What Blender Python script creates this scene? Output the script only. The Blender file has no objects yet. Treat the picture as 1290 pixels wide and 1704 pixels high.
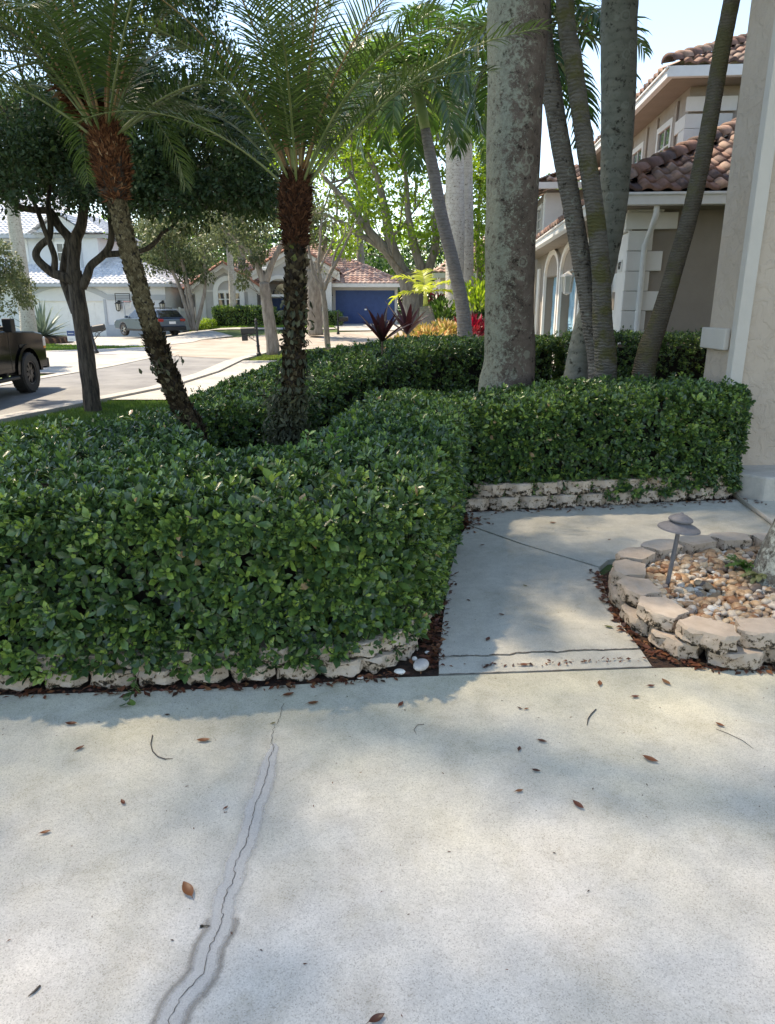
import bpy, bmesh, math, random
import numpy as np
from mathutils import Vector, Matrix, noise
R = math.radians
rng = np.random.default_rng(7)
random.seed(7)
sc = bpy.context.scene
col = sc.collection

# ---------------------------------------------------------------- camera, world, sun, exposure
FPX = 1160.0; PITCH = math.atan(344/FPX); CH = 1.55
cam_d = bpy.data.cameras.new('camera'); cam = bpy.data.objects.new('camera', cam_d); col.objects.link(cam)
cam.location = (0, 0, CH); cam.rotation_euler = (math.pi/2 - PITCH, 0, 0)
cam_d.sensor_fit = 'VERTICAL'; cam_d.sensor_height = 24; cam_d.lens = 24*FPX/1704
cam_d.clip_start = 0.05; cam_d.clip_end = 2000
sc.camera = cam
SUN_EL, SUN_AZ = R(63), R(-60)          # azimuth from +Y towards +X
world = bpy.data.worlds.new('World'); sc.world = world; world.use_nodes = True
wn = world.node_tree.nodes; wl = world.node_tree.links
sky = wn.new('ShaderNodeTexSky'); sky.sky_type = 'NISHITA'; sky.sun_disc = False
sky.sun_elevation = SUN_EL; sky.sun_rotation = SUN_AZ; sky.air_density = 1.0; sky.dust_density = 0.1; sky.ozone_density = 2.6
wl.new(sky.outputs[0], wn['Background'].inputs[0]); wn['Background'].inputs[1].default_value = 0.13
sd = bpy.data.lights.new('sun', 'SUN'); sun = bpy.data.objects.new('sun', sd); col.objects.link(sun)
sd.energy = 3.0; sd.angle = R(1.4); sd.color = (1, 0.95, 0.86)
sv = Vector((math.sin(SUN_AZ)*math.cos(SUN_EL), math.cos(SUN_AZ)*math.cos(SUN_EL), math.sin(SUN_EL)))
sun.rotation_euler = sv.to_track_quat('Z', 'Y').to_euler(); sun.location = (0, 0, 20)
sc.view_settings.view_transform = 'Standard'; sc.view_settings.look = 'None'
sc.view_settings.gamma = 1; sc.view_settings.exposure = 1.68
sc.view_settings.use_white_balance = True; sc.view_settings.white_balance_temperature = 8100; sc.view_settings.white_balance_tint = 12
sc.render.engine = 'CYCLES'
sc.cycles.max_bounces = 8; sc.cycles.diffuse_bounces = 4; sc.cycles.transparent_max_bounces = 6

# ---------------------------------------------------------------- terrain and pixel helpers
def ray(px, py):
    u = (px-645)/FPX; v = (852-py)/FPX
    return Vector((u, math.cos(PITCH)+v*math.sin(PITCH), -math.sin(PITCH)+v*math.cos(PITCH)))
def gp(px, py, z=0.0):
    r = ray(px, py); t = (z-CH)/r.z
    return Vector((r.x*t, r.y*t, z))
def at(px, py, Y):
    r = ray(px, py); t = Y/r.y
    return Vector((r.x*t, Y, CH+r.z*t))
def ss(a, b, x):
    t = min(1, max(0, (x-a)/(b-a))); return t*t*(3-2*t)
def H(x, y):
    a = ss(5.5, 11.5, y + max(0, -x-2)*0.5)
    mid = -0.30 + 0.45*ss(-3, 4, x)*(1-ss(20, 32, y))
    lift = 0.68*ss(32, 47, y)*ss(-15, -9, x)
    return a*mid + lift
def gh(px, py):
    z = 0.0
    for _ in range(60):
        p = gp(px, py, z); z = 0.6*z + 0.4*H(p.x, p.y)
    p = gp(px, py, z); return p

# ---------------------------------------------------------------- mesh helpers
def tag(o, label=None, cat=None, group=None, kind=None):
    if label: o['label'] = label
    if cat: o['category'] = cat
    if group: o['group'] = group
    if kind: o['kind'] = kind
    return o
def thing(name, label, cat, loc=(0, 0, 0), rz=0, group=None):
    o = bpy.data.objects.new(name, None); col.objects.link(o)
    o.location = loc; o.rotation_euler = (0, 0, rz); o.empty_display_size = 0.2
    return tag(o, label, cat, group)
class MB:
    def __init__(s): s.v = []; s.f = []; s.m = []
    def add(s, vs, fs, mi=0):
        o = len(s.v); s.v += [tuple(p) for p in vs]; s.f += [tuple(o+i for i in f) for f in fs]; s.m += [mi]*len(fs); return s
    def box(s, c, d, rz=0, mi=0, taper=1.0):
        x, y, z = d[0]/2, d[1]/2, d[2]/2; ca, sa = math.cos(rz), math.sin(rz); vs = []
        for k, t in ((-1, 1.0), (1, taper)):
            for a, b in ((-1, -1), (1, -1), (1, 1), (-1, 1)):
                X, Y = a*x*t, b*y*t
                vs.append((c[0]+X*ca-Y*sa, c[1]+X*sa+Y*ca, c[2]+k*z))
        return s.add(vs, [(3, 2, 1, 0), (4, 5, 6, 7), (0, 1, 5, 4), (1, 2, 6, 5), (2, 3, 7, 6), (3, 0, 4, 7)], mi)
    def b2(s, x0, x1, y0, y1, z0, z1, mi=0):
        return s.box(((x0+x1)/2, (y0+y1)/2, (z0+z1)/2), (x1-x0, y1-y0, z1-z0), 0, mi)
    def tube(s, path, rad, n=8, mi=0, cap=True, rfun=None):
        path = [Vector(p) for p in path]; vs = []; fs = []; N = len(path)
        if not hasattr(rad, '__len__'): rad = [rad]*N
        t0 = (path[1]-path[0]).normalized(); ref = Vector((0, 0, 1)) if abs(t0.z) < .9 else Vector((1, 0, 0))
        a = t0.cross(ref).normalized()
        for i, p in enumerate(path):
            t = (path[min(i+1, N-1)]-path[max(i-1, 0)]).normalized()
            a = (a - t*a.dot(t)).normalized(); b = t.cross(a)
            for k in range(n):
                th = 2*math.pi*k/n; r = rad[i]*(rfun(i, th, p) if rfun else 1)
                vs.append(p + a*math.cos(th)*r + b*math.sin(th)*r)
        for i in range(N-1):
            for k in range(n):
                k2 = (k+1) % n; fs.append((i*n+k, i*n+k2, (i+1)*n+k2, (i+1)*n+k))
        if cap: fs.append(tuple(range(n-1, -1, -1))); fs.append(tuple((N-1)*n+k for k in range(n)))
        return s.add(vs, fs, mi)
    def lathe(s, prof, c=(0, 0, 0), n=20, mi=0):
        vs = []; fs = []
        for r, z in prof:
            for k in range(n):
                th = 2*math.pi*k/n; vs.append((c[0]+r*math.cos(th), c[1]+r*math.sin(th), c[2]+z))
        for i in range(len(prof)-1):
            for k in range(n):
                k2 = (k+1) % n; fs.append((i*n+k, i*n+k2, (i+1)*n+k2, (i+1)*n+k))
        return s.add(vs, fs, mi)
    def prism(s, poly, z0, z1, mi=0):
        n = len(poly)
        ar = sum(poly[i][0]*poly[(i+1) % n][1]-poly[(i+1) % n][0]*poly[i][1] for i in range(n))
        if ar < 0: poly = poly[::-1]
        vs = [(p[0], p[1], z0) for p in poly]+[(p[0], p[1], z1) for p in poly]
        return s.add(vs, [tuple(range(n-1, -1, -1)), tuple(range(n, 2*n))]+[(i, (i+1) % n, n+(i+1) % n, n+i) for i in range(n)], mi)
    def ext(s, pts, d, mi=0):
        """closed 3D outline pts extruded by vector d"""
        n = len(pts); pts = [Vector(p) for p in pts]; d = Vector(d)
        s.add(list(pts)+[p+d for p in pts], [tuple(range(n)), tuple(range(2*n-1, n-1, -1))]+[(i, n+i, n+(i+1) % n, (i+1) % n) for i in range(n)], mi)
        return s
    def build(s, name, mats, parent=None, smooth=False, bevel=0, seg=2, fixn=True, auto=None):
        me = bpy.data.meshes.new(name); me.from_pydata(s.v, [], s.f)
        for m in (mats if isinstance(mats, (list, tuple)) else [mats]): me.materials.append(m)
        me.polygons.foreach_set('material_index', s.m)
        if fixn:
            b = bmesh.new(); b.from_mesh(me); bmesh.ops.recalc_face_normals(b, faces=b.faces); b.to_mesh(me); b.free()
        if smooth: me.polygons.foreach_set('use_smooth', [True]*len(me.polygons))
        if auto: me.set_sharp_from_angle(angle=R(auto))
        o = bpy.data.objects.new(name, me); col.objects.link(o)
        if parent: o.parent = parent
        if bevel:
            bm = o.modifiers.new('bevel', 'BEVEL'); bm.width = bevel; bm.segments = seg; bm.limit_method = 'ANGLE'; bm.angle_limit = R(40)
        return o
def npmesh(name, V, F, mats, parent=None, rnd=None, smooth=False, mi=None):
    """V (n,3), F (m,k) fixed-size faces"""
    me = bpy.data.meshes.new(name); n, k = F.shape
    me.vertices.add(len(V)); me.vertices.foreach_set('co', V.astype(np.float32).ravel())
    me.loops.add(n*k); me.loops.foreach_set('vertex_index', F.astype(np.int32).ravel())
    me.polygons.add(n); me.polygons.foreach_set('loop_start', np.arange(0, n*k, k, dtype=np.int32))
    if mi is not None: me.polygons.foreach_set('material_index', mi.astype(np.int32))
    if smooth: me.polygons.foreach_set('use_smooth', np.ones(n, dtype=bool))
    for m in (mats if isinstance(mats, (list, tuple)) else [mats]): me.materials.append(m)
    if rnd is not None:
        a = me.attributes.new('rnd', 'FLOAT', 'POINT'); a.data.foreach_set('value', rnd.astype(np.float32))
    me.update(calc_edges=True)
    o = bpy.data.objects.new(name, me); col.objects.link(o)
    if parent: o.parent = parent
    return o
def unit(a): return a/np.maximum(np.linalg.norm(a, axis=-1, keepdims=True), 1e-9)

# leaf templates: rows (across, along, lift), quads
LEAF_A = (np.array([[0, 0, 0], [-.36, .3, .10], [0, .33, -.04], [.36, .3, .10], [-.5, .66, .10], [0, .68, -.05], [.5, .66, .10], [0, 1, -.10]]),
          np.array([[0, 2, 1, 1], [0, 3, 2, 2], [1, 2, 5, 4], [2, 3, 6, 5], [4, 5, 7, 7], [5, 6, 7, 7]]))
LEAF_Q = (np.array([[0, 0, 0], [-.5, .5, .12], [0, 1, -.05], [.5, .5, .12]]), np.array([[0, 3, 2, 1]]))
def leafset(pos, T, N, L, W, tpl=LEAF_Q):
    """returns V,F arrays. T along, N normal"""
    T = unit(T); S = unit(np.cross(T, N)); Nn = np.cross(S, T)
    t, q = tpl; n = len(pos); L = np.broadcast_to(L, n)[:, None, None]; W = np.broadcast_to(W, n)[:, None, None]
    V = pos[:, None, :] + t[None, :, 0:1]*W*S[:, None, :] + t[None, :, 1:2]*L*T[:, None, :] + t[None, :, 2:3]*W*Nn[:, None, :]
    F = (q[None, :, :] + (np.arange(n)*len(t))[:, None, None]).reshape(-1, q.shape[1])
    return V.reshape(-1, 3), F
def leafmesh(name, pos, T, N, L, W, rnd, mat_, parent=None, tpl=LEAF_Q):
    V, F = leafset(pos, T, N, L, W, tpl)
    k = len(tpl[0])
    if tpl is LEAF_A:   # split tris and quads: make all triangles
        tri = []
        for a, b, c, d in tpl[1]:
            tri.append((a, b, c))
            if c != d: tri.append((a, c, d))
        tri = np.array(tri); n = len(pos)
        F = (tri[None] + (np.arange(n)*k)[:, None, None]).reshape(-1, 3)
    return npmesh(name, V, F, mat_, parent, np.repeat(rnd, k), smooth=(tpl is LEAF_A))
def rdir(n):
    v = rng.normal(size=(n, 3)); return unit(v)

# ---------------------------------------------------------------- materials
def newmat(name):
    m = bpy.data.materials.new(name); m.use_nodes = True
    nt = m.node_tree; return m, nt, nt.nodes, nt.links, nt.nodes['Principled BSDF']
def ramp(ns, stops, mode='LINEAR'):
    r = ns.new('ShaderNodeValToRGB'); r.color_ramp.interpolation = mode; e = r.color_ramp.elements
    while len(e) > 1: e.remove(e[-1])
    e[0].position = stops[0][0]; e[0].color = (*stops[0][1], 1)
    for p, c in stops[1:]:
        x = e.new(p); x.color = (*c, 1)
    return r
def noise_n(ns, ls, scale, detail=4, rough=.6, vec=None, dim=None):
    n = ns.new('ShaderNodeTexNoise'); n.inputs['Scale'].default_value = scale; n.inputs['Detail'].default_value = detail; n.inputs['Roughness'].default_value = rough
    if vec is not None: ls.new(vec, n.inputs['Vector'])
    return n
def mat(name, c1, c2=None, scale=6, rough=.7, bump=0, bscale=None, metal=0, spec=.5, stretch=None, detail=5, bdist=.01, coat=0, lo=.35, hi=.65):
    m, nt, ns, ls, b = newmat(name)
    b.inputs['Roughness'].default_value = rough; b.inputs['Metallic'].default_value = metal
    b.inputs['Specular IOR Level'].default_value = spec; b.inputs['Coat Weight'].default_value = coat
    tc = ns.new('ShaderNodeTexCoord'); vec = tc.outputs['Object']
    if stretch:
        mp = ns.new('ShaderNodeMapping'); mp.inputs['Scale'].default_value = stretch; ls.new(vec, mp.inputs['Vector']); vec = mp.outputs[0]
    if c2:
        n = noise_n(ns, ls, scale, detail, .65, vec); r = ramp(ns, [(lo, c1), (hi, c2)]); ls.new(n.outputs['Fac'], r.inputs[0]); ls.new(r.outputs[0], b.inputs['Base Color'])
    else: b.inputs['Base Color'].default_value = (*c1, 1)
    if bump:
        n2 = noise_n(ns, ls, bscale or scale*4, 6, .65, vec); bp = ns.new('ShaderNodeBump'); bp.inputs['Strength'].default_value = bump; bp.inputs['Distance'].default_value = bdist
        ls.new(n2.outputs['Fac'], bp.inputs['Height']); ls.new(bp.outputs[0], b.inputs['Normal'])
    return m
def leafmat(name, stops, rough=.4, trans=.25, spec=.5, back=None):
    m, nt, ns, ls, b = newmat(name)
    at_ = ns.new('ShaderNodeAttribute'); at_.attribute_name = 'rnd'
    r = ramp(ns, stops); ls.new(at_.outputs['Fac'], r.inputs[0]); ls.new(r.outputs[0], b.inputs['Base Color'])
    b.inputs['Roughness'].default_value = rough; b.inputs['Specular IOR Level'].default_value = spec
    if trans:
        tr = ns.new('ShaderNodeBsdfTranslucent'); mx = ns.new('ShaderNodeMixShader'); mx.inputs[0].default_value = trans
        hs = ns.new('ShaderNodeHueSaturation'); hs.inputs['Value'].default_value = 1.7; hs.inputs['Saturation'].default_value = 1.1; ls.new(r.outputs[0], hs.inputs['Color'])
        ls.new(hs.outputs[0], tr.inputs['Color']); ls.new(b.outputs[0], mx.inputs[1]); ls.new(tr.outputs[0], mx.inputs[2])
        ls.new(mx.outputs[0], ns['Material Output'].inputs['Surface'])
    return m
def concrete(name, base, warm, dark, stain=None, agg=1.0, ymild=None):
    m, nt, ns, ls, b = newmat(name)
    tc = ns.new('ShaderNodeTexCoord'); v = tc.outputs['Object']
    big = noise_n(ns, ls, 0.9, 5, .6, v); r = ramp(ns, [(.32, dark), (.5, base), (.68, warm)]); ls.new(big.outputs['Fac'], r.inputs[0])
    med = noise_n(ns, ls, 7, 6, .7, v); rm = ramp(ns, [(.3, (.80, .80, .80)), (.62, (1.08, 1.08, 1.08))]); ls.new(med.outputs['Fac'], rm.inputs[0])
    mx = ns.new('ShaderNodeMix'); mx.data_type = 'RGBA'; mx.blend_type = 'MULTIPLY'; mx.inputs[0].default_value = .7
    ls.new(r.outputs[0], mx.inputs[6]); ls.new(rm.outputs[0], mx.inputs[7])
    vo = ns.new('ShaderNodeTexVoronoi'); vo.inputs['Scale'].default_value = 330; ls.new(v, vo.inputs['Vector'])
    rv = ramp(ns, [(0, (.40, .39, .36)), (.16, (.80, .79, .77)), (.45, (1, 1, 1)), (1, (1.25, 1.25, 1.25))]); sx = ns.new('ShaderNodeSeparateColor'); ls.new(vo.outputs['Color'], sx.inputs[0]); ls.new(sx.outputs[0], rv.inputs[0])
    m2 = ns.new('ShaderNodeMix'); m2.data_type = 'RGBA'; m2.blend_type = 'MULTIPLY'; m2.inputs[0].default_value = .5*agg
    ls.new(mx.outputs[2], m2.inputs[6]); ls.new(rv.outputs[0], m2.inputs[7]); out = m2.outputs[2]
    # small dark specks and pits
    v2 = ns.new('ShaderNodeTexVoronoi'); v2.inputs['Scale'].default_value = 34; ls.new(v, v2.inputs['Vector'])
    r2 = ramp(ns, [(0, (.35, .33, .30)), (.055, (.45, .42, .38)), (.085, (1, 1, 1))]); ls.new(v2.outputs['Distance'], r2.inputs[0])
    m3 = ns.new('ShaderNodeMix'); m3.data_type = 'RGBA'; m3.blend_type = 'MULTIPLY'; m3.inputs[0].default_value = .35*agg
    ls.new(out, m3.inputs[6]); ls.new(r2.outputs[0], m3.inputs[7]); out = m3.outputs[2]
    if ymild:
        sp = ns.new('ShaderNodeSeparateXYZ'); ls.new(v, sp.inputs[0]); nz = noise_n(ns, ls, 1.6, 5, .65, v)
        ad = ns.new('ShaderNodeMath'); ad.operation = 'MULTIPLY_ADD'; ls.new(nz.outputs['Fac'], ad.inputs[0]); ad.inputs[1].default_value = 1.9; ls.new(sp.outputs['Y'], ad.inputs[2])
        mr = ns.new('ShaderNodeMapRange'); mr.inputs[1].default_value = ymild[0]; mr.inputs[2].default_value = ymild[1]; ls.new(ad.outputs[0], mr.inputs[0])
        m4 = ns.new('ShaderNodeMix'); m4.data_type = 'RGBA'; m4.blend_type = 'MULTIPLY'; m4.inputs[7].default_value = (.93, .92, .78, 1)
        ls.new(mr.outputs[0], m4.inputs[0]); ls.new(out, m4.inputs[6]); out = m4.outputs[2]
    for sc5, a5, c5, k5 in ((2.6, .60, (.80, .78, .72), .75), (11, .66, (.72, .69, .64), .6), (.55, .56, (1.12, 1.11, 1.09), .8)):
        n5 = noise_n(ns, ls, sc5, 6, .7, v); n5.inputs['Distortion'].default_value = .6; r5 = ramp(ns, [(a5-.10, (0, 0, 0)), (a5+.10, (k5, k5, k5))]); ls.new(n5.outputs['Fac'], r5.inputs[0])
        m5 = ns.new('ShaderNodeMix'); m5.data_type = 'RGBA'; m5.blend_type = 'MULTIPLY'; m5.inputs[7].default_value = (*c5, 1); ls.new(r5.outputs[0], m5.inputs[0]); ls.new(out, m5.inputs[6]); out = m5.outputs[2]
    ls.new(out, b.inputs['Base Color']); b.inputs['Roughness'].default_value = .88; b.inputs['Specular IOR Level'].default_value = .25
    fb = noise_n(ns, ls, 180, 4, .7, v); bp = ns.new('ShaderNodeBump'); bp.inputs['Strength'].default_value = .4; bp.inputs['Distance'].default_value = .003
    ls.new(fb.outputs['Fac'], bp.inputs['Height']); ls.new(bp.outputs[0], b.inputs['Normal'])
    return m
M = {}
M['drive'] = concrete('driveway_concrete', (.56, .53, .48), (.61, .575, .51), (.50, .475, .425), ymild=(2.35, 3.6))
M['walk'] = concrete('walkway_concrete', (.50, .475, .40), (.55, .52, .44), (.43, .41, .34), agg=.7)
M['far_conc'] = concrete('far_concrete', (.36, .35, .33), (.41, .40, .375), (.29, .28, .27), agg=.4)
M['asphalt'] = mat('asphalt', (.14, .14, .143), (.22, .22, .218), 1.0, .9, .3, 60)
M['tan_road'] = mat('dusty_road', (.25, .21, .175), (.34, .305, .27), .8, .9, .3, 40)
M['kerb'] = mat('kerb_concrete', (.30, .29, .27), (.38, .37, .35), 5, .9, .2, 60)
M['soil'] = mat('mulch_soil', (.025, .014, .009), (.09, .045, .025), 26, .95, .9, 60, bdist=.03)
M['lawn'] = mat('lawn_soil', (.035, .06, .015), (.075, .12, .03), 3, .95, .5, 50)
M['patch'] = concrete('crack_filler', (.52, .505, .475), (.56, .54, .50), (.47, .46, .43), agg=.7)
M['patch_dark'] = mat('damp_filler_edge', (.31, .285, .25), (.46, .43, .39), 22, .9, lo=.3, hi=.7)
M['crack'] = mat('crack_dirt', (.045, .037, .03), (.13, .105, .08), 40, .95)
M['white'] = mat('white_paint', (.74, .74, .72), (.80, .80, .78), 3, .55, .08, 60)
M['dark'] = mat('dark_metal', (.02, .02, .022), None, rough=.45)
M['black'] = mat('black_rubber', (.018, .018, .018), (.03, .03, .03), 20, .75)
M['glass'] = mat('window_glass', (.035, .045, .055), None, rough=.06, spec=.8)

def cut_sheet(name, poly, mat_, off, step=1.0, parent=None, hf=H, kind='structure', thick=0):
    """draped polygon sheet: cut on a grid, raised to the terrain"""
    bm = bmesh.new(); vs = [bm.verts.new((p[0], p[1], 0)) for p in poly]; bm.faces.new(vs)
    xs = [p[0] for p in poly]; ys = [p[1] for p in poly]
    for ax, lo, hi in ((0, min(xs), max(xs)), (1, min(ys), max(ys))):
        k = math.floor(lo/step)+1
        while k*step < hi:
            co = [0, 0, 0]; no = [0, 0, 0]; co[ax] = k*step; no[ax] = 1
            bmesh.ops.bisect_plane(bm, geom=bm.verts[:]+bm.edges[:]+bm.faces[:], plane_co=co, plane_no=no); k += 1
    for v in bm.verts: v.co.z = hf(v.co.x, v.co.y)+off
    bmesh.ops.triangulate(bm, faces=[f for f in bm.faces if len(f.verts) > 4])
    bmesh.ops.recalc_face_normals(bm, faces=bm.faces)
    if sum(f.normal.z for f in bm.faces) < 0: bmesh.ops.reverse_faces(bm, faces=bm.faces)
    if thick:
        ed = [e for e in bm.edges if len(e.link_faces) == 1]
        r = bmesh.ops.extrude_edge_only(bm, edges=ed)
        for v in [g for g in r['geom'] if isinstance(g, bmesh.types.BMVert)]: v.co.z -= thick
    me = bpy.data.meshes.new(name); bm.to_mesh(me); bm.free(); me.materials.append(mat_)
    o = bpy.data.objects.new(name, me); col.objects.link(o)
    if parent: o.parent = parent
    if kind: o['kind'] = kind
    return o
# ---------------------------------------------------------------- setting: ground, driveway, walkway, street
def pip(x, y, poly):
    """vectorised point in polygon"""
    ins = np.zeros(len(x), bool); n = len(poly)
    for i in range(n):
        x0, y0 = poly[i][:2]; x1, y1 = poly[(i+1) % n][:2]
        c = ((y0 > y) != (y1 > y)) & (x < (x1-x0)*(y-y0)/((y1-y0) if y1 != y0 else 1e-9)+x0)
        ins ^= c
    return ins
# ground sheet with a wide outer skirt reaching the horizon
def ground():
    xs = np.concatenate([[-900, -400, -150], np.arange(-60, -16, 4), np.arange(-16, 10, .5), np.arange(10, 60, 4), [150, 400, 900]])
    ys = np.concatenate([[-900, -200, -60], np.arange(-20, 4, 4), np.arange(4, 26, .5), np.arange(26, 60, 2), np.arange(60, 120, 10), [200, 500, 1200]])
    V = np.array([(x, y, H(x, y)-.035) for y in ys for x in xs]); nx, ny = len(xs), len(ys)
    i, j = np.meshgrid(np.arange(nx-1), np.arange(ny-1)); a = (j*nx+i).ravel()
    F = np.stack([a, a+1, a+nx+1, a+nx], 1)
    o = npmesh('ground', V, F, M['lawn'], smooth=True); o['kind'] = 'structure'
ground()
WALLF = [gp(*q) for q in [(-700, 1172), (-300, 1164), (0, 1155), (140, 1150), (300, 1143), (460, 1135), (600, 1128), (655, 1112), (690, 1085), (715, 1050), (725, 1010)]]
cut_sheet('planting_bed', [(-5.5, 2.5), (.27, 2.6), (.62, 5.2), (3.05, 5.5), (4.2, 10.8), (1.4, 12.4), (-1.9, 9.4), (-2.45, 4.6), (-5.5, 4.6)], M['soil'], -.012, .5)
# my driveway: one slab whose far edge follows the block wall
dv = [(-7, -6), (9, -6), (9, 2.82), (1.75, 2.81), (1.19, 2.785), (.21, 2.715), (-.02, 2.70), (-.45, 2.635), (-.88, 2.60), (-1.6, 2.56), (-3.2, 2.53), (-7, 2.46)]
b = MB(); b.prism(dv, -.12, 0); o = b.build('driveway', M['drive'], bevel=.006); o['kind'] = 'structure'
def wavy(a, b_, n, amp, seed):
    a = Vector(a); b_ = Vector(b_); d = (b_-a); nn = Vector((-d.y, d.x)).normalized(); r = random.Random(seed); out = []; w = 0
    for i in range(n+1):
        t = i/n; w = w*.6+r.uniform(-1, 1)*amp; out.append(a+d*t+nn*w*math.sin(math.pi*t))
    return out
# walkway: apron strip, near slab, far slab, with joints
cr = wavy((.235, 2.885), (1.19, 2.965), 26, .012, 3)
apron = [(.225, 2.728), (1.185, 2.797)] + [p+Vector((0, -.007)) for p in reversed(cr)]
near = [p+Vector((0, .005)) for p in cr] + [(1.185, 3.18), (1.20, 3.4), (1.225, 3.6), (1.30, 4.02), (.9, 4.46), (.585, 4.88), (.50, 4.60), (.37, 3.9), (.30, 3.4)]
far = [(.60, 4.905), (.915, 4.48), (1.315, 4.04), (1.40, 4.16), (1.7, 4.27), (2.15, 4.36), (2.6, 4.4), (3.2, 4.1), (3.6, 4.1), (3.6, 5.52), (2.95, 5.6), (1.8, 5.45), (.62, 5.22)]
for nm, pl, z in (('walkway', apron, .0), ('walkway', near, .001), ('walkway', far, 0.0)):
    b = MB(); b.prism([tuple(p)[:2] for p in pl], -.10, z); o = b.build(nm, M['walk'], bevel=.002); o['kind'] = 'structure'
# crack and repair strip across the driveway (a strip of filler 2 mm proud, the crack a dark groove on it)
crk = [gp(*q) for q in [(472, 1172), (466, 1196), (455, 1215), (451, 1236), (457, 1244), (449, 1262), (444, 1290), (435, 1322), (424, 1340), (419, 1372), (408, 1408), (392, 1438), (388, 1468), (372, 1495), (370, 1524), (368, 1545), (350, 1576), (338, 1622), (300, 1665), (280, 1704), (262, 1760)]]
def strip(path, w, z, name_mat, mb=None, jit=0, seed=1):
    mb = mb or MB(); r = random.Random(seed); vs = []
    for i, p in enumerate(path):
        t = (path[min(i+1, len(path)-1)]-path[max(i-1, 0)]); n = Vector((-t.y, t.x, 0)).normalized()
        ww = (w[i] if hasattr(w, '__len__') else w)
        a, b_ = ww*(1+r.uniform(-jit, jit)), ww*(1+r.uniform(-jit, jit))
        vs += [(p.x+n.x*a, p.y+n.y*a, z+r.uniform(-.00025, .00025)), (p.x-n.x*b_, p.y-n.y*b_, z+r.uniform(-.00025, .00025))]
    mb.add(vs, [(2*i, 2*i+1, 2*i+3, 2*i+2) for i in range(len(path)-1)]); return mb
def dens(path, k, amp, seed):
    r = random.Random(seed); out = []
    for i in range(len(path)-1):
        for j in range(k):
            p = path[i].lerp(path[i+1], j/k); out.append(p+Vector((r.uniform(-amp, amp), r.uniform(-amp, amp), 0)))
    return out+[path[-1]]
root = thing('walkway_crack', 'ragged dark crack running across the walkway just above its near edge', 'crack', (0, 0, 0))
strip(dens([Vector((q.x, q.y, 0)) for q in cr], 4, .004, 12), .0034, .0022, None, jit=.7, seed=8).build('crack_line', M['crack'], root)
root = thing('joint_line', 'dark dirt-filled joint where the walkway meets the driveway', 'joint', (0, 0, 0))
strip(dens([Vector((.22, 2.722, 0)), Vector((.7, 2.753, 0)), Vector((1.19, 2.79, 0))], 16, .0015, 13), .0035, .0022, None, jit=.7, seed=9).build('joint_dirt', M['crack'], root)
pp = dens(crk[3:], 4, .002, 2)
root = thing('crack_repair', 'pale grey filler strip with a dark hairline crack running down the driveway', 'crack repair', (0, 0, 0))
def softmat(name, c1, c2, sc_, lo, hi, amp=1.0, rough=.9, k=1.0):
    """surface film whose thickness fades out raggedly towards the strip's edge ('rnd' = 0 at the edge, 1 in the middle)"""
    m, nt, ns, ls, b = newmat(name); tc = ns.new('ShaderNodeTexCoord'); a = ns.new('ShaderNodeAttribute'); a.attribute_name = 'rnd'
    n = noise_n(ns, ls, sc_, 6, .7, tc.outputs['Object']); r = ramp(ns, [(.3, c1), (.7, c2)]); ls.new(n.outputs['Fac'], r.inputs[0])
    vo = noise_n(ns, ls, 300, 3, .7, tc.outputs['Object']); rv = ramp(ns, [(.35, (.72, .72, .72)), (.6, (1.12, 1.12, 1.12))]); ls.new(vo.outputs['Fac'], rv.inputs[0])
    mx = ns.new('ShaderNodeMix'); mx.data_type = 'RGBA'; mx.blend_type = 'MULTIPLY'; mx.inputs[0].default_value = .8; ls.new(r.outputs[0], mx.inputs[6]); ls.new(rv.outputs[0], mx.inputs[7]); ls.new(mx.outputs[2], b.inputs['Base Color']); b.inputs['Roughness'].default_value = rough
    n2 = noise_n(ns, ls, 42, 7, .75, tc.outputs['Object']); ma = ns.new('ShaderNodeMath'); ma.operation = 'MULTIPLY_ADD'; ls.new(n2.outputs['Fac'], ma.inputs[0]); ma.inputs[1].default_value = amp; ls.new(a.outputs['Fac'], ma.inputs[2])
    mr = ns.new('ShaderNodeMapRange'); mr.inputs[1].default_value = lo+amp*.5; mr.inputs[2].default_value = hi+amp*.5; mr.inputs[4].default_value = k; ls.new(ma.outputs[0], mr.inputs[0]); ls.new(mr.outputs[0], b.inputs['Alpha']); return m
def film(name, path, w, z, m, prof=(0, 1, 1, 0), pos=(-1, -.35, .35, 1)):
    V, F, rn = [], [], []
    for i, p in enumerate(path):
        t = (path[min(i+1, len(path)-1)]-path[max(i-1, 0)]); n = Vector((-t.y, t.x, 0)).normalized(); ww = w[i] if hasattr(w, '__len__') else w
        f = min(1, i/3, (len(path)-1-i)/2) if name != 'old_stain' else min(1, i/6)
        for k_, q in zip(prof, pos): V.append((p.x+n.x*ww*q, p.y+n.y*ww*q, z+i*2e-6)); rn.append(k_*f if k_ else 0)
    K = len(pos)
    for i in range(len(path)-1):
        for j in range(K-1): F.append((i*K+j, i*K+j+1, (i+1)*K+j+1, (i+1)*K+j))
    return npmesh(name, np.array(V), np.array(F), m, root, np.array(rn))
n_ = len(pp)
film('old_stain', pp, [.012+.050*min(1, i/14) for i in range(n_)], .0014, softmat('faint_stain', (.39, .38, .35), (.47, .455, .42), 20, .2, 1.2, .8, .9, .28))
film('filler', pp, [.010+.030*min(1, i/12) for i in range(n_)], .0026, softmat('crack_filler_film', (.56, .55, .52), (.63, .615, .58), 14, .2, .7, .9, .85, .66))
q_ = pp[-26:]
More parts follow.
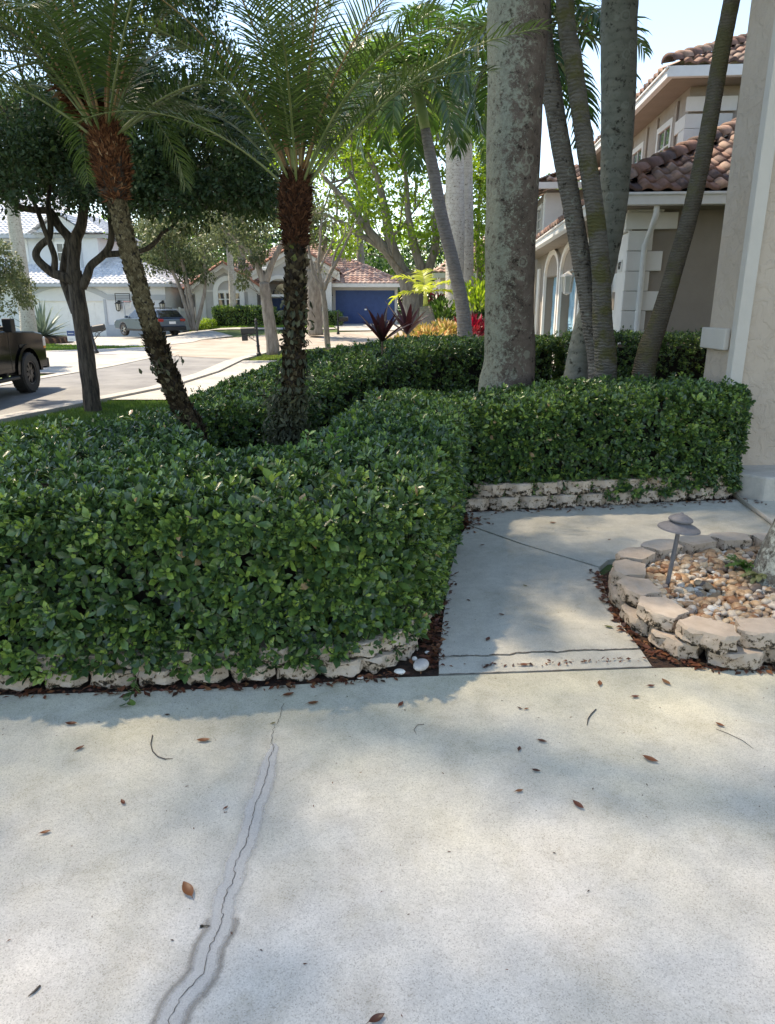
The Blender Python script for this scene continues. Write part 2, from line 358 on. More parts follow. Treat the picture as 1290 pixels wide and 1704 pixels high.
film('damp_edge', q_, .054, .0020, softmat('damp_film', (.24, .215, .185), (.36, .33, .29), 24, .35, 1.0, .9, .8, .62), (0, 1, .25, .25, 1, 0), (-1, -.68, -.3, .3, .68, 1))
strip(dens(crk, 7, .0035, 6), .0009, .0042, None, jit=.6, seed=6).build('hairline_crack', M['crack'], root)

# ---- far roads (pixel outlines of the photograph turned into ground points)
def G(*pts): return [(lambda p: (p.x, p.y))(gh(*q)) for q in pts]
NK = [(-8.6, 3.0), (-7.3, 8.4), (-6.38, 11.42), (-5.73, 14.04), (-5.1, 16.5), (-4.9, 20), (-5.1, 24.5), (-4.85, 28.5), (-2.6, 31.5), (1.2, 33.6), (6, 35)]
FK = [(-6, 39.4), (-9.5, 36.5), (-10.5, 33.5), (-8.9, 29.5), (-9.0, 22.3), (-9.6, 16.5), (-11.5, 9), (-13, 3)]
cut_sheet('street', NK + [(6, 41.5), (0, 41)] + FK, M['asphalt'], .004)
cut_sheet('cul_de_sac', [(-5.1, 25.2), (-4.85, 28.5), (-2.6, 31.5), (1.2, 33.6), (6, 35), (6, 41.5), (0, 41), (-6, 39.4), (-9.5, 36.5), (-10.5, 33.5), (-8.9, 29.5), (-8.2, 27)], M['tan_road'], .012)
def band(name, path, w0, w1, m, off, thick=0):
    L, Rr = [], []
    for i, p in enumerate(path):
        a = path[max(i-1, 0)]; c = path[min(i+1, len(path)-1)]; d = Vector((c[0]-a[0], c[1]-a[1])).normalized(); n = Vector((-d.y, d.x))
        L.append((p[0]+n.x*w0, p[1]+n.y*w0)); Rr.append((p[0]+n.x*w1, p[1]+n.y*w1))
    return cut_sheet(name, L+Rr[::-1], m, off, 1.0, thick=thick)
band('kerb', NK, -.12, .12, M['kerb'], .075, .1)
band('gutter', NK, .122, .5, M['kerb'], .018)
band('gutter', FK[3:], -.05, .35, M['kerb'], .018)
cut_sheet('street_apron', [(-9.3, 20), (-9.1, 22.3), (-9.0, 29.5), (-10.6, 33.5), (-12.5, 31.5), (-16, 29), (-15, 20)], M['far_conc'], .012)
# neighbour's driveway, from the street to the garages of the beige house
cut_sheet('neighbour_driveway', [(-5.62, 14.1), (-5.0, 16.9), (-4.75, 20), (-4.95, 24.4), (-3.4, 24.6), (-2.2, 25.6), (.6, 26.0), (3.0, 24.5), (4.6, 22), (3.6, 12.0), (1.6, 12.3), (-2.2, 11.7), (-3.0, 13.2), (-3.9, 14.1)], M['far_conc'], .03)
cut_sheet('footpath', [(-2.6, 25.6), (-1.7, 25.9), (-1.5, 28.6), (.9, 31.6), (3.6, 33.2), (3.6, 34), (.5, 32.9), (-2.1, 29.8)], M['far_conc'], .034)
for k in range(4):   # expansion joints of that driveway
    y0 = 15.5+k*2.6
    strip([Vector((-4.9+.04*k, y0+.3, 0)), Vector((3.6, y0+.9, 0))], .015, 0, None)
cut_sheet('white_house_driveway', [(-9.6, 35.4), (-9.5, 36.5), (-8.2, 38.2), (-11.6, 43.8), (-20, 44), (-21.5, 39), (-17.5, 35.5), (-12.6, 33.2), (-10.7, 33.4)], M['far_conc'], .03)
cut_sheet('blue_garage_driveway', [(-3.7, 46.8), (1.2, 46.8), (3.4, 41.4), (-2.8, 41.0)], M['far_conc'], .03)
cut_sheet('far_footpath', [(-12, 42.0), (-5, 41.6), (-3, 42.0), (-3.2, 42.9), (-12, 43.0)], M['far_conc'], .026)

# ---- grass
def grass(name, poly, n, Lmean, label, stops, w=.006, seed=1):
    g = np.random.default_rng(seed); P = np.array(poly); lo = P.min(0); hi = P.max(0)
    pts = g.uniform(lo, hi, (int(n*1.0), 2)); pts = pts[pip(pts[:, 0], pts[:, 1], poly)]
    z = np.array([H(x, y) for x, y in pts])-.035; n = len(pts); pos = np.column_stack([pts, z])
    T = np.column_stack([g.normal(0, .45, (n, 2)), np.ones(n)]); Nn = g.normal(size=(n, 3))
    L = Lmean*g.uniform(.6, 1.5, n)
    o = leafmesh(name, pos, T, Nn, L, w*g.uniform(.7, 1.3, n), np.clip(g.normal(.5, .22, n), 0, 1), leafmat(name+'_blades', stops, .5, .3), None)
    tag(o, label, 'grass', kind='stuff'); return o
GS = [(0, (.05, .095, .018)), (.5, (.085, .16, .03)), (1, (.17, .24, .06))]
grass('lawn_grass', [(-8.4, 3.4), (-7.15, 8.4), (-6.22, 11.5), (-5.6, 14.15), (-3.9, 14.15), (-3.0, 13.2), (-2.1, 11.6), (-1.9, 9.3), (-1.7, 6.8), (-2.0, 5), (-2.3, 4.2), (-6, 4.2)], 230000, .065, 'short green lawn grass between the clipped hedge and the street kerb', GS, .009)
grass('verge_grass', [(-4.8, 24.8), (-3.3, 24.9), (-2.4, 25.9), (-2.2, 29.4), (-.6, 31.8), (-3, 31.0), (-4.7, 28.3)], 26000, .09, 'patchy green grass on the verge around the ornate black mailbox', [(0, (.08, .13, .025)), (1, (.24, .30, .07))], .03)
grass('island_grass', [(-1.5, 26), (.6, 26.2), (3.2, 24.7), (5, 25), (5.2, 33), (3.6, 33.1), (1.0, 31.5), (-1.3, 28.5)], 50000, .09, 'yellowish lawn grass between the two pale driveways beside the maroon plants', [(0, (.12, .15, .035)), (1, (.32, .33, .11))], .03)
grass('garden_grass', [(-11.8, 43.05), (-3.2, 43.0), (-3.8, 46.5), (-12.6, 46.4)], 30000, .12, 'sunny green lawn in front of the hedge of the grey house with red tiles', [(0, (.10, .19, .03)), (1, (.22, .34, .06))], .05)
grass('far_verge_grass', [(-12.8, 31.4), (-10.9, 33.1), (-12.8, 33.1), (-17.6, 35.4), (-22, 36.5), (-22, 31), (-16.2, 28.9)], 40000, .10, 'green grass strip beneath the spiky agave across the street', [(0, (.07, .13, .025)), (1, (.17, .27, .05))], .04)
# ---------------------------------------------------------------- clipped hedges
HST = [(0, (.024, .050, .020)), (.35, (.050, .100, .034)), (.6, (.10, .18, .042)), (.8, (.19, .29, .058)), (.95, (.28, .37, .08)), (.985, (.20, .30, .06)), (.99, (.45, .27, .05)), (1, (.50, .32, .18))]
M['hedge'] = leafmat('ficus_leaf', HST, .3, .16, .5)
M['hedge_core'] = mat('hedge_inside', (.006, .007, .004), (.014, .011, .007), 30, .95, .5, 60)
M['twig'] = mat('twig_bark', (.06, .04, .025), (.14, .10, .07), 20, .85)
def sdist(x, y, poly):
    """distance to polygon outline and outward normal of the nearest edge"""
    best = np.full(len(x), 1e9); nx = np.zeros(len(x)); ny = np.zeros(len(x))
    for i in range(len(poly)):
        ax, ay = poly[i][:2]; bx, by = poly[(i+1) % len(poly)][:2]; dx, dy = bx-ax, by-ay; L2 = dx*dx+dy*dy
        t = np.clip(((x-ax)*dx+(y-ay)*dy)/L2, 0, 1); px, py = ax+t*dx, ay+t*dy; d = np.hypot(x-px, y-py)
        m = d < best; best = np.where(m, d, best); nx = np.where(m, px-x, nx); ny = np.where(m, py-y, ny)
    l = np.hypot(nx, ny)+1e-9
    return best, nx/l, ny/l
def smooth_poly(poly, k=2):
    P = np.array(poly, float)
    for _ in range(k):
        Q = np.roll(P, -1, 0); P = np.stack([.75*P+.25*Q, .25*P+.75*Q], 1).reshape(-1, 2)
    return P
def hedge(name, label, poly, zt, zb, cl_top, cl_side, L, cat='hedge', group=None, rim=.13, tpl=LEAF_A, seed=1, lump=.035, holes=0, hasgap=True):
    """zt(x,y) top height, zb bottom height above ground sheet"""
    g = np.random.default_rng(seed); P = smooth_poly(poly); lo, hi = P.min(0), P.max(0)
    ztv = lambda x, y: np.array([zt(a, b_) for a, b_ in zip(x, y)]) if callable(zt) else np.full(len(x), zt)
    nz = lambda a: np.array([noise.noise(Vector(q)*3.2)+.6*noise.noise(Vector(q)*8.0) for q in a])
    A = (hi-lo).prod()
    c = g.uniform(lo, hi, (int(A*cl_top), 2)); c = c[pip(c[:, 0], c[:, 1], P)]
    d, nx, ny = sdist(c[:, 0], c[:, 1], P); Z = ztv(c[:, 0], c[:, 1])
    rr = np.clip(1-d/rim, 0, 1); z = Z-rim*(1-np.sqrt(np.maximum(0, 1-rr**2)))
    pt = np.column_stack([c, z]); nt_ = np.column_stack([nx*rr*1.2, ny*rr*1.2, 1.0-.6*rr])
    # sides
    E = np.roll(P, -1, 0)-P; el = np.hypot(E[:, 0], E[:, 1]); per = el.sum(); hgt = float(np.mean(Z))-zb
    m = int(per*hgt*cl_side); ei = g.choice(len(P), m, p=el/per); t = g.uniform(0, 1, m); q = P[ei]+E[ei]*t[:, None]
    ar = sum(P[i][0]*P[(i+1) % len(P)][1]-P[(i+1) % len(P)][0]*P[i][1] for i in range(len(P)))
    s_ = 1 if ar > 0 else -1
    no = np.column_stack([E[ei, 1]*s_, -E[ei, 0]*s_])/el[ei][:, None]
    Zs = ztv(q[:, 0], q[:, 1]); gz = np.array([H(a, b_) for a, b_ in q]); z0 = gz+zb
    zz = z0+(Zs-rim*.7-z0)*g.uniform(0, 1, m)
    ps = np.column_stack([q, zz]); ns_ = np.column_stack([no, np.full(m, .25)])
    m2 = int(per*rim*1.7*(cl_top+cl_side)*.75); ei = g.choice(len(P), m2, p=el/per); t = g.uniform(0, 1, m2); q = P[ei]+E[ei]*t[:, None]; no2 = np.column_stack([E[ei, 1]*s_, -E[ei, 0]*s_])/el[ei][:, None]; ph = g.uniform(0, math.pi/2, m2)
    qq = q-no2*(rim*(1-np.cos(ph)))[:, None]; pr = np.column_stack([qq, ztv(q[:, 0], q[:, 1])-rim*(1-np.sin(ph))]); nr = np.column_stack([no2*np.cos(ph)[:, None], np.sin(ph)])
    p = np.vstack([pt, ps, pr]); n = unit(np.vstack([nt_, ns_, nr])); k = len(p)
    p = p+n*(nz(p)*lump-.01)[:, None]+n*g.uniform(-.06, .012, k)[:, None]
    if hasgap: keep = nz(p*1.9+11) > -.55; p, n = p[keep], n[keep]; k = len(p)
    st_ = g.uniform(size=k) > .955; p = p+(n*.5+np.array([0, 0, .6]))*(st_*g.uniform(.02, .075, k))[:, None]
    # each cluster a rosette of leaves around a twig tip
    nl = 7; ax = unit(n*1.0+g.normal(0, .42, (k, 3))+np.array([0, 0, .25])); u = unit(np.cross(ax, g.normal(size=(k, 3)))); w = np.cross(ax, u)
    sc_ = g.uniform(.65, 1.2, k); young = g.uniform(0, 1, k)
    pos, T, N, LL, rn = [], [], [], [], []
    for j in range(nl):
        th = 2.4*j+g.uniform(-.4, .4, k); rad = u*np.cos(th)[:, None]+w*np.sin(th)[:, None]
        op = g.uniform(.35, 1.15, k)[:, None]*(1.0 if j < 4 else .45)
        Tj = unit(rad*op+ax*(.75-.35*op)); Nj = unit(ax*1.0-rad*.35+g.normal(0, .18, (k, 3)))
        pos.append(p+ax*(.006*j-.012)+rad*.003); T.append(Tj); N.append(Nj); f_ = .55 if j >= 4 else 1.0
        LL.append(L*sc_*f_*g.uniform(.8, 1.15, k))
        r_ = .36+.17*g.normal(size=k)+(.30 if j >= 4 else 0)*(young > .35)+np.where(young > .86, .28, 0)
        rn.append(np.clip(r_, 0, .98))
    pos = np.vstack(pos); T = np.vstack(T); N = np.vstack(N); LL = np.concatenate(LL); rn = np.concatenate(rn); rn = np.clip(rn+np.tile(.16*nz(p*.55+5), nl), 0, .98)
    odd = g.uniform(size=len(rn)) > .9975; rn[odd] = 1
    o = leafmesh(name, pos, T, N, LL, LL*g.uniform(.42, .54, len(LL)), rn, M['hedge'], None, tpl)
    tag(o, label, cat, group)
    # inside: dark mass of stems a hand's breadth in
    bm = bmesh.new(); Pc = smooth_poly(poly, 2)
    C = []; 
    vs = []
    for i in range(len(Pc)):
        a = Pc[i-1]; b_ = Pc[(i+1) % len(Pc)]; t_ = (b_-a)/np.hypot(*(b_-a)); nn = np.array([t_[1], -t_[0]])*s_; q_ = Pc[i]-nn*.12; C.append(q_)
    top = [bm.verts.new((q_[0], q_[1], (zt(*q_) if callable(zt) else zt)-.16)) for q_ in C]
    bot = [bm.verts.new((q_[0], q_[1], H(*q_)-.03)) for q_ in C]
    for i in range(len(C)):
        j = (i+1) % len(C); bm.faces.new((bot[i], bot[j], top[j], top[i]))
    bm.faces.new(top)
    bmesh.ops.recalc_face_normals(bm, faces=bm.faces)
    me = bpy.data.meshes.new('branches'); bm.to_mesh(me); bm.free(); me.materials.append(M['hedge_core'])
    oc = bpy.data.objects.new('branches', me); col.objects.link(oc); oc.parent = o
    # visible twigs
    mb = MB(); idx = g.choice(k, min(900, k), replace=False)
    for i in idx:
        a = Vector(p[i]); nn = Vector(n[i]); mb.tube([a-nn*.09+Vector(g.normal(0, .02, 3)), a-nn*.03+Vector(g.normal(0, .01, 3)), a], [.0032, .0025, .0015], 4, cap=False)
    mb.build('twigs', M['twig'], o, fixn=False)
    return o
near_poly = [(-4.9, 2.53), (-3.4, 2.54), (-1.9, 2.56), (-.9, 2.61), (-.2, 2.70), (.05, 2.80), (.19, 3.05), (.31, 3.6), (.42, 4.2), (.50, 4.8), (.60, 5.28), (1.1, 5.33), (2.0, 5.45), (2.75, 5.56), (3.02, 5.72), (3.0, 6.25), (2.4, 6.42), (1.5, 6.35), (.7, 6.5), (.1, 6.9), (-.15, 6.4), (-.3, 5.2), (-.52, 4.1), (-1.0, 3.93), (-1.28, 4.4), (-1.42, 5.3), (-1.5, 6.0), (-1.95, 6.1), (-2.2, 5.0), (-2.45, 4.2), (-4.9, 4.1)]
def ztn(x, y): return .77+.03*math.sin(x*2.1+1)*math.cos(y*1.3)-.10*ss(4.2, 6, y)*ss(-1.2, -2, x)+.12*ss(.6, 1.8, x)
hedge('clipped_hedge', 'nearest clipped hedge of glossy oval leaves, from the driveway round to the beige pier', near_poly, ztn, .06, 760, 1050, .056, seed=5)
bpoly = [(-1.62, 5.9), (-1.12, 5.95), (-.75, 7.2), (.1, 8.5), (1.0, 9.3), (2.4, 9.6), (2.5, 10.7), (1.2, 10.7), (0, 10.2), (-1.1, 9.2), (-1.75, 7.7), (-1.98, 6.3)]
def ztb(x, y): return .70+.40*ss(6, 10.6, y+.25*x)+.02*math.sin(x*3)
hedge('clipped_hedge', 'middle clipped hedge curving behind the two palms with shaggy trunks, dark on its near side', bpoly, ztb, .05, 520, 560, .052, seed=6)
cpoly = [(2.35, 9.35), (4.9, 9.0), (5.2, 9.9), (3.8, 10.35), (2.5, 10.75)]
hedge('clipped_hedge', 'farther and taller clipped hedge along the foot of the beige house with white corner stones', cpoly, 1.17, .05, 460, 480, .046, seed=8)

# ---------------------------------------------------------------- split-face block walls
def blockmat():
    m, nt, ns, ls, b = newmat('split_block')
    tc = ns.new('ShaderNodeTexCoord'); v = tc.outputs['Object']
    oi = ns.new('ShaderNodeObjectInfo'); ad = ns.new('ShaderNodeVectorMath'); ad.operation = 'ADD'; sc_ = ns.new('ShaderNodeVectorMath'); sc_.operation = 'SCALE'
    cmb = ns.new('ShaderNodeCombineXYZ'); [ls.new(oi.outputs['Random'], cmb.inputs[k]) for k in range(3)]; ls.new(cmb.outputs[0], sc_.inputs[0]); sc_.inputs['Scale'].default_value = 9
    ls.new(v, ad.inputs[0]); ls.new(sc_.outputs[0], ad.inputs[1]); v2 = ad.outputs[0]
    n = noise_n(ns, ls, 8, 6, .65, v2); r = ramp(ns, [(.3, (.48, .37, .275)), (.55, (.60, .48, .37)), (.75, (.68, .565, .45))]); ls.new(n.outputs['Fac'], r.inputs[0])
    # black mildew on the rough faces: pits of a strong noise, more towards the foot of each block
    n2 = noise_n(ns, ls, 38, 7, .75, v2); sp = ns.new('ShaderNodeSeparateXYZ'); ls.new(v, sp.inputs[0])
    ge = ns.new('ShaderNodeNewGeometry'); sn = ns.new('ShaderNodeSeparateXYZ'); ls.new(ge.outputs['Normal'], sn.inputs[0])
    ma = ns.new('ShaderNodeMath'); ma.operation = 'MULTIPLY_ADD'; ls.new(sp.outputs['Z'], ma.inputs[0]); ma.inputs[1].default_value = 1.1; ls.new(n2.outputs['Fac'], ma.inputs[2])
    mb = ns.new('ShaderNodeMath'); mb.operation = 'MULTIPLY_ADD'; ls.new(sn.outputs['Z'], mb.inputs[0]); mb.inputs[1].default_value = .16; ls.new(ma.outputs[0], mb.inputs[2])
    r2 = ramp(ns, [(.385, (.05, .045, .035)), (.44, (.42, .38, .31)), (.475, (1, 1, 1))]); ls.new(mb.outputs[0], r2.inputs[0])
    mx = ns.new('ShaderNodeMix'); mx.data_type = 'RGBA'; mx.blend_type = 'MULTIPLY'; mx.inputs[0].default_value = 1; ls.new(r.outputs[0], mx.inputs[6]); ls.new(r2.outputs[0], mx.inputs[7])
    ls.new(mx.outputs[2], b.inputs['Base Color']); b.inputs['Roughness'].default_value = .92
    bp = ns.new('ShaderNodeBump'); bp.inputs['Strength'].default_value = 1; bp.inputs['Distance'].default_value = .014; n3 = noise_n(ns, ls, 48, 7, .8, v2); ls.new(n3.outputs['Fac'], bp.inputs['Height']); ls.new(bp.outputs[0], b.inputs['Normal'])
    return m
M['block'] = blockmat()
def block_mesh(w, d, h, seed, back=.62, rough=.015):
    """local: front face at -y, top at +z/2; tapered to the back; split (rough) front in three facets"""
    bm = bmesh.new(); nx, ny, nz = 12, 5, 6; r = Vector((seed*3.1, seed*7.7, seed*1.3))
    bmesh.ops.create_grid(bm, x_segments=1, y_segments=1, size=.5); bm.clear()
    idx = {}
    def P(i, j, k):
        if (i, j, k) in idx: return idx[(i, j, k)]
        u, v, t = i/nx-.5, j/ny, k/nz-.5
        ww = w*(1-(1-back)*v); x = u*ww; y = -d/2+v*d; z = t*h
        a = abs(u)*2
        y += max(0, a-.55)*.45*.10*(1-v)*2.0*(w/.2) * (1 if v < .35 else .3)
        p = Vector((x, y, z)); f = (1-v)**2
        nn = noise.noise_vector((p+r)*26)*rough*(.35+f)+noise.noise_vector((p+r)*70)*rough*.5*f
        if k == nz: nn.z *= .15
        if k in (0, nz): p.y += .006*f
        p += nn; idx[(i, j, k)] = bm.verts.new(p); return idx[(i, j, k)]
    for i in range(nx):
        for j in range(ny):
            bm.faces.new((P(i, j, nz), P(i+1, j, nz), P(i+1, j+1, nz), P(i, j+1, nz))); bm.faces.new((P(i, j, 0), P(i, j+1, 0), P(i+1, j+1, 0), P(i+1, j, 0)))
    for i in range(nx):
        for k in range(nz):
            bm.faces.new((P(i, 0, k), P(i+1, 0, k), P(i+1, 0, k+1), P(i, 0, k+1))); bm.faces.new((P(i, ny, k), P(i, ny, k+1), P(i+1, ny, k+1), P(i+1, ny, k)))
    for j in range(ny):
        for k in range(nz):
            bm.faces.new((P(0, j, k), P(0, j, k+1), P(0, j+1, k+1), P(0, j+1, k))); bm.faces.new((P(nx, j, k), P(nx, j+1, k), P(nx, j+1, k+1), P(nx, j, k+1)))
    bmesh.ops.recalc_face_normals(bm, faces=bm.faces)
    me = bpy.data.meshes.new('block'); bm.to_mesh(me); bm.free(); me.materials.append(M['block'])
    me.polygons.foreach_set('use_smooth', [True]*len(me.polygons)); me.set_sharp_from_angle(angle=R(28)); return me
def wall_of_blocks(root, path, w, d, h, courses, z0=0.0, setback=.008, seed=0, inward=1, back=.8, gap=.004, maxn=99, overhang=0):
    meshes = [block_mesh(w-gap, d, h-.003, seed*10+i, back) for i in range(5)]
    L = [0]
    for i in range(len(path)-1): L.append(L[-1]+(Vector(path[i+1])-Vector(path[i])).length)
    def pt(s):
        s = min(max(s, 0), L[-1]-1e-6); i = max(k for k in range(len(L)-1) if L[k] <= s); t = (s-L[i])/(L[i+1]-L[i]); return Vector(path[i]).lerp(Vector(path[i+1]), t)
    r = random.Random(seed); c = 0
    for k in range(courses):
        s = w*(.5 if k % 2 == 0 else 1.0)
        while s < L[-1]-w*.3:
            p = pt(s); t = (pt(s+w*.4)-pt(s-w*.4)).normalized(); n = Vector((-t.y, t.x))*inward
            o = bpy.data.objects.new('block', meshes[r.randrange(5)]); col.objects.link(o); o.parent = root
            q = p+n*(d/2+setback*k-(overhang if k else 0)); o.location = (q.x, q.y, z0+h*(k+.5)+.001*k)
            yaw = math.atan2(-n.x, n.y) + r.uniform(-.035, .035)
            o.rotation_euler = (r.uniform(-.012, .012), r.uniform(-.012, .012), yaw)
            s += w*r.uniform(.985, 1.03); c += 1
    return c
# front edging below the nearest hedge
w1 = [(-4.2, 2.53), (-1.6, 2.585), (-.88, 2.625), (-.48, 2.66), (-.14, 2.70), (.0, 2.76), (.10, 2.87), (.175, 3.05), (.225, 3.3), (.26, 3.55), (.33, 3.95), (.42, 4.35), (.50, 4.75), (.53, 5.02)]
root = thing('block_edging', 'two-course edging of small tan blocks under the nearest hedge, along the driveway', 'garden wall', (0, 0, 0))
wall_of_blocks(root, w1, .195, .12, .074, 2, 0, .012, 1, 1, .85)
w2 = [(.56, 5.22), (.9, 5.24), (1.8, 5.40), (2.55, 5.55), (2.80, 5.60), (2.93, 5.70)]
root = thing('block_edging', 'two-course edging of tan blocks across the walkway, ending at the beige pier', 'garden wall', (0, 0, 0))
wall_of_blocks(root, w2, .245, .14, .105, 2, 0, .012, 2, 1, .85)

# ---------------------------------------------------------------- round planter with river stones
ring_px = [(1500, 1060), (1400, 1052), (1264, 1047), (1181, 1051), (1098, 1019), (1055, 985), (1032, 953), (1032, 923), (1068, 906), (1119, 897), (1181, 889), (1240, 887), (1320, 893), (1400, 910)]
ring = [gp(x, y, .165) for x, y in ring_px]; ring = [Vector((p.x, p.y, 0)) for p in ring]; ring = [p+(Vector((2.3, 3.45, 0))-p).normalized()*.05 for p in ring]
root = thing('stone_planter', 'low curved planter ring of tan split-face blocks holding river stones, path lamp and a palm', 'planter', (0, 0, 0))
cen = Vector((2.3, 3.45, 0))
big = [block_mesh(.262, .17, .082, 40+i, .66, .010) for i in range(5)]
r = random.Random(12)
dist = [0]
for i in range(len(ring)-1): dist.append(dist[-1]+(ring[i+1]-ring[i]).length)
def rp(s):
    s = min(max(s, 0), dist[-1]-1e-6); i = max(k for k in range(len(dist)-1) if dist[k] <= s); return ring[i].lerp(ring[i+1], (s-dist[i])/(dist[i+1]-dist[i]))
for k in range(2):
    s = dist[2]-.262*2 + (.131 if k == 0 else 0)
    while s < dist[-1]-.1:
        p = rp(s); t = (rp(s+.1)-rp(s-.1)).normalized(); n = Vector((t.y, -t.x, 0))   # inward
        if n.dot(cen-p) < 0: n = -n
        o = bpy.data.objects.new('block', big[r.randrange(5)]); col.objects.link(o); o.parent = root
        q = p+n*(.0 if k else -.012); o.location = (q.x, q.y, .041+.0835*k); o.rotation_euler = (r.uniform(-.03, .02), r.uniform(-.015, .015), math.atan2(-n.x, n.y)+r.uniform(-.05, .05))
        s += .262*r.uniform(.985, 1.02)
cut_sheet('planter_soil', [(1.15, 2.72), (3.2, 2.72), (3.4, 4.1), (2.4, 4.25), (1.5, 4.15), (1.2, 3.8), (1.14, 3.3)], M['soil'], -.006, 2)
b = MB(); inner = [p+(cen-p).normalized()*.07 for p in ring]; b.prism([(p.x, p.y) for p in inner], 0, .088); o = b.build('planter_fill', M['soil']); o['kind'] = 'structure'
# river stones
def stones(name, pts, rad, mats, label=None, flat=.62, seed=4):
    g = np.random.default_rng(seed); bm = bmesh.new(); bmesh.ops.create_icosphere(bm, subdivisions=2, radius=1)
    bv = np.array([v.co[:] for v in bm.verts]); bf = np.array([[v.index for v in f.verts] for f in bm.faces]); bm.free()
    V, F, mi, rn = [], [], [], []; o_ = 0
    for i, p in enumerate(pts):
        s = np.array([g.uniform(.8, 1.45), g.uniform(.7, 1.05), flat*g.uniform(.75, 1.2)])*rad[i]
        v = bv*(1+.10*np.sin(bv*g.uniform(1.5, 3.5, 3)+g.uniform(0, 6, 3)).sum(1, keepdims=True)*.6)*s
        A = np.array(Matrix.Rotation(g.uniform(0, 6.28), 3, 'Z') @ Matrix.Rotation(g.normal(0, .35), 3, 'X') @ Matrix.Rotation(g.normal(0, .35), 3, 'Y'))
        V.append(v@A.T+np.array(p)); F.append(bf+o_); o_ += len(bv); mi.append(np.full(len(bf), g.integers(len(mats)))); rn.append(np.full(len(bv), g.uniform()))
    return npmesh(name, np.vstack(V), np.vstack(F), mats, None, np.concatenate(rn), True, np.concatenate(mi))
def stonemat(name, stops, rough=.5):
    m, nt, ns, ls, b = newmat(name); a = ns.new('ShaderNodeAttribute'); a.attribute_name = 'rnd'; r = ramp(ns, stops, 'CONSTANT'); ls.new(a.outputs['Fac'], r.inputs[0])
    tc = ns.new('ShaderNodeTexCoord'); n = noise_n(ns, ls, 45, 5, .7, tc.outputs['Object']); r2 = ramp(ns, [(.3, (.55, .52, .48)), (.6, (1.1, 1.1, 1.1))]); ls.new(n.outputs['Fac'], r2.inputs[0])
    mx = ns.new('ShaderNodeMix'); mx.data_type = 'RGBA'; mx.blend_type = 'MULTIPLY'; mx.inputs[0].default_value = .8; ls.new(r.outputs[0], mx.inputs[6]); ls.new(r2.outputs[0], mx.inputs[7]); ls.new(mx.outputs[2], b.inputs['Base Color']); b.inputs['Roughness'].default_value = rough
    return m
M['stone'] = stonemat('river_stone', [(0, (.40, .26, .15)), (.13, (.52, .44, .34)), (.26, (.27, .13, .06)), (.38, (.46, .30, .17)), (.50, (.17, .12, .09)), (.60, (.56, .48, .39)), (.70, (.36, .22, .12)), (.80, (.46, .36, .24)), (.88, (.64, .60, .52)), (.94, (.25, .20, .16))])
g = np.random.default_rng(9); pts = []; rad = []
inn = [p+(cen-p).normalized()*.10 for p in ring]; ip = [(p.x, p.y) for p in inn]
for layer, (n, z) in enumerate(((1700, .095), (1000, .112))):
    q = g.uniform([1.2, 2.8], [3.2, 4.2], (n*2, 2)); q = q[pip(q[:, 0], q[:, 1], ip)][:n]
    for a in q: pts.append((a[0], a[1], z+g.uniform(-.006, .01))); rad.append(abs(g.normal(.015, .006))+.007)
tag(stones('river_stones', pts, rad, [M['stone']]), 'rounded tan, brown and white river stones filling the planter ring round the lamp', 'river stones', kind='stuff')
# loose stones at the hedge corner
def single_stone(px, py, r_, c, lab, cat='stone', sc3=(1.3, .95, .6), rz=0, z=0.0):
    p = gp(px, py, z); bm = bmesh.new(); bmesh.ops.create_icosphere(bm, subdivisions=3, radius=r_)
    for v in bm.verts:
        v.co += noise.noise_vector(v.co*12+Vector((px, 0, 0)))*r_*.16; v.co.x *= sc3[0]; v.co.y *= sc3[1]; v.co.z *= sc3[2]
    me = bpy.data.meshes.new('loose_stone'); bm.to_mesh(me); bm.free(); me.materials.append(c); me.polygons.foreach_set('use_smooth', [True]*len(me.polygons))
    o = bpy.data.objects.new('loose_stone', me); col.objects.link(o); o.location = (p.x, p.y, z+r_*sc3[2]*.8); o.rotation_euler = (.1, .05, rz); tag(o, lab, cat)
ws = mat('pale_stone', (.42, .38, .34), (.62, .57, .52), 22, .6, .2, 60); ws2 = mat('white_stone', (.60, .57, .50), (.78, .74, .66), 30, .6)
single_stone(701, 1112, .034, ws, 'largest loose stone, grey oval lying on the soil between hedge corner and walkway', rz=1.15, sc3=(1.45, .95, .62))
single_stone(665, 1121, .019, ws2, 'cream angular stone just left of the grey oval stone')
single_stone(690, 1100, .013, ws2, 'small white round stone just above the grey oval stone', sc3=(1, 1, .9))
single_stone(711, 1087, .010, ws2, 'small brownish white pebble beside the walkway edge, behind the grey oval stone')
single_stone(600, 1129, .011, ws2, 'flat white pebble on the driveway edge under the hedge blocks')

# ---------------------------------------------------------------- path lamp
M['lamp'] = mat('grey_lamp_paint', (.115, .11, .115), (.155, .15, .155), 60, .55, .25, 300)
lp = gp(1110, 975, .11); lt = at(1128, 870, lp.y+.03)
lamp = thing('path_lamp', 'grey metal two-tier mushroom path lamp leaning slightly in the river stones', 'path lamp', (lp.x, lp.y, .10))
lamp.rotation_euler = (0, math.atan2(lt.x-lp.x, lt.z-lp.z+.03), 0)
hh = (lt-lp).length+.01
b = MB(); b.tube([(0, 0, -.06), (0, 0, hh)], .0115, 14); b.build('pole', M['lamp'], lamp, True, auto=40)
b = MB(); b.lathe([(.0, hh+.022), (.03, hh+.020), (.055, hh+.010), (.058, hh+.006), (.088, hh-.008), (.104, hh-.018), (.107, hh-.026), (.103, hh-.027), (.02, hh-.006), (0, hh-.006)], n=40); b.build('lower_cap', M['lamp'], lamp, True, auto=35)
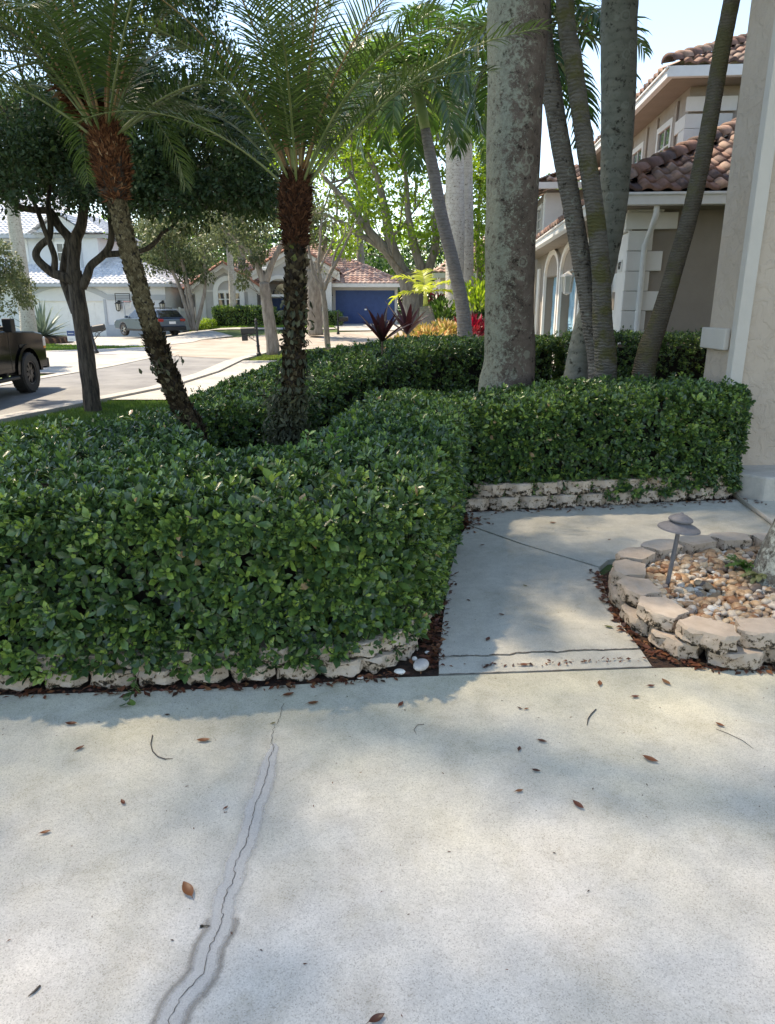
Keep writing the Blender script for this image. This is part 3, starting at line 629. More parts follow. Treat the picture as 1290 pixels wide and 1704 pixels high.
b = MB(); b.lathe([(0, hh+.066), (.006, hh+.064), (.010, hh+.058), (.032, hh+.050), (.034, hh+.047), (.055, hh+.036), (.061, hh+.029), (.061, hh+.022), (.05, hh+.021), (.045, hh+.014), (0, hh+.014)], n=36); b.build('upper_cap', M['lamp'], lamp, True, auto=35)

# ---------------------------------------------------------------- my house: pier, corner board, stoop, plastic pipe
def stucco(name, c1, c2, sc_=9, st=.55):
    m, nt, ns, ls, b = newmat(name); tc = ns.new('ShaderNodeTexCoord'); v = tc.outputs['Object']
    n = noise_n(ns, ls, 3, 5, .6, v); r = ramp(ns, [(.3, c1), (.7, c2)]); ls.new(n.outputs['Fac'], r.inputs[0]); ls.new(r.outputs[0], b.inputs['Base Color']); b.inputs['Roughness'].default_value = .9; b.inputs['Specular IOR Level'].default_value = .2
    n2 = noise_n(ns, ls, sc_, 7, .6, v); n2.inputs['Distortion'].default_value = .8; r2 = ramp(ns, [(.45, (0, 0, 0)), (.56, (1, 1, 1))]); ls.new(n2.outputs['Fac'], r2.inputs[0])
    n3 = noise_n(ns, ls, 80, 4, .7, v); ad = ns.new('ShaderNodeMath'); ad.operation = 'MULTIPLY_ADD'; ls.new(n3.outputs['Fac'], ad.inputs[0]); ad.inputs[1].default_value = .35; ls.new(r2.outputs[0], ad.inputs[2])
    bp = ns.new('ShaderNodeBump'); bp.inputs['Strength'].default_value = st; bp.inputs['Distance'].default_value = .01; ls.new(ad.outputs[0], bp.inputs['Height']); ls.new(bp.outputs[0], b.inputs['Normal']); return m
M['pier'] = stucco('beige_stucco', (.46, .375, .30), (.52, .43, .35)); M['upper_stucco'] = stucco('greyish_stucco', (.36, .31, .27), (.42, .365, .32), 14)  # greyish stucco for the neighbour's upper wall and pilasters
M['trim'] = stucco('cream_trim', (.52, .475, .42), (.57, .525, .47), 22, .15)
own = thing('front_porch_pier', 'beige stucco pier with pale corner board and plinth beside the hedge end', 'house', (0, 0, 0))
b = MB(); b.prism([(2.91, 6.0), (7.5, 6.0), (7.5, 9), (4.6, 9), (3.3, 6.52), (2.91, 6.52)], .0, 6.5); b.build('stucco_wall', M['pier'], own, bevel=.012)
b = MB(); b.b2(2.895, 3.0, 5.965, 6.06, .19, 6.5); b.build('corner_board', M['trim'], own, bevel=.008)
b = MB(); b.b2(2.86, 2.908, 6.09, 6.56, 1.18, 1.36); b.build('trim_band', M['trim'], own, bevel=.01)
b = MB(); b.prism([(2.95, 5.72), (3.10, 5.55), (4.5, 5.5), (4.5, 6.2), (2.95, 6.2)], -.05, .20); b.build('plinth', concrete('plinth_concrete', (.50, .46, .40), (.54, .50, .44), (.42, .39, .34), agg=.3), own, bevel=.02)
p0 = gp(1228, 828, .015); p1 = gp(1275, 862, .015)
b = MB(); b.tube([p0+(p0-p1)*.15, p1+(p1-p0)*1.0], .016, 12); tag(b.build('plastic_pipe', mat('cream_pvc', (.60, .53, .44), None, rough=.5), None, True), 'cream plastic pipe lying on the ground at the foot of the plinth', 'pipe')
# ---------------------------------------------------------------- fallen leaves, twigs
M['dryleaf'] = leafmat('dry_leaf', [(0, (.05, .022, .014)), (.35, (.13, .04, .022)), (.6, (.20, .075, .03)), (.8, (.27, .14, .06)), (1, (.09, .11, .03))], .45, .1)
def fallen(px, py, size, ang, tone, label, group=None, curl=.12, z=0.0):
    p = gp(px, py, z); n = 7; V = []; F = []
    for i in range(n+1):
        t = i/n; w = math.sin(math.pi*min(1, t*1.02))**.75*.23*size if 0 < i < n else .001
        bend = curl*size*(4*(t-.5)**2)
        for s in (-1, 0, 1): V.append((size*(t-.5), s*w, bend+abs(s)*w*.45+.003))
    V += [(-size*.5, -.0012, curl*size+.003), (-size*.5, .0012, curl*size+.003), (-size*.78, 0, curl*size*.4+.002)]
    for i in range(n):
        for s in (0, 1): a = i*3+s; F.append((a, a+1, a+4, a+3))
    k = 3*(n+1); F.append((k, k+1, k+2, k+2))
    V = np.array(V); ca, sa = math.cos(ang), math.sin(ang)
    V2 = V.copy(); V2[:, 0] = V[:, 0]*ca-V[:, 1]*sa; V2[:, 1] = V[:, 0]*sa+V[:, 1]*ca
    o = npmesh('fallen_leaf', V2, np.array(F), M['dryleaf'], None, np.full(len(V), tone), True)
    o.location = (p.x, p.y, z+.001); tag(o, label, 'fallen leaf', group); return o
FL = [(313, 1484, .062, 2.2, .62, 'orange-brown fallen leaf lying on the driveway just left of the crack repair'),
 (339, 1234, .048, .1, .6, 'brown leaf on the driveway between the curved twig and the crack'),
 (480, 1158, .05, .5, .5, 'reddish brown leaf on the driveway by the top end of the crack'),
 (521, 1172, .045, .25, .55, 'brown leaf on the driveway a little right of the top of the crack'),
 (667, 1174, .04, 1.1, .3, 'dark red-brown leaf with a stalk on the driveway below the grey oval stone'),
 (865, 1180, .02, -.8, .1, 'small black leaf scrap on the driveway below the left half of the walkway'),
 (1082, 1266, .055, -.7, .55, 'brown oval leaf lying alone on the right part of the driveway'),
 (962, 1342, .045, -1.0, .3, 'dark maroon teardrop leaf on the middle right of the driveway'),
 (902, 1235, .035, -.4, .15, 'dark curled leaf on the driveway right of the middle'),
 (864, 1318, .028, .3, .65, 'small orange-brown leaf with its stalk in the middle of the driveway'),
 (892, 1284, .03, -.3, .05, 'small blackish leaf on the driveway between two curled brown ones'),
 (1108, 1137, .05, 1.9, .72, 'light brown curled leaf on the driveway edge below the planter ring'),
 (1083, 1143, .035, .1, .3, 'dark leaf beside the light brown curled leaf below the planter ring'),
 (998, 1139, .042, 1.3, .6, 'crescent-shaped brown leaf on the driveway below the walkway'),
 (1057, 1161, .035, .1, .35, 'small dark red leaf on the driveway under the right end of the walkway'),
 (1198, 1208, .035, -.8, .55, 'small brown leaf near the long thin twig at the right of the driveway'),
 (876, 1181, .02, .4, .6, 'tiny brown leaf below the walkway strip'),
 (133, 1247, .035, .9, .3, 'dark red leaf on the left part of the driveway'),
 (119, 1206, .045, .0, .4, 'paired brown leaves on the driveway near the left block edging'),
 (205, 1337, .028, -.9, .35, 'small maroon leaf on the driveway left of the crack repair'),
 (76, 1387, .03, .4, .6, 'small orange-brown leaf at the far left of the driveway'),
 (376, 1346, .018, .9, .3, 'tiny dark red leaf close beside the left of the crack repair'),
 (279, 1191, .022, 0, .1, 'small dark scrap on the driveway below the hanging sprig'),
 (627, 1698, .04, .5, .15, 'dark curled leaf at the bottom edge of the driveway'),
 (864, 1248, .028, 1.2, .15, 'small round curled dark leaf in the middle of the driveway'),
 (872, 1108, .045, .1, .5, 'brown leaf lying along the crack of the walkway apron strip'),
 (812, 1065, .04, 1.1, .35, 'brown-red leaf on the near walkway slab above the crack'),
 (1013, 1045, .045, -.5, .98, 'green leaf on the right of the near walkway slab'),
 (874, 976, .03, -.7, .95, 'small green leaf in the middle of the near walkway slab'),
 (1014, 899, .028, .5, .3, 'small dark leaf on the far walkway slab left of the lamp'),
 (835, 1024, .03, -.6, .4, 'small brown leaf near the middle of the near walkway slab'),
 (780, 1000, .025, -.8, .2, 'small dark leaf at the left of the near walkway slab'),
 (803, 908, .03, .2, .3, 'small dark leaf near the joint between the walkway slabs'),
 (1107, 845, .04, .1, .2, 'small dark leaf on the far walkway slab above the lamp cap'),
 (920, 871, .05, -.1, .45, 'reddish leaf on the far walkway slab in front of the block edging'),
 (455, 1205, .02, .6, .95, 'tiny green-brown leaf beside the thin top end of the crack')]
for px, py, s, a, t, lab in FL: fallen(px, py, s, a, t, lab)
def litter(name, path, w, n, label, size=(.015, .045), seed=1, z=.004):
    g = np.random.default_rng(seed); P = [Vector((p[0], p[1], 0)) for p in path]; L = [(P[i+1]-P[i]).length for i in range(len(P)-1)]
    ei = g.choice(len(L), n, p=np.array(L)/sum(L)); t = g.uniform(0, 1, n); A = np.array([P[i][:] for i in ei]); B = np.array([P[i+1][:] for i in ei])
    pos = A+(B-A)*t[:, None]; d = unit(B-A); nn = np.column_stack([-d[:, 1], d[:, 0], np.zeros(n)])
    pos += nn*(g.normal(0, w, n))[:, None]; pos[:, 2] = z+g.uniform(0, .008, n)
    T = np.column_stack([g.normal(size=(n, 2)), g.normal(0, .15, n)]); N = np.column_stack([g.normal(0, .3, (n, 2)), np.ones(n)]); Ls = g.uniform(*size, n)
    o = leafmesh(name, pos, T, N, Ls, Ls*.45, np.clip(g.normal(.33, .22, n), 0, 1), M['dryleaf'], None); tag(o, label, 'leaf litter', kind='stuff')
litter('leaf_litter', [(-3.5, 2.5), (-1.6, 2.555), (-.88, 2.59), (-.14, 2.66), (.06, 2.72), (.2, 2.8), (.235, 3.3)], .016, 620, 'reddish leaf litter gathered along the foot of the front block edging', seed=1)
litter('leaf_litter', [(.17, 2.78), (.21, 2.9), (.24, 3.2), (.27, 3.5), (.36, 4.0)], .03, 500, 'red-brown leaf litter in the soil gap between hedge corner and walkway', seed=5, z=.0)
litter('leaf_litter', [(.55, 4.95), (.6, 5.18), (1.8, 5.36), (2.9, 5.55), (3.1, 5.45)], .03, 330, 'brown leaf litter along the foot of the edging across the walkway', seed=2)
litter('leaf_litter', [(.50, 4.75), (.62, 4.95), (.66, 5.1)], .05, 90, 'clump of brown leaves in the hedge corner at the joint of the walkway slabs', (.03, .06), seed=7)
litter('leaf_litter', [(1.27, 3.95), (1.215, 3.6), (1.19, 3.25), (1.21, 3.0), (1.27, 2.86), (1.45, 2.77), (1.9, 2.76), (2.6, 2.76)], .018, 600, 'rusty leaf litter and mulch round the outside foot of the planter ring', (.02, .05), seed=3)
litter('leaf_litter', [(.235, 2.79), (.6, 2.80), (1.2, 2.86)], .008, 70, 'leaf crumbs caught in the joint between driveway and walkway', (.01, .03), seed=4)
# small specks scattered over the concrete
g = np.random.default_rng(21); n = 520; pos = np.column_stack([g.uniform(-2.2, 2.6, n), g.uniform(1.0, 5.2, n), np.full(n, .003)])
T = np.column_stack([g.normal(size=(n, 2)), np.zeros(n)]); Nn = np.column_stack([np.zeros((n, 2)), np.ones(n)]); Ls = g.uniform(.004, .014, n)
tag(leafmesh('plant_debris', pos, T, Nn, Ls, Ls*.35, np.clip(g.normal(.15, .15, n), 0, 1), M['dryleaf']), 'tiny dark plant crumbs scattered over driveway and walkway', 'debris', kind='stuff')
M['twigd'] = mat('dark_twig', (.05, .04, .035), (.10, .08, .07), 20, .8)
def twig(pts, r_, lab):
    P = [gp(x, y, .004) for x, y in pts]; b = MB(); b.tube(P, [r_]*(len(P)-1)+[r_*.4], 5); tag(b.build('twig', M['twigd'], None, True), lab, 'twig')
twig([(254, 1223), (251, 1238), (254, 1250), (263, 1259), (275, 1263), (288, 1262)], .0020, 'hook-shaped dark twig on the left part of the driveway')
twig([(992, 1180), (984, 1188), (979, 1196), (977, 1207)], .0024, 'short curved dark twig on the driveway below the walkway')
twig([(1192, 1213), (1215, 1222), (1236, 1232), (1254, 1246)], .0012, 'long thin twig at the right of the driveway')
twig([(706, 1205), (695, 1206), (689, 1214), (693, 1222)], .0013, 'pale curled stem on the driveway below the grey oval stone')
twig([(67, 1640), (57, 1650), (47, 1658)], .003, 'thick short dark twig at the lower left of the driveway')
# sprig hanging over the front edging
def sprig(px, py, z, n, L, d, label, name='hanging_sprig', stops=None, cat='sprig', sd_=3):
    g = np.random.default_rng(sd_); p = gp(px, py, z); base = np.array(p); d = np.array(d, float); ax = unit(d)
    t = np.linspace(0, 1, n); P = base+d*t[:, None]
    rad = unit(np.cross(np.broadcast_to(ax, (n, 3)), g.normal(size=(n, 3))))
    o = leafmesh(name, P, unit(rad+ax*.55), unit(ax*.6-rad*.3+g.normal(0, .3, (n, 3))+np.array([0, 0, .4])), L*g.uniform(.75, 1.2, n), L*.46, np.clip(g.normal(.42, .12, n), 0, .9) if stops is None else g.uniform(0, 1, n), M['hedge'] if stops is None else leafmat(name+'_leaf', stops), None, LEAF_A)
    tag(o, label, cat); b = MB(); b.tube([base-d*.3, base+d*.5, base+d], .002, 5); b.build('stem', M['twig'], o); return o
sprig(228, 1128, .10, 15, .045, (-.02, -.06, -.075), 'leafy hedge sprig hanging over the block edging onto the driveway')
sprig(508, 765, .76, 18, .05, (.03, -.05, .16), 'bright green leafy shoot standing above the hedge beside the fern-clad palm trunk', 'weed_shoot', [(0, (.10, .22, .05)), (1, (.20, .36, .09))], 'plant', 5)
sprig(545, 760, .76, 18, .05, (.06, .05, .15), 'second bright green shoot above the hedge, right of the fern-clad palm trunk', 'weed_shoot', [(0, (.10, .22, .05)), (1, (.20, .36, .09))], 'plant', 6)
# ---------------------------------------------------------------- roofs of curved tiles
def tilemat(name, stops, rough=.7, moss=.0):
    m, nt, ns, ls, b = newmat(name); a = ns.new('ShaderNodeAttribute'); a.attribute_name = 'rnd'; r = ramp(ns, stops); ls.new(a.outputs['Fac'], r.inputs[0])
    tc = ns.new('ShaderNodeTexCoord'); n = noise_n(ns, ls, 9, 6, .7, tc.outputs['Object']); r2 = ramp(ns, [(.3, (.45, .43, .42)), (.55, (1, 1, 1)), (.75, (1.15, 1.12, 1.1))]); ls.new(n.outputs['Fac'], r2.inputs[0])
    mx = ns.new('ShaderNodeMix'); mx.data_type = 'RGBA'; mx.blend_type = 'MULTIPLY'; mx.inputs[0].default_value = .75; ls.new(r.outputs[0], mx.inputs[6]); ls.new(r2.outputs[0], mx.inputs[7]); ls.new(mx.outputs[2], b.inputs['Base Color']); b.inputs['Roughness'].default_value = rough
    return m
M['tile_brown'] = tilemat('brown_roof_tile', [(0, (.07, .045, .042)), (.3, (.14, .075, .062)), (.55, (.24, .125, .09)), (.75, (.22, .155, .125)), (1, (.32, .20, .15))])
M['tile_pink'] = tilemat('pink_roof_tile', [(0, (.34, .19, .155)), (.5, (.43, .27, .225)), (1, (.50, .37, .315))])
M['tile_cap'] = tilemat('orange_ridge_tile', [(0, (.36, .15, .095)), (1, (.48, .22, .15))])
M['tile_white'] = tilemat('white_roof_tile', [(0, (.60, .62, .66)), (.5, (.72, .73, .76)), (1, (.80, .80, .82))])
def roof_plane(name, poly, mat_, parent, tw=.3, te=.36, amp=.05, step=.035, nseg=6, seed=1, off=.0):
    """poly: 3D outline; first edge (p0->p1) is the eave. real S-tiles, course by course"""
    P = [Vector(p) for p in poly]; ex = (P[1]-P[0]).normalized(); nrm = Vector((0, 0, 0))
    for i in range(len(P)): nrm += (P[i]-P[0]).cross(P[(i+1) % len(P)]-P[0])
    nrm.normalize()
    if nrm.z < 0: nrm = -nrm
    ey = nrm.cross(ex).normalized()
    if ey.z < 0: ey = -ey
    q = [((p-P[0]).dot(ex), (p-P[0]).dot(ey)) for p in P]; u0 = min(a for a, _ in q); u1 = max(a for a, _ in q); v0 = min(b_ for _, b_ in q); v1 = max(b_ for _, b_ in q)
    g = np.random.default_rng(seed); nu = int(math.ceil((u1-u0)/tw)); nv = int(math.ceil((v1-v0)/te)); V, F, rn = [], [], []; o = 0
    prof = [(k/nseg, (math.sin(2*math.pi*k/nseg-math.pi/2)*.5+.5) if k/nseg < .72 else 0) for k in range(nseg+1)]
    prof = [(t, amp*(math.sin(math.pi*min(1, t/.62)) if t < .62 else -.22*math.sin(math.pi*(t-.62)/.38))) for t, _ in prof]
    cu = np.array([u0+(i+.5)*tw for i in range(nu)]); 
    for j in range(nv):
        for i in range(nu):
            uc, vc = u0+(i+.5)*tw, v0+(j+.5)*te
            if not pip(np.array([uc]), np.array([vc]), q)[0]: continue
            r_ = g.uniform(); jz = g.normal(0, .003); js = g.normal(0, .006)
            for (t, h) in prof:
                for (vv, lift) in ((j*te+js, step), (j*te+js, step*.1), ((j+1)*te+.03, .0)):
                    V.append(P[0]+ex*(u0+(i+t)*tw)+ey*(v0+vv)+nrm*(h+(lift if vv != (j+1)*te+.03 else .0)+jz+off) if lift != step*.1 else P[0]+ex*(u0+(i+t)*tw)+ey*(v0+vv)+nrm*(h*.55-.0+off)); rn.append(r_)
            for k in range(nseg):
                a = o+k*3; b_ = a+3; F.append((a, b_, b_+2, a+2)); F.append((a+1, b_+1, b_, a))
            o += 3*(nseg+1)
    return npmesh(name, np.array([tuple(v) for v in V]), np.array(F), mat_, parent, np.array(rn), True)
def cap_line(name, a, b_, mat_, parent, r_=.12, L=.36, seed=2, lift=.03):
    a, b_ = Vector(a), Vector(b_); d = (b_-a); n = max(1, int(d.length/L)); t = d.normalized(); s = t.cross(Vector((0, 0, 1))).normalized(); up = s.cross(t); V, F, rn = [], [], []; g = np.random.default_rng(seed); o = 0; K = 8
    for i in range(n):
        r0, r1 = r_*1.08, r_*.86; p0 = a+d*(i/n)-t*.02; p1 = a+d*((i+1)/n)+t*.05; c = g.uniform()
        for (p, rr, lf) in ((p0, r0, .02), (p1, r1, 0), (p0, r0*.8, -.01)):
            for k in range(K+1):
                th = math.pi*k/K; V.append(tuple(p+s*math.cos(th)*rr+up*(math.sin(th)*rr+lf+lift-r_*.35))); rn.append(c)
        for k in range(K): F.append((o+k, o+k+1, o+K+1+k+1, o+K+1+k)); F.append((o+2*K+2+k, o+2*K+2+k+1, o+k+1, o+k))
        o += 3*(K+1)
    return npmesh(name, np.array(V), np.array(F), mat_, parent, np.array(rn), True)
M['taupe'] = stucco('taupe_stucco', (.25, .22, .19), (.29, .255, .22), 20, .25)
M['quoin'] = mat('white_quoin', (.66, .64, .61), (.71, .69, .66), 4, .7, .06, 40)
M['bluedoor'] = mat('light_blue_door', (.20, .38, .50), (.24, .42, .54), 6, .5)
M['gutter'] = mat('gutter_white', (.66, .66, .66), (.72, .72, .72), 5, .4)
M['pane'] = mat('window_pane', (.05, .06, .07), None, rough=.05, spec=.8)
M['lampglass'] = mat('frosted_lamp_glass', (.55, .53, .47), None, rough=.35)
# ---------------------------------------------------------------- beige two-storey neighbour house on the right
rh = thing('neighbour_house', 'beige two-storey house with white corner stones, brown tile roofs and light blue garage doors', 'house', (3.76, 11.5, 0), -math.atan(.08))
EZ = 2.94
b = MB(); b.b2(0, 7.5, 0, .25, -.3, EZ+.02); b.build('front_wall', M['taupe'], rh)
# garage wall with openings
ops = [(1.55, 3.65), (4.15, 6.45), (6.95, 9.3)]; OZ = 2.3
b = MB(); y = .25
for (a, c) in ops: b.b2(0, .25, y, a, -.3, OZ); y = c
b.b2(0, .25, y, 11.6, -.3, OZ); b.b2(0, .25, .25, 11.6, OZ, EZ+.02); b.b2(.25, 7, 11.35, 11.6, -.3, EZ); b.build('garage_wall', M['taupe'], rh)
for (a, c) in ops:
    d = MB(); d.b2(.20, .24, a, c, -.2, OZ)
    for r0 in range(4):
        z0 = -.08+r0*.56
        for k in range(4):
            w_ = (c-a)/4; d.b2(.185, .20, a+w_*k+.07, a+w_*(k+1)-.07, z0+.07, z0+.47)
            d.b2(.178, .186, a+w_*k+.14, a+w_*(k+1)-.14, z0+.14, z0+.40)
    dr = d.build('garage_door', M['bluedoor'], rh, bevel=.006)
    h = MB(); h.b2(.16, .177, (a+c)/2-.06, (a+c)/2+.06, .52, .55); h.build('handle', M['dark'], dr)
    # white arch surround with beige tympanum
    t = MB(); N = 20; cy = (a+c)/2; ro = (c-a)/2+.16; ri = (c-a)/2-.02; sq = .46
    outer = [(cy+ro*math.cos(math.pi*k/N), OZ+.05+ro*sq*math.sin(math.pi*k/N)) for k in range(N+1)]; inner = [(cy+ri*math.cos(math.pi*k/N), OZ+.05+ri*(sq-.04)*math.sin(math.pi*k/N)) for k in range(N+1)]
    for k in range(N):
        quad = [outer[k], outer[k+1], inner[k+1], inner[k]]; t.ext([(-.07, y_, z_) for y_, z_ in quad], (.068, 0, 0))
    t.b2(-.07, -.002, c-.02, c+.16, -.25, OZ+.048); t.b2(-.07, -.002, a-.16, a+.02, -.25, OZ+.048)
    t.build('arch_surround', M['quoin'], rh, fixn=True)
b = MB(); b.b2(-.06, -.003, .003, .5, -.25, 2.62)  # corner stones on the garage side
for k in range(5): b.b2(-.062, -.004, .5, .72, .02+k*.58, .02+k*.58+.29)
b.build('side_stones', M['quoin'], rh, bevel=.006); b = MB(); b.b2(-.055, -.003, 10.6, 11.1, -.25, 2.6); b.build('end_stones', M['quoin'], rh, bevel=.006)
b = MB()
for k in range(10):
    wide = k % 2 == 0; w_ = .54 if wide else .33; z0 = -.30+k*.295
    b.b2(-.06, w_-.06 if wide else w_-.02, -.055, -.003, z0, z0+.289)
b.b2(-.12, .64, -.10, -.056, 2.66, 2.90); b.b2(-.10, .42, -.12, .0, 2.905, 2.97); b.b2(-.11, -.003, -.003, .62, 2.63, 2.9)
b.build('corner_stones', M['quoin'], rh, bevel=.008)
b = MB(); b.b2(-.012-.06, -.062, .16, .44, 2.06, 2.24)
pl = b.build('number_plaque', mat('plaque_grey', (.55, .54, .52), None), rh)
def text(body, size, loc, rot, m, parent, name, ext=.004):
    c = bpy.data.curves.new(name, 'FONT'); c.body = body; c.size = size; c.extrude = ext; c.align_x = 'CENTER'; c.align_y = 'CENTER'
    o = bpy.data.objects.new(name, c); col.objects.link(o); dg = bpy.context.evaluated_depsgraph_get(); me = bpy.data.meshes.new_from_object(o.evaluated_get(dg)); bpy.data.objects.remove(o)
    me.materials.clear(); me.materials.append(m); o = bpy.data.objects.new(name, me); col.objects.link(o); o.parent = parent; o.location = loc; o.rotation_euler = rot; return o
text('87', .16, (-.076, .30, 2.15), (math.pi/2, 0, -math.pi/2), M['dark'], pl, 'number')
# gutter and soffit of the lower roof, downspout
b = MB(); b.b2(-.58, 7.6, -.60, -.46, EZ, EZ+.17); b.b2(-.60, 7.6, -.63, -.58, EZ+.13, EZ+.17); b.b2(-.60, -.46, -.46, 11.9, EZ, EZ+.17); b.b2(-.63, -.60, -.60, 11.9, EZ+.13, EZ+.17); b.build('gutter', M['gutter'], rh, bevel=.01)
b = MB(); b.b2(-.46, 7.5, -.46, -.0, EZ-.005, EZ+.05); b.b2(-.46, 0, -.46, 11.9, EZ-.006, EZ+.048); b.build('soffit', M['taupe'], rh)
b = MB(); b.tube([(.20, -.50, EZ+.02), (.20, -.50, EZ-.12), (.19, -.44, EZ-.22), (.20, -.17, EZ-.42), (.18, -.11, EZ-.52), (.18, -.11, 1.2), (.18, -.11, -.2)], .042, 10); b.build('downspout', M['gutter'], rh, True)
SL = .49; X1 = 1.85; Y1 = 4.1
hz = lambda t: EZ+.17+(t+.6)*SL
roof_plane('front_roof', [(-.60, -.60, hz(-.6)), (7.5, -.60, hz(-.6)), (7.5, Y1, hz(Y1)), (Y1, Y1, hz(Y1))], M['tile_brown'], rh, .27, .36, .058, .04, 8, 3, .02)
roof_plane('side_roof', [(-.60, 12, hz(-.6)), (-.60, -.60, hz(-.6)), (X1, X1, hz(X1)), (X1, 12, hz(X1))], M['tile_brown'], rh, .33, .40, .06, .04, 6, 4, .02)
cap_line('hip_tiles', (-.60, -.60, hz(-.6)+.03), (Y1, Y1, hz(Y1)+.03), M['tile_brown'], rh, .14, .36, 5, .06)
b = MB(); b.add([(-.56, -.56, hz(-.6)), (7.5, -.56, hz(-.6)), (7.5, Y1, hz(Y1)-.01), (Y1, Y1, hz(Y1)-.01), (X1, X1, hz(X1)-.01), (X1, 12, hz(X1)-.01), (-.56, 12, hz(-.6))], [(0, 1, 2, 3), (0, 3, 4), (0, 4, 5, 6)]); b.build('roof_deck', M['dark'], rh)
# upper storey
UZ = 5.66
b = MB(); b.b2(X1, 8.2, Y1, Y1+.25, 3.2, UZ); b.b2(X1, X1+.25, Y1+.25, 12, 3.2, UZ); b.build('upper_wall', M['upper_stucco'], rh)
b = MB()
for k in range(9):
    wide = k % 2 == 0; z0 = 3.35+k*.26
    if z0 > 5.15: continue
    b.b2(X1-.05, X1+(.85 if wide else .55), Y1-.05, Y1-.003, z0, z0+.254); b.b2(X1-.05, X1-.003, Y1-.003, Y1+(.62 if wide else .35), z0, z0+.254)
b.b2(X1-.07, X1+.9, Y1-.08, Y1-.051, 5.2, 5.46); b.build('upper_corner_stones', M['quoin'], rh, bevel=.008)
b = MB(); b.b2(X1-.62, 8.3, Y1-.62, Y1-.50, UZ, UZ+.19); b.b2(X1-.62, X1-.50, Y1-.50, 12.4, UZ, UZ+.19); b.b2(X1-.65, X1-.62, Y1-.65, 12.4, UZ+.14, UZ+.19); b.build('upper_gutter', M['gutter'], rh, bevel=.012)
b = MB(); b.b2(X1-.50, 8.2, Y1-.50, Y1, UZ-.01, UZ+.05); b.b2(X1-.50, X1, Y1, 12.4, UZ-.01, UZ+.05); b.build('upper_soffit', M['taupe'], rh)
uh = lambda t: UZ+.19+t*.45
A = (X1-.62, Y1-.62)
roof_plane('upper_front_roof', [(A[0], A[1], uh(0)), (8.3, A[1], uh(0)), (8.3, A[1]+3.4, uh(3.4)), (A[0]+3.4, A[1]+3.4, uh(3.4))], M['tile_brown'], rh, .27, .36, .058, .04, 8, 6, .02)
roof_plane('upper_side_roof', [(A[0], 12.4, uh(0)), (A[0], A[1], uh(0)), (A[0]+3.4, A[1]+3.4, uh(3.4)), (A[0]+3.4, 12.4, uh(3.4))], M['tile_brown'], rh, .33, .40, .06, .04, 6, 7, .02)
cap_line('upper_hip_tiles', (A[0], A[1], uh(0)+.03), (A[0]+3.4, A[1]+3.4, uh(3.4)+.03), M['tile_brown'], rh, .14, .36, 8, .06)
def sash(parent, x, y0, y1, z0, z1, nrm=-1, nm='window', cols=2, rows=4, fr=None):
    """window in an x=const wall, facing -x"""
    fr = fr or M['quoin']; w = MB(); w.b2(x-.05, x-.003, y0-.12, y0, z0-.12, z1+.12); w.b2(x-.05, x-.003, y1, y1+.12, z0-.12, z1+.12); w.b2(x-.052, x-.003, y0, y1, z1, z1+.12); w.b2(x-.07, x-.003, y0, y1, z0-.12, z0)
    for k in range(1, cols): yy = y0+(y1-y0)*k/cols; w.b2(x-.030, x-.012, yy-.018, yy+.018, z0, z1)
    for k in range(1, rows): zz = z0+(z1-z0)*k/rows; w.b2(x-.028, x-.012, y0, y1, zz-.014, zz+.014)
    o = w.build(nm, fr, parent); p = MB(); p.b2(x-.010, x-.004, y0, y1, z0, z1); p.build('pane', M['pane'], o); return o
sash(rh, X1, Y1+.95, Y1+1.85, 3.75, 5.2)
sash(rh, X1, Y1+3.2, Y1+4.1, 3.75, 5.2)
for y0 in (Y1+.62, Y1+2.02, Y1+2.85, Y1+4.25): b = MB(); b.b2(X1-.045, X1-.003, y0, y0+.17, 3.3, UZ-.1); b.build('pilaster', M['upper_stucco'], rh, bevel=.006)
# far wing beyond the garages
wg = MB(); wg.b2(.25, 5, 12.2, 17.5, -.3, 5.0); wg.build('far_wing_wall', M['taupe'], rh)
w = MB(); w.b2(.19, .247, 12.15, 12.6, -.3, 4.9); w.b2(.19, .75, 12.14, 12.197, 3.3, 4.9); w.b2(-.2, 5.2, 11.62, 11.74, 4.95, 5.13); w.b2(-.2, -.08, 11.74, 18, 4.95, 5.13); w.build('far_wing_trim', M['quoin'], rh)
roof_plane('far_wing_roof', [(-.2, 11.62, 5.15), (5.2, 11.62, 5.15), (5.2, 14.2, 6.3), (2.4, 14.2, 6.3)], M['tile_brown'], rh, .33, .40, .06, .04, 6, 9)
roof_plane('far_wing_side_roof', [(-.2, 18, 5.15), (-.2, 11.62, 5.15), (2.4, 14.2, 6.3), (2.4, 18, 6.3)], M['tile_brown'], rh, .33, .40, .06, .04, 5, 9)
sash(rh, .25, 13.2, 14.1, 3.4, 4.6)
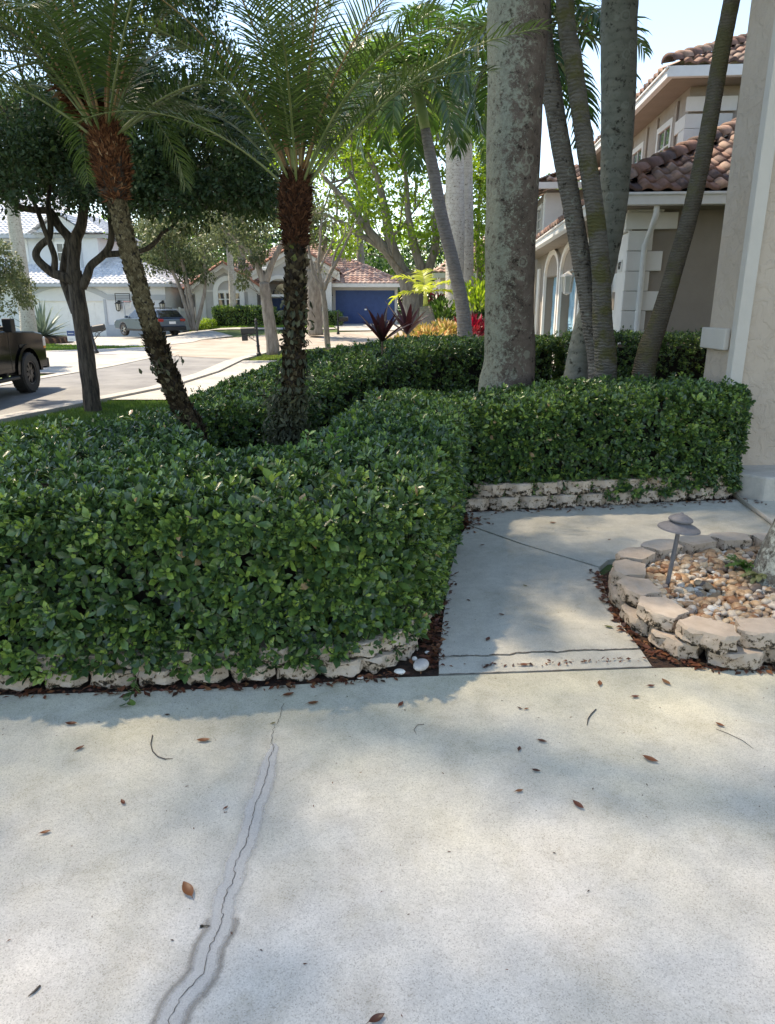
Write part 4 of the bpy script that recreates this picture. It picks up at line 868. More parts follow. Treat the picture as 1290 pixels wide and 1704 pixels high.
def lantern(parent, loc, s=1.0, body=None, name='wall_lamp', d=(-1, 0)):
    m_ = body or M['quoin']; x, y, z = loc; L_ = MB(); dx, dy = d
    L_.box((x+dx*.02*s, y+dy*.02*s, z+.02*s), (.05*s, .05*s, .30*s)); L_.tube([(x+dx*.03*s, y+dy*.03*s, z+.05*s), (x+dx*.13*s, y+dy*.13*s, z+.16*s), (x+dx*.2*s, y+dy*.2*s, z+.12*s)], .012*s, 6)
    cx, cy = x+dx*.2*s, y+dy*.2*s; L_.lathe([(0, .14*s), (.03*s, .12*s), (.11*s, .07*s), (.115*s, .05*s), (.09*s, .05*s)], (cx, cy, z), 6); L_.lathe([(.07*s, -.17*s), (.05*s, -.20*s), (0, -.22*s)], (cx, cy, z), 6)
    for k in range(6): th = math.pi/3*k; L_.tube([(cx+.09*s*math.cos(th), cy+.09*s*math.sin(th), z+.05*s), (cx+.068*s*math.cos(th), cy+.068*s*math.sin(th), z-.17*s)], .008*s, 4)
    o = L_.build(name, m_, parent); g_ = MB(); g_.lathe([(.086*s, .05*s), (.064*s, -.17*s)], (cx, cy, z), 6); g_.build('lamp_glass', M['lampglass'], o); return o
lantern(rh, (-.03, 3.85, 2.05), 1.35); lantern(rh, (-.06, .78, 1.75), 1.2)

# ---------------------------------------------------------------- grey house with blue garage and red tiles
M['greywall'] = mat('grey_stucco', (.44, .43, .42), (.49, .48, .47), 3, .85, .1, 40)
M['palewall'] = mat('pale_stucco', (.62, .61, .59), (.68, .67, .65), 3, .85, .1, 40)
M['navy'] = mat('navy_paint', (.014, .052, .18), (.02, .065, .21), 4, .5)
ph = thing('blue_garage_house', 'single-storey grey house with reddish tile roof, arched window and wide navy blue garage door', 'house', (0, 46.6, .36))
def hx(px, py, Y): p = at(px, py, Y); return p.x, p.z-.36
gx0, gz = hx(558, 483, 46.6); gx1, _ = hx(657, 483, 46.6); hx0, ez = hx(545, 473, 46.6); hx1, _ = hx(672, 473, 46.6)
W0 = hx(322, 500, 46.6)[0]; GE = hx(300, 478, 46.6)[0]
b = MB(); b.b2(hx0, gx0, 0, .3, -.5, ez); b.b2(gx1, hx1-.5, 0, .3, -.5, ez); b.b2(gx0, gx1, 0, .3, gz, ez); b.b2(hx1-.8, hx1-.5, .3, 8, -.5, ez); b.build('garage_wall', M['palewall'], ph)
b = MB(); b.b2(gx0-.18, gx0, -.06, .0, -.3, gz+.2); b.b2(gx1, gx1+.18, -.06, .0, -.3, gz+.2); b.b2(gx0, gx1, -.058, -.002, gz, gz+.2); b.build('garage_trim', M['greywall'], ph)
d = MB(); d.b2(gx0, gx1, .12, .17, -.3, gz)
for k in range(4):
    for q_ in range(8):
        w_ = (gx1-gx0)/8; d.b2(gx0+w_*q_+.06, gx0+w_*(q_+1)-.06, .105, .12, .02+k*gz/4.05, .02+(k+1)*gz/4.05-.1)
gd = d.build('garage_door', M['navy'], ph); h = MB(); h.b2((gx0+gx1)/2-.04, (gx0+gx1)/2+.1, .06, .104, gz*.42, gz*.42+.09); h.build('handle', M['white'], gd)
# gable wing with the arched window
g0, g1 = hx(326, 500, 46.0)[0], hx(428, 500, 46.0)[0]; gp_x, gp_z = hx(378, 441, 46.0); e_z = hx(326, 476, 46)[1]
def gable(parent, x0, x1, y, zb_, ze, zp, m_, name, depth=3.0, trim=.22, over=.55, opening=None):
    xc = (x0+x1)/2; pts = [(x0, y, zb_), (x1, y, zb_), (x1, y, ze), (xc, y, zp), (x0, y, ze)]
    b = MB(); b.ext(pts, (0, .25, 0)); b.b2(x0, x0+.2, y+.25, y+depth, zb_, ze); b.b2(x1-.2, x1, y+.25, y+depth, zb_, ze); w = b.build(name, m_, parent)
    t = MB(); s = (zp-ze)/(xc-x0)
    for sx in (-1, 1):
        xe = xc+sx*(xc-x0+over); zE = ze-over*s
        t.ext([(xc, y-.45, zp+.1), (xe, y-.45, zE+.1), (xe, y-.45, zE-.16), (xc, y-.45, zp-.16)], (0, .12, 0)); t.ext([(xc, y-.02, zp-.05), (xe, y-.02, zE-.05), (xe, y-.02, zE-.42), (xc, y-.02, zp-.42)], (0, -.09, 0))
    t.build('gable_trim', M['palewall'], parent)
    for sx in (-1, 1):
        xe = xc+sx*(xc-x0+over); zE = ze-over*s+.12; pl = [(xe, y-.5, zE), (xe, y+depth+1, zE), (xc, y+depth+1, zp+.12), (xc, y-.5, zp+.12)]
        roof_plane('gable_roof', pl, M['tile_pink'], parent, .30, .36, .05, .04, 4, 11)
        cap_line('verge_tiles', (xe, y-.5, zE+.02), (xc, y-.5, zp+.14), M['tile_cap'], parent, .13, .34, 3, .03)
    return w
gable(ph, g0, g1, -.6, -.5, e_z, gp_z, M['greywall'], 'gable_wall', 4.5)
b = MB(); b.b2(g0-.02, g0+.62, -.66, -.603, -.5, e_z-.1); b.b2(g1-.55, g1+.02, -.66, -.603, -.5, e_z-.1); b.b2(g0+.62, g1-.55, -.655, -.603, hx(1, 484, 46)[1]-.06, hx(1, 484, 46)[1]+.06); b.build('gable_piers', M['palewall'], ph)
def arched(parent, xc, w_, zb_, zs, y, m_, name, cols=3, frame=.28, rise=1.0, glass=None, rows=2):
    t = MB(); N = 16; ro, ri = w_/2+frame, w_/2
    for k in range(N):
        a0, a1 = math.pi*k/N, math.pi*(k+1)/N; t.ext([(xc+ro*math.cos(a0), y, zs+ro*rise*math.sin(a0)), (xc+ro*math.cos(a1), y, zs+ro*rise*math.sin(a1)), (xc+ri*math.cos(a1), y, zs+ri*rise*math.sin(a1)), (xc+ri*math.cos(a0), y, zs+ri*rise*math.sin(a0))], (0, .12, 0))
    t.b2(xc-ro, xc-ri, y, y+.12, zb_, zs); t.b2(xc+ri, xc+ro, y, y+.12, zb_, zs); t.b2(xc-ri, xc+ri, y+.02, y+.12, zs-.07, zs+.07)
    for k in range(1, cols): x = xc-w_/2+w_*k/cols; t.b2(x-.06, x+.06, y+.02, y+.10, zb_, zs-.07)
    for k in range(1, rows): z = zb_+(zs-zb_)*k/rows; t.b2(xc-w_/2, xc+w_/2, y+.03, y+.10, z-.03, z+.03)
    t.b2(xc-ro-.1, xc+ro+.1, y-.05, y+.12, zb_-.12, zb_)
    return t.build(name, m_, parent)
wx, wz0 = hx(382, 510, 45.9); zs = hx(382, 486, 45.9)[1]
fw = arched(ph, wx, 1.35, wz0, zs, -.74, M['white'], 'window', 3, .3, 1.0)
b = MB(); b.b2(wx-.67, wx+.67, -.635, -.61, wz0, zs-.07); b.build('pane', M['pane'], fw)
b = MB(); [b.add([(wx+.68*math.cos(math.pi*k/12), -.64, zs+.68*math.sin(math.pi*k/12)) for k in range(13)], [tuple(range(13))])]; b.build('tympanum', M['greywall'], fw)
# entry bay
e0, e1 = hx(437, 500, 45.6)[0], hx(552, 500, 45.6)[0]; ex, ezp = hx(492, 412, 45.6); ze2 = hx(437, 447, 45.6)[1]
gable(ph, e0, e1, -1.0, ze2-.7, ze2, ezp, M['greywall'], 'entry_gable', 5)
b = MB(); ax, az = hx(466, 482, 45.6); ar = 1.0
b.b2(e0, ax-ar, -1.0, -.75, -.5, ze2-.7); b.b2(ax+ar, e1-1.6, -1.0, -.75, -.5, ze2-.7); b.b2(e1-.6, e1, -1.0, -.75, -.5, ze2-.7); b.b2(ax-ar, ax+ar, -.98, -.76, az+ar-.0, ze2-.7) if az+ar < ze2-.7 else None
b.build('entry_piers', M['palewall'], ph)
for xx in (ax, e1-1.1):
    ww = ar*2 if xx == ax else 1.0
    a_ = arched(ph, xx, ww-.02, -.4, az-.35, -1.10, M['palewall'], 'entry_arch', 1, .22, 1.0, rows=1)
b = MB(); b.b2(e0, e1, .9, 1.1, -.5, ze2); b.build('porch_wall', M['greywall'], ph)
b = MB(); b.b2(ax-.80, ax+.80, .80, .88, -.4, az-.5); dd = b.build('front_door', M['navy'], ph)
b = MB(); b.b2(ax-.85, ax+.85, .80, .89, az-.45, az-.38); [b.tube([(ax+.8*math.cos(t), .84, az-.40+.8*math.sin(t)), (ax, .84, az-.40)], .03, 4) for t in (0.6, 1.57, 2.5)]; b.build('fanlight', M['white'], ph)
b = MB(); b.add([(ax+.8*math.cos(math.pi*k/12), .895, az-.38+.8*math.sin(math.pi*k/12)) for k in range(13)], [tuple(range(13))]); b.build('fanlight_glass', M['pane'], ph)
b = MB(); b.b2(e1-1.5, e1-.7, .82, .89, .2, az-.4); b.build('sidelight', M['pane'], ph)
# main hip roof and garage hip
yo = -.5
L0 = hx(305, 470, 49)[0]; RX = hx1+.02
zE = ez+.05; zr = hx(520, 400, 52)[1]; ztop = zr
roof_plane('main_roof', [(L0, .9, zE), (hx1, .9, zE), (hx1-6.5, 7.4, ztop), (L0+6.5, 7.4, ztop)], M['tile_pink'], ph, .30, .36, .05, .04, 4, 12)
roof_plane('right_roof', [(hx1, .9, zE), (hx1, 14, zE), (hx1-6.5, 7.4, ztop)], M['tile_pink'], ph, .30, .36, .05, .04, 4, 13)
roof_plane('left_roof', [(L0, 14, zE), (L0, .9, zE), (L0+6.5, 7.4, ztop)], M['tile_pink'], ph, .30, .36, .05, .04, 4, 13)
s_ = (ztop-zE)/6.5; hw = (hx1-hx0)/2+.1
roof_plane('garage_roof', [(hx0-.1, -.6, zE-.02), (hx1, -.6, zE-.02), (hx1-hw, -.6+hw, zE+hw*s_), (hx0-.1+hw, -.6+hw, zE+hw*s_)], M['tile_pink'], ph, .30, .36, .05, .04, 4, 14)
roof_plane('garage_side_roof', [(hx1, -.6, zE-.02), (hx1, 6, zE-.02), (hx1-hw, 6, zE+hw*s_), (hx1-hw, -.6+hw, zE+hw*s_)], M['tile_pink'], ph, .30, .36, .05, .04, 4, 14)
roof_plane('garage_left_roof', [(hx0-.1, 4, zE-.02), (hx0-.1, -.6, zE-.02), (hx0-.1+hw, -.6+hw, zE+hw*s_), (hx0-.1+hw, 4, zE+hw*s_)], M['tile_pink'], ph, .30, .36, .05, .04, 4, 14)
cap_line('ridge_tiles', (L0+6.5, 7.4, ztop), (hx1-6.5, 7.4, ztop), M['tile_pink'], ph, .13, .36); cap_line('hip_tiles', (hx1, .9, zE), (hx1-6.5, 7.4, ztop), M['tile_pink'], ph, .13, .36); cap_line('hip_tiles', (hx0-.1, -.6, zE), (hx0-.1+hw, -.6+hw, zE+hw*s_), M['tile_pink'], ph, .13, .36)
cap_line('hip_tiles', (hx1, -.6, zE), (hx1-hw, -.6+hw, zE+hw*s_), M['tile_pink'], ph, .13, .36)
b = MB(); b.b2(hx0-.15, hx1+.02, -.66, -.52, zE-.24, zE-.02); b.b2(hx1-.1, hx1+.03, -.52, 12, zE-.24, zE-.021); b.b2(L0, e0, .75, .88, zE-.22, zE); b.build('fascia', M['palewall'], ph)
b = MB(); b.b2(L0+.4, hx0, 1.3, 1.5, -.5, zE); b.b2(hx0, hx1-.6, -.5, .0, zE-.02, zE+.02); b.build('main_wall', M['greywall'], ph)
lx, lz = hx(551, 494, 46.5); lantern(ph, (lx, -.03, lz), 1.3, M['dark'], d=(0, -1))

# ---------------------------------------------------------------- white-roofed two-storey house on the left
M['bluewhite'] = mat('white_stucco', (.66, .68, .71), (.71, .73, .75), 3, .85, .08, 40)
M['greyband'] = mat('grey_band_paint', (.42, .45, .49), (.46, .49, .52), 3, .85)
wh = thing('white_house', 'white two-storey house with white tile roofs and a double garage across the street', 'house', (0, 44.5, -.3))
def wx_(px, py, Y=44.5): p = at(px, py, Y); return p.x, p.z+.3
rx, ez = wx_(274, 476); gx0, gz = wx_(50, 501); gx1, _ = wx_(172, 501)
b = MB(); b.b2(-34, gx0, 0, .3, -.3, ez); b.b2(gx1, rx, 0, .3, -.3, ez); b.b2(gx0, gx1, 0, .3, gz, ez); b.b2(rx-.3, rx, .3, 9, -.3, ez); b.build('garage_wall', M['bluewhite'], wh)
d = MB(); d.b2(gx0, gx1, .12, .18, -.2, gz)
for k in range(4):
    for q_ in range(8): w_ = (gx1-gx0)/8; d.b2(gx0+w_*q_+.05, gx0+w_*(q_+1)-.05, .105, .12, .04+k*gz/4.1, .04+(k+1)*gz/4.1-.09)
d.build('garage_door', M['white'], wh)
# arched grey band over the garage and along the wall
bz = gz+.05; t = MB(); N = 18; xc = (gx0+gx1)/2; hw_ = (gx1-gx0)/2+.3; rise = .75
pz = lambda x: bz+.35+rise*(1-((x-xc)/hw_)**2)-.35 if abs(x-xc) < hw_ else bz
for k in range(N):
    a0 = xc-hw_+2*hw_*k/N; a1 = xc-hw_+2*hw_*(k+1)/N; t.ext([(a0, -.05, pz(a0)), (a1, -.05, pz(a1)), (a1, -.05, pz(a1)+.32), (a0, -.05, pz(a0)+.32)], (0, .048, 0))
t.b2(xc+hw_, rx, -.05, -.002, bz, bz+.32); t.b2(gx1+.15, rx+.003, -.045, -.002, -.3, .7); t.b2(gx1, gx1+.15, -.045, -.002, -.3, gz+.1); t.b2(gx0-.15, gx0, -.045, -.002, -.3, gz+.1); t.build('grey_band', M['greyband'], wh)
b = MB(); b.b2(-35, rx+.55, -.62, -.48, ez-.05, ez+.12); b.b2(rx+.42, rx+.55, -.48, 9.5, ez-.05, ez+.12); b.b2(-35, rx+.42, -.48, 0, ez-.04, ez); b.build('fascia', M['greyband'], wh)
rw = 6.2; zt_ = ez+.12+rw*.40
roof_plane('lower_roof', [(-35, -.62, ez+.12), (rx+.55, -.62, ez+.12), (rx+.55-rw, -.62+rw, zt_), (-35, -.62+rw, zt_)], M['tile_white'], wh, .30, .36, .05, .045, 5, 21)
roof_plane('lower_side_roof', [(rx+.55, -.62, ez+.12), (rx+.55, 10, ez+.12), (rx+.55-rw, -.62+rw, zt_)], M['tile_white'], wh, .30, .36, .05, .045, 5, 22)
cap_line('hip_tiles', (rx+.55, -.62, ez+.14), (rx+.55-rw, -.62+rw, zt_+.02), M['tile_white'], wh, .13, .36)
# upper storey
U0 = 2.4; ux, uz = wx_(182, 396, 44.5+U0); tx0, _ = wx_(98, 400, 44.5+U0); wx1, _ = wx_(170, 420, 44.5+U0)
b = MB(); b.b2(-35, wx1, U0, U0+5, 2.5, uz); b.b2(tx0, wx1-.02, U0-.5, U0-.002, 2.5, uz); b.build('upper_wall', M['bluewhite'], wh)
b = MB(); b.b2(-35, ux+.02, U0-.72, U0-.58, uz-.05, uz+.15); b.b2(ux-.1, ux+.03, U0-.58, U0+6, uz-.05, uz+.15); b.b2(wx1-1.2, wx1-1.05, U0-.55, U0-.503, 2.6, uz-.3); b.build('upper_fascia', M['greyband'], wh)
roof_plane('upper_roof', [(-35, U0-.72, uz+.15), (tx0, U0-.72, uz+.15), (tx0-1, U0+5, uz+3.1), (-35, U0+5, uz+3.1)], M['tile_white'], wh, .30, .36, .05, .045, 5, 23)
px_, pz_ = wx_(102, 357, 44.5+U0-.5)
xm = (tx0-.6+ux)/2; zp = pz_
roof_plane('tower_roof', [(tx0-.9, U0-1.2, uz+.2), (ux+.1, U0-1.2, uz+.2), (ux-2.6, U0+2, uz+1.7), (tx0+1.2, U0+2, uz+1.7)], M['tile_white'], wh, .30, .36, .05, .045, 5, 24)
roof_plane('tower_side_roof', [(ux+.1, U0-1.2, uz+.2), (ux+.1, U0+6, uz+.2), (ux-2.6, U0+6, uz+1.7), (ux-2.6, U0+2, uz+1.7)], M['tile_white'], wh, .30, .36, .05, .045, 5, 25)
b = MB(); x0 = px_-1.5; x1_ = px_+1.5; b.ext([(x0, U0-1.0, uz+.3), (x1_, U0-1.0, uz+.3), (px_, U0-1.0, zp-.1)], (0, 3, 0)); b.build('small_gable', M['bluewhite'], wh)
for sx in (x0-.3, x1_+.3): roof_plane('small_gable_roof', [(sx, U0-1.4, uz+.18), (sx, U0+2.4, uz+.18), (px_, U0+2.4, zp+.1), (px_, U0-1.4, zp+.1)], M['tile_white'], wh, .30, .36, .05, .045, 5, 26)
def winy(parent, x0, x1, z0, z1, y, nm='window', cols=2, rows=2, tr=.14):
    w = MB(); w.b2(x0-tr, x0, y-.06, y-.002, z0-tr, z1+tr); w.b2(x1, x1+tr, y-.06, y-.002, z0-tr, z1+tr); w.b2(x0, x1, y-.061, y-.002, z1, z1+tr); w.b2(x0, x1, y-.09, y-.002, z0-tr, z0)
    for k in range(1, cols): xx = x0+(x1-x0)*k/cols; w.b2(xx-.03, xx+.03, y-.035, y-.012, z0, z1)
    for k in range(1, rows): zz = z0+(z1-z0)*k/rows; w.b2(x0, x1, y-.033, y-.012, zz-.03, zz+.03)
    o = w.build(nm, M['white'], parent); p = MB(); p.b2(x0, x1, y-.010, y-.003, z0, z1); p.build('pane', M['pane'], o)
a, c = wx_(9, 401, 46.9), wx_(46, 432, 46.9); winy(wh, a[0], c[0], c[1], a[1], U0)
a, c = wx_(95, 406, 46.4), wx_(118, 434, 46.4); winy(wh, a[0], c[0], c[1], a[1], U0-.5)
for q_ in ((199, 508), (272, 508)):
    lx, lz = wx_(*q_, 44.4); lantern(wh, (min(lx, rx-.15), -.03, lz), 1.7, M['dark'], d=(0, -1))
# white metal fence between the two houses
fc = thing('white_fence', 'white picket-style metal fence between the white house and the grey house', 'fence', (0, 0, 0))
f0, f1 = at(277, 548, 45.5), at(326, 548, 46.5); zf = at(300, 513, 46).z
for k in range(3):
    p = f0.lerp(f1, k/2); b = MB(); b.b2(p.x-.06, p.x+.06, p.y-.06, p.y+.06, f0.z-.3, zf+.08); b.build('post', M['white'], fc)
b = MB()
for k in range(1, 26): p = f0.lerp(f1, k/26); b.b2(p.x-.02, p.x+.02, p.y-.02, p.y+.02, f0.z-.1, zf)
b.tube([(f0.x, f0.y, zf-.08), (f1.x, f1.y, zf-.08)], .035, 4); b.tube([(f0.x, f0.y, f0.z+.05), (f1.x, f1.y, f0.z+.05)], .035, 4); b.build('pickets', M['white'], fc)
# cream house glimpsed between the palms
ch = thing('cream_house', 'cream house with orange roof tiles glimpsed behind the pale royal palm trunks', 'house', (0, 34, .1))
def cx_(px, py, Y=34): p = at(px, py, Y); return p.x, p.z-.1
c0, cz = cx_(733, 462); c1, _ = cx_(905, 462)
M['cream'] = mat('cream_stucco', (.60, .55, .47), (.65, .60, .52), 3, .85)
b = MB(); b.b2(c0, c1, 0, 6, -.3, cz); b.build('wall', M['cream'], ch)
b = MB(); b.b2(c0-.02, c0+.35, -.05, -.002, -.3, cz-.2); b.b2(c0-.4, c1, -.5, -.38, cz-.02, cz+.18); b.build('trim', M['white'], ch)
roof_plane('roof', [(c0-.4, -.5, cz+.2), (c1+1, -.5, cz+.2), (c1-1, 4, cz+2.2), (c0+2.5, 4, cz+2.2)], M['tile_pink'], ch, .30, .36, .05, .04, 5, 27)
roof_plane('side_roof', [(c0-.4, 7, cz+.2), (c0-.4, -.5, cz+.2), (c0+2.5, 4, cz+2.2)], M['tile_pink'], ch, .30, .36, .05, .04, 5, 27)
a, c = cx_(788, 480, 34), cx_(806, 512, 34); winy(ch, a[0], c[0], c[1], a[1], 0)
# ---------------------------------------------------------------- trunks
def ringmat(name, c1, c2, dark, ring=26, lich=None, lich_amt=.56, moss=None, bs=.6, side=0):
    m, nt, ns, ls, b = newmat(name); tc = ns.new('ShaderNodeTexCoord'); v = tc.outputs['Object']
    n = noise_n(ns, ls, 7, 6, .7, v); r = ramp(ns, [(.3, c1), (.65, c2)]); ls.new(n.outputs['Fac'], r.inputs[0]); out = r.outputs[0]
    w = ns.new('ShaderNodeTexWave'); w.wave_type = 'BANDS'; w.bands_direction = 'Z'; w.inputs['Scale'].default_value = ring; w.inputs['Distortion'].default_value = 5.5; w.inputs['Detail'].default_value = 3; w.inputs['Detail Scale'].default_value = 2; ls.new(v, w.inputs['Vector'])
    rw = ramp(ns, [(.0, dark), (.3, (1, 1, 1))]); ls.new(w.outputs['Fac'], rw.inputs[0])
    def mix(a, b_, f, mode='MULTIPLY'):
        x = ns.new('ShaderNodeMix'); x.data_type = 'RGBA'; x.blend_type = mode
        if isinstance(f, float): x.inputs[0].default_value = f
        else: ls.new(f, x.inputs[0])
        ls.new(a, x.inputs[6])
        if isinstance(b_, tuple): x.inputs[7].default_value = (*b_, 1)
        else: ls.new(b_, x.inputs[7])
        return x.outputs[2]
    if ring: out = mix(out, rw.outputs[0], .5)
    if lich:
        sx_ = ns.new('ShaderNodeSeparateXYZ'); ls.new(v, sx_.inputs[0])
        for k, (sc_, a_) in enumerate(((7 if side else 9, lich_amt), (22, lich_amt-.01), (60, lich_amt+.02))):
            nn = noise_n(ns, ls, sc_, 9, .8, v); nn.inputs['Distortion'].default_value = .5
            if side:
                sm = ns.new('ShaderNodeMath'); sm.operation = 'MULTIPLY_ADD'; ls.new(sx_.outputs['X'], sm.inputs[0]); sm.inputs[1].default_value = -side; ls.new(nn.outputs['Fac'], sm.inputs[2]); nn = sm
            rr = ramp(ns, [(a_-.02, (0, 0, 0)), (a_+.03, (.85, .85, .85))]); ls.new(nn.outputs[0], rr.inputs[0]); out = mix(out, tuple(c*(1, 1.15, .85)[k] for c in lich), rr.outputs[0], 'MIX')
        vo = ns.new('ShaderNodeTexVoronoi'); vo.inputs['Scale'].default_value = 5.5; ls.new(v, vo.inputs['Vector'])
        rr = ramp(ns, [(.08, (.35, .35, .35)), (.13, (0, 0, 0)), (.17, (0, 0, 0)), (.21, (.45, .45, .45)), (.25, (.45, .45, .45)), (.29, (0, 0, 0))]); 
        nd = noise_n(ns, ls, 20, 4, .7, v); md = ns.new('ShaderNodeMath'); md.operation = 'MULTIPLY_ADD'; ls.new(nd.outputs['Fac'], md.inputs[0]); md.inputs[1].default_value = .34; ls.new(vo.outputs['Distance'], md.inputs[2]); sb = ns.new('ShaderNodeMath'); sb.operation = 'SUBTRACT'; ls.new(md.outputs[0], sb.inputs[0]); sb.inputs[1].default_value = .17
        ls.new(sb.outputs[0], rr.inputs[0]); out = mix(out, tuple(c*1.25 for c in lich), rr.outputs[0], 'MIX')
        nk = noise_n(ns, ls, 16, 5, .7, v); rk = ramp(ns, [(.34, (.16, .13, .11)), (.44, (1, 1, 1))]); ls.new(nk.outputs['Fac'], rk.inputs[0]); out = mix(out, rk.outputs[0], .9)
    if moss:
        nn = noise_n(ns, ls, 3.2, 5, .7, v); rr = ramp(ns, [(.48, (0, 0, 0)), (.60, (.8, .8, .8))]); ls.new(nn.outputs['Fac'], rr.inputs[0]); out = mix(out, moss, rr.outputs[0], 'MIX')
    ls.new(out, b.inputs['Base Color']); b.inputs['Roughness'].default_value = .9; b.inputs['Specular IOR Level'].default_value = .2
    n3 = noise_n(ns, ls, 34, 6, .7, v); ad = ns.new('ShaderNodeMath'); ad.operation = 'MULTIPLY_ADD'; ls.new(w.outputs['Fac'], ad.inputs[0]); ad.inputs[1].default_value = .6 if ring else 0; ls.new(n3.outputs['Fac'], ad.inputs[2])
    bp = ns.new('ShaderNodeBump'); bp.inputs['Strength'].default_value = bs; bp.inputs['Distance'].default_value = .02; ls.new(ad.outputs[0], bp.inputs['Height']); ls.new(bp.outputs[0], b.inputs['Normal']); return m
M['royal'] = ringmat('lichened_bark', (.06, .045, .035), (.14, .105, .085), (.6, .6, .6), 0, (.215, .22, .17), .57, side=.36)
M['adonA'] = ringmat('ringed_grey_bark', (.12, .105, .088), (.19, .17, .145), (.62, .6, .57), 9, (.22, .23, .19), .64)
M['adonB'] = ringmat('mossy_ringed_bark', (.10, .09, .075), (.17, .155, .13), (.62, .6, .56), 9, None, moss=(.10, .095, .03))
M['adonC'] = ringmat('smooth_green_trunk', (.135, .14, .115), (.20, .20, .165), (.72, .72, .7), 3, (.20, .215, .18), .68, bs=.25)
M['adonD'] = ringmat('ringed_olive_bark', (.105, .085, .065), (.17, .15, .115), (.42, .4, .36), 12, None, moss=(.13, .12, .055))
M['palegrey'] = ringmat('pale_royal_bark', (.40, .36, .31), (.56, .52, .46), (.75, .72, .7), 3, (.50, .49, .45), .6, bs=.3)
M['greytrunk'] = ringmat('grey_ringed_trunk', (.16, .15, .145), (.26, .245, .235), (.55, .52, .5), 5, None)
M['planterpalm'] = ringmat('lichen_spotted_trunk', (.10, .095, .08), (.19, .18, .155), (.7, .7, .7), 0, (.42, .44, .38), .55)
M['boot'] = leafmat('leaf_base_scale', [(0, (.018, .012, .008)), (.5, (.06, .042, .024)), (.8, (.13, .105, .06)), (.93, (.20, .18, .12)), (1, (.10, .12, .03))], .85, 0, .2)
M['bootpale'] = leafmat('tan_leaf_base_scale', [(0, (.05, .038, .02)), (.5, (.13, .10, .055)), (1, (.24, .20, .12))], .85, 0, .2)
M['fibre'] = leafmat('palm_fibre', [(0, (.035, .014, .008)), (.5, (.12, .045, .02)), (.85, (.22, .09, .04)), (1, (.36, .22, .12))], .85, 0, .2)
M['fibred'] = leafmat('dark_palm_fibre', [(0, (.02, .008, .005)), (.5, (.07, .028, .014)), (1, (.16, .07, .035))], .85, 0, .2)
M['core'] = mat('dark_trunk_core', (.02, .014, .01), (.05, .036, .024), 20, .95, .6, 50)
M['bark'] = mat('oak_bark', (.018, .013, .010), (.115, .09, .068), 24, .95, 1.0, 26, stretch=(1, 1, .16), bdist=.03)
M['bark2'] = mat('pale_grey_bark', (.16, .135, .11), (.32, .28, .24), 8, .95, .8, 16, stretch=(1, 1, .3), bdist=.03)
M['spathe'] = mat('orange_brown_spathe', (.22, .085, .03), (.32, .14, .05), 8, .6)
def smooth_path(pts, rad, k=6):
    P = [Vector(p) for p in pts]; out = []; ro = []
    for i in range(len(P)-1):
        p0 = P[max(i-1, 0)]; p1 = P[i]; p2 = P[i+1]; p3 = P[min(i+2, len(P)-1)]
        for j in range(k):
            t = j/k; out.append(.5*((2*p1)+(-p0+p2)*t+(2*p0-5*p1+4*p2-p3)*t*t+(-p0+3*p1-3*p2+p3)*t**3)); ro.append(rad[i]+(rad[i+1]-rad[i])*t)
    return out+[P[-1]], ro+[rad[-1]]
def trunk(name, pts, rad, m, parent, n=28, k=10, rough=.03, ringamp=0, ringstep=.09, seed=0):
    P, Rr = smooth_path(pts, rad, k)
    # even resampling
    L = [0]
    for i in range(len(P)-1): L.append(L[-1]+(P[i+1]-P[i]).length)
    st = .035 if ringamp else max(.06, L[-1]/90); N = int(L[-1]/st); Q, RR = [], []; j = 0
    for i in range(N+1):
        s = L[-1]*i/N
        while j < len(L)-2 and L[j+1] < s: j += 1
        t = (s-L[j])/max(1e-9, L[j+1]-L[j]); Q.append(P[j].lerp(P[j+1], t)); r_ = Rr[j]+(Rr[j+1]-Rr[j])*t
        if ringamp: r_ *= 1+ringamp*(((s/ringstep) % 1.0)-.5)
        RR.append(r_)
    b = MB(); b.tube(Q, RR, n, rfun=lambda i, th, p: 1+rough*noise.noise(Vector((math.cos(th)*2+seed, math.sin(th)*2, p.z*2.2)))*2+rough*.6*noise.noise(Vector((math.cos(th)*6, math.sin(th)*6+seed, p.z*9))))
    return b.build(name, m, parent, True, fixn=False), Q, RR
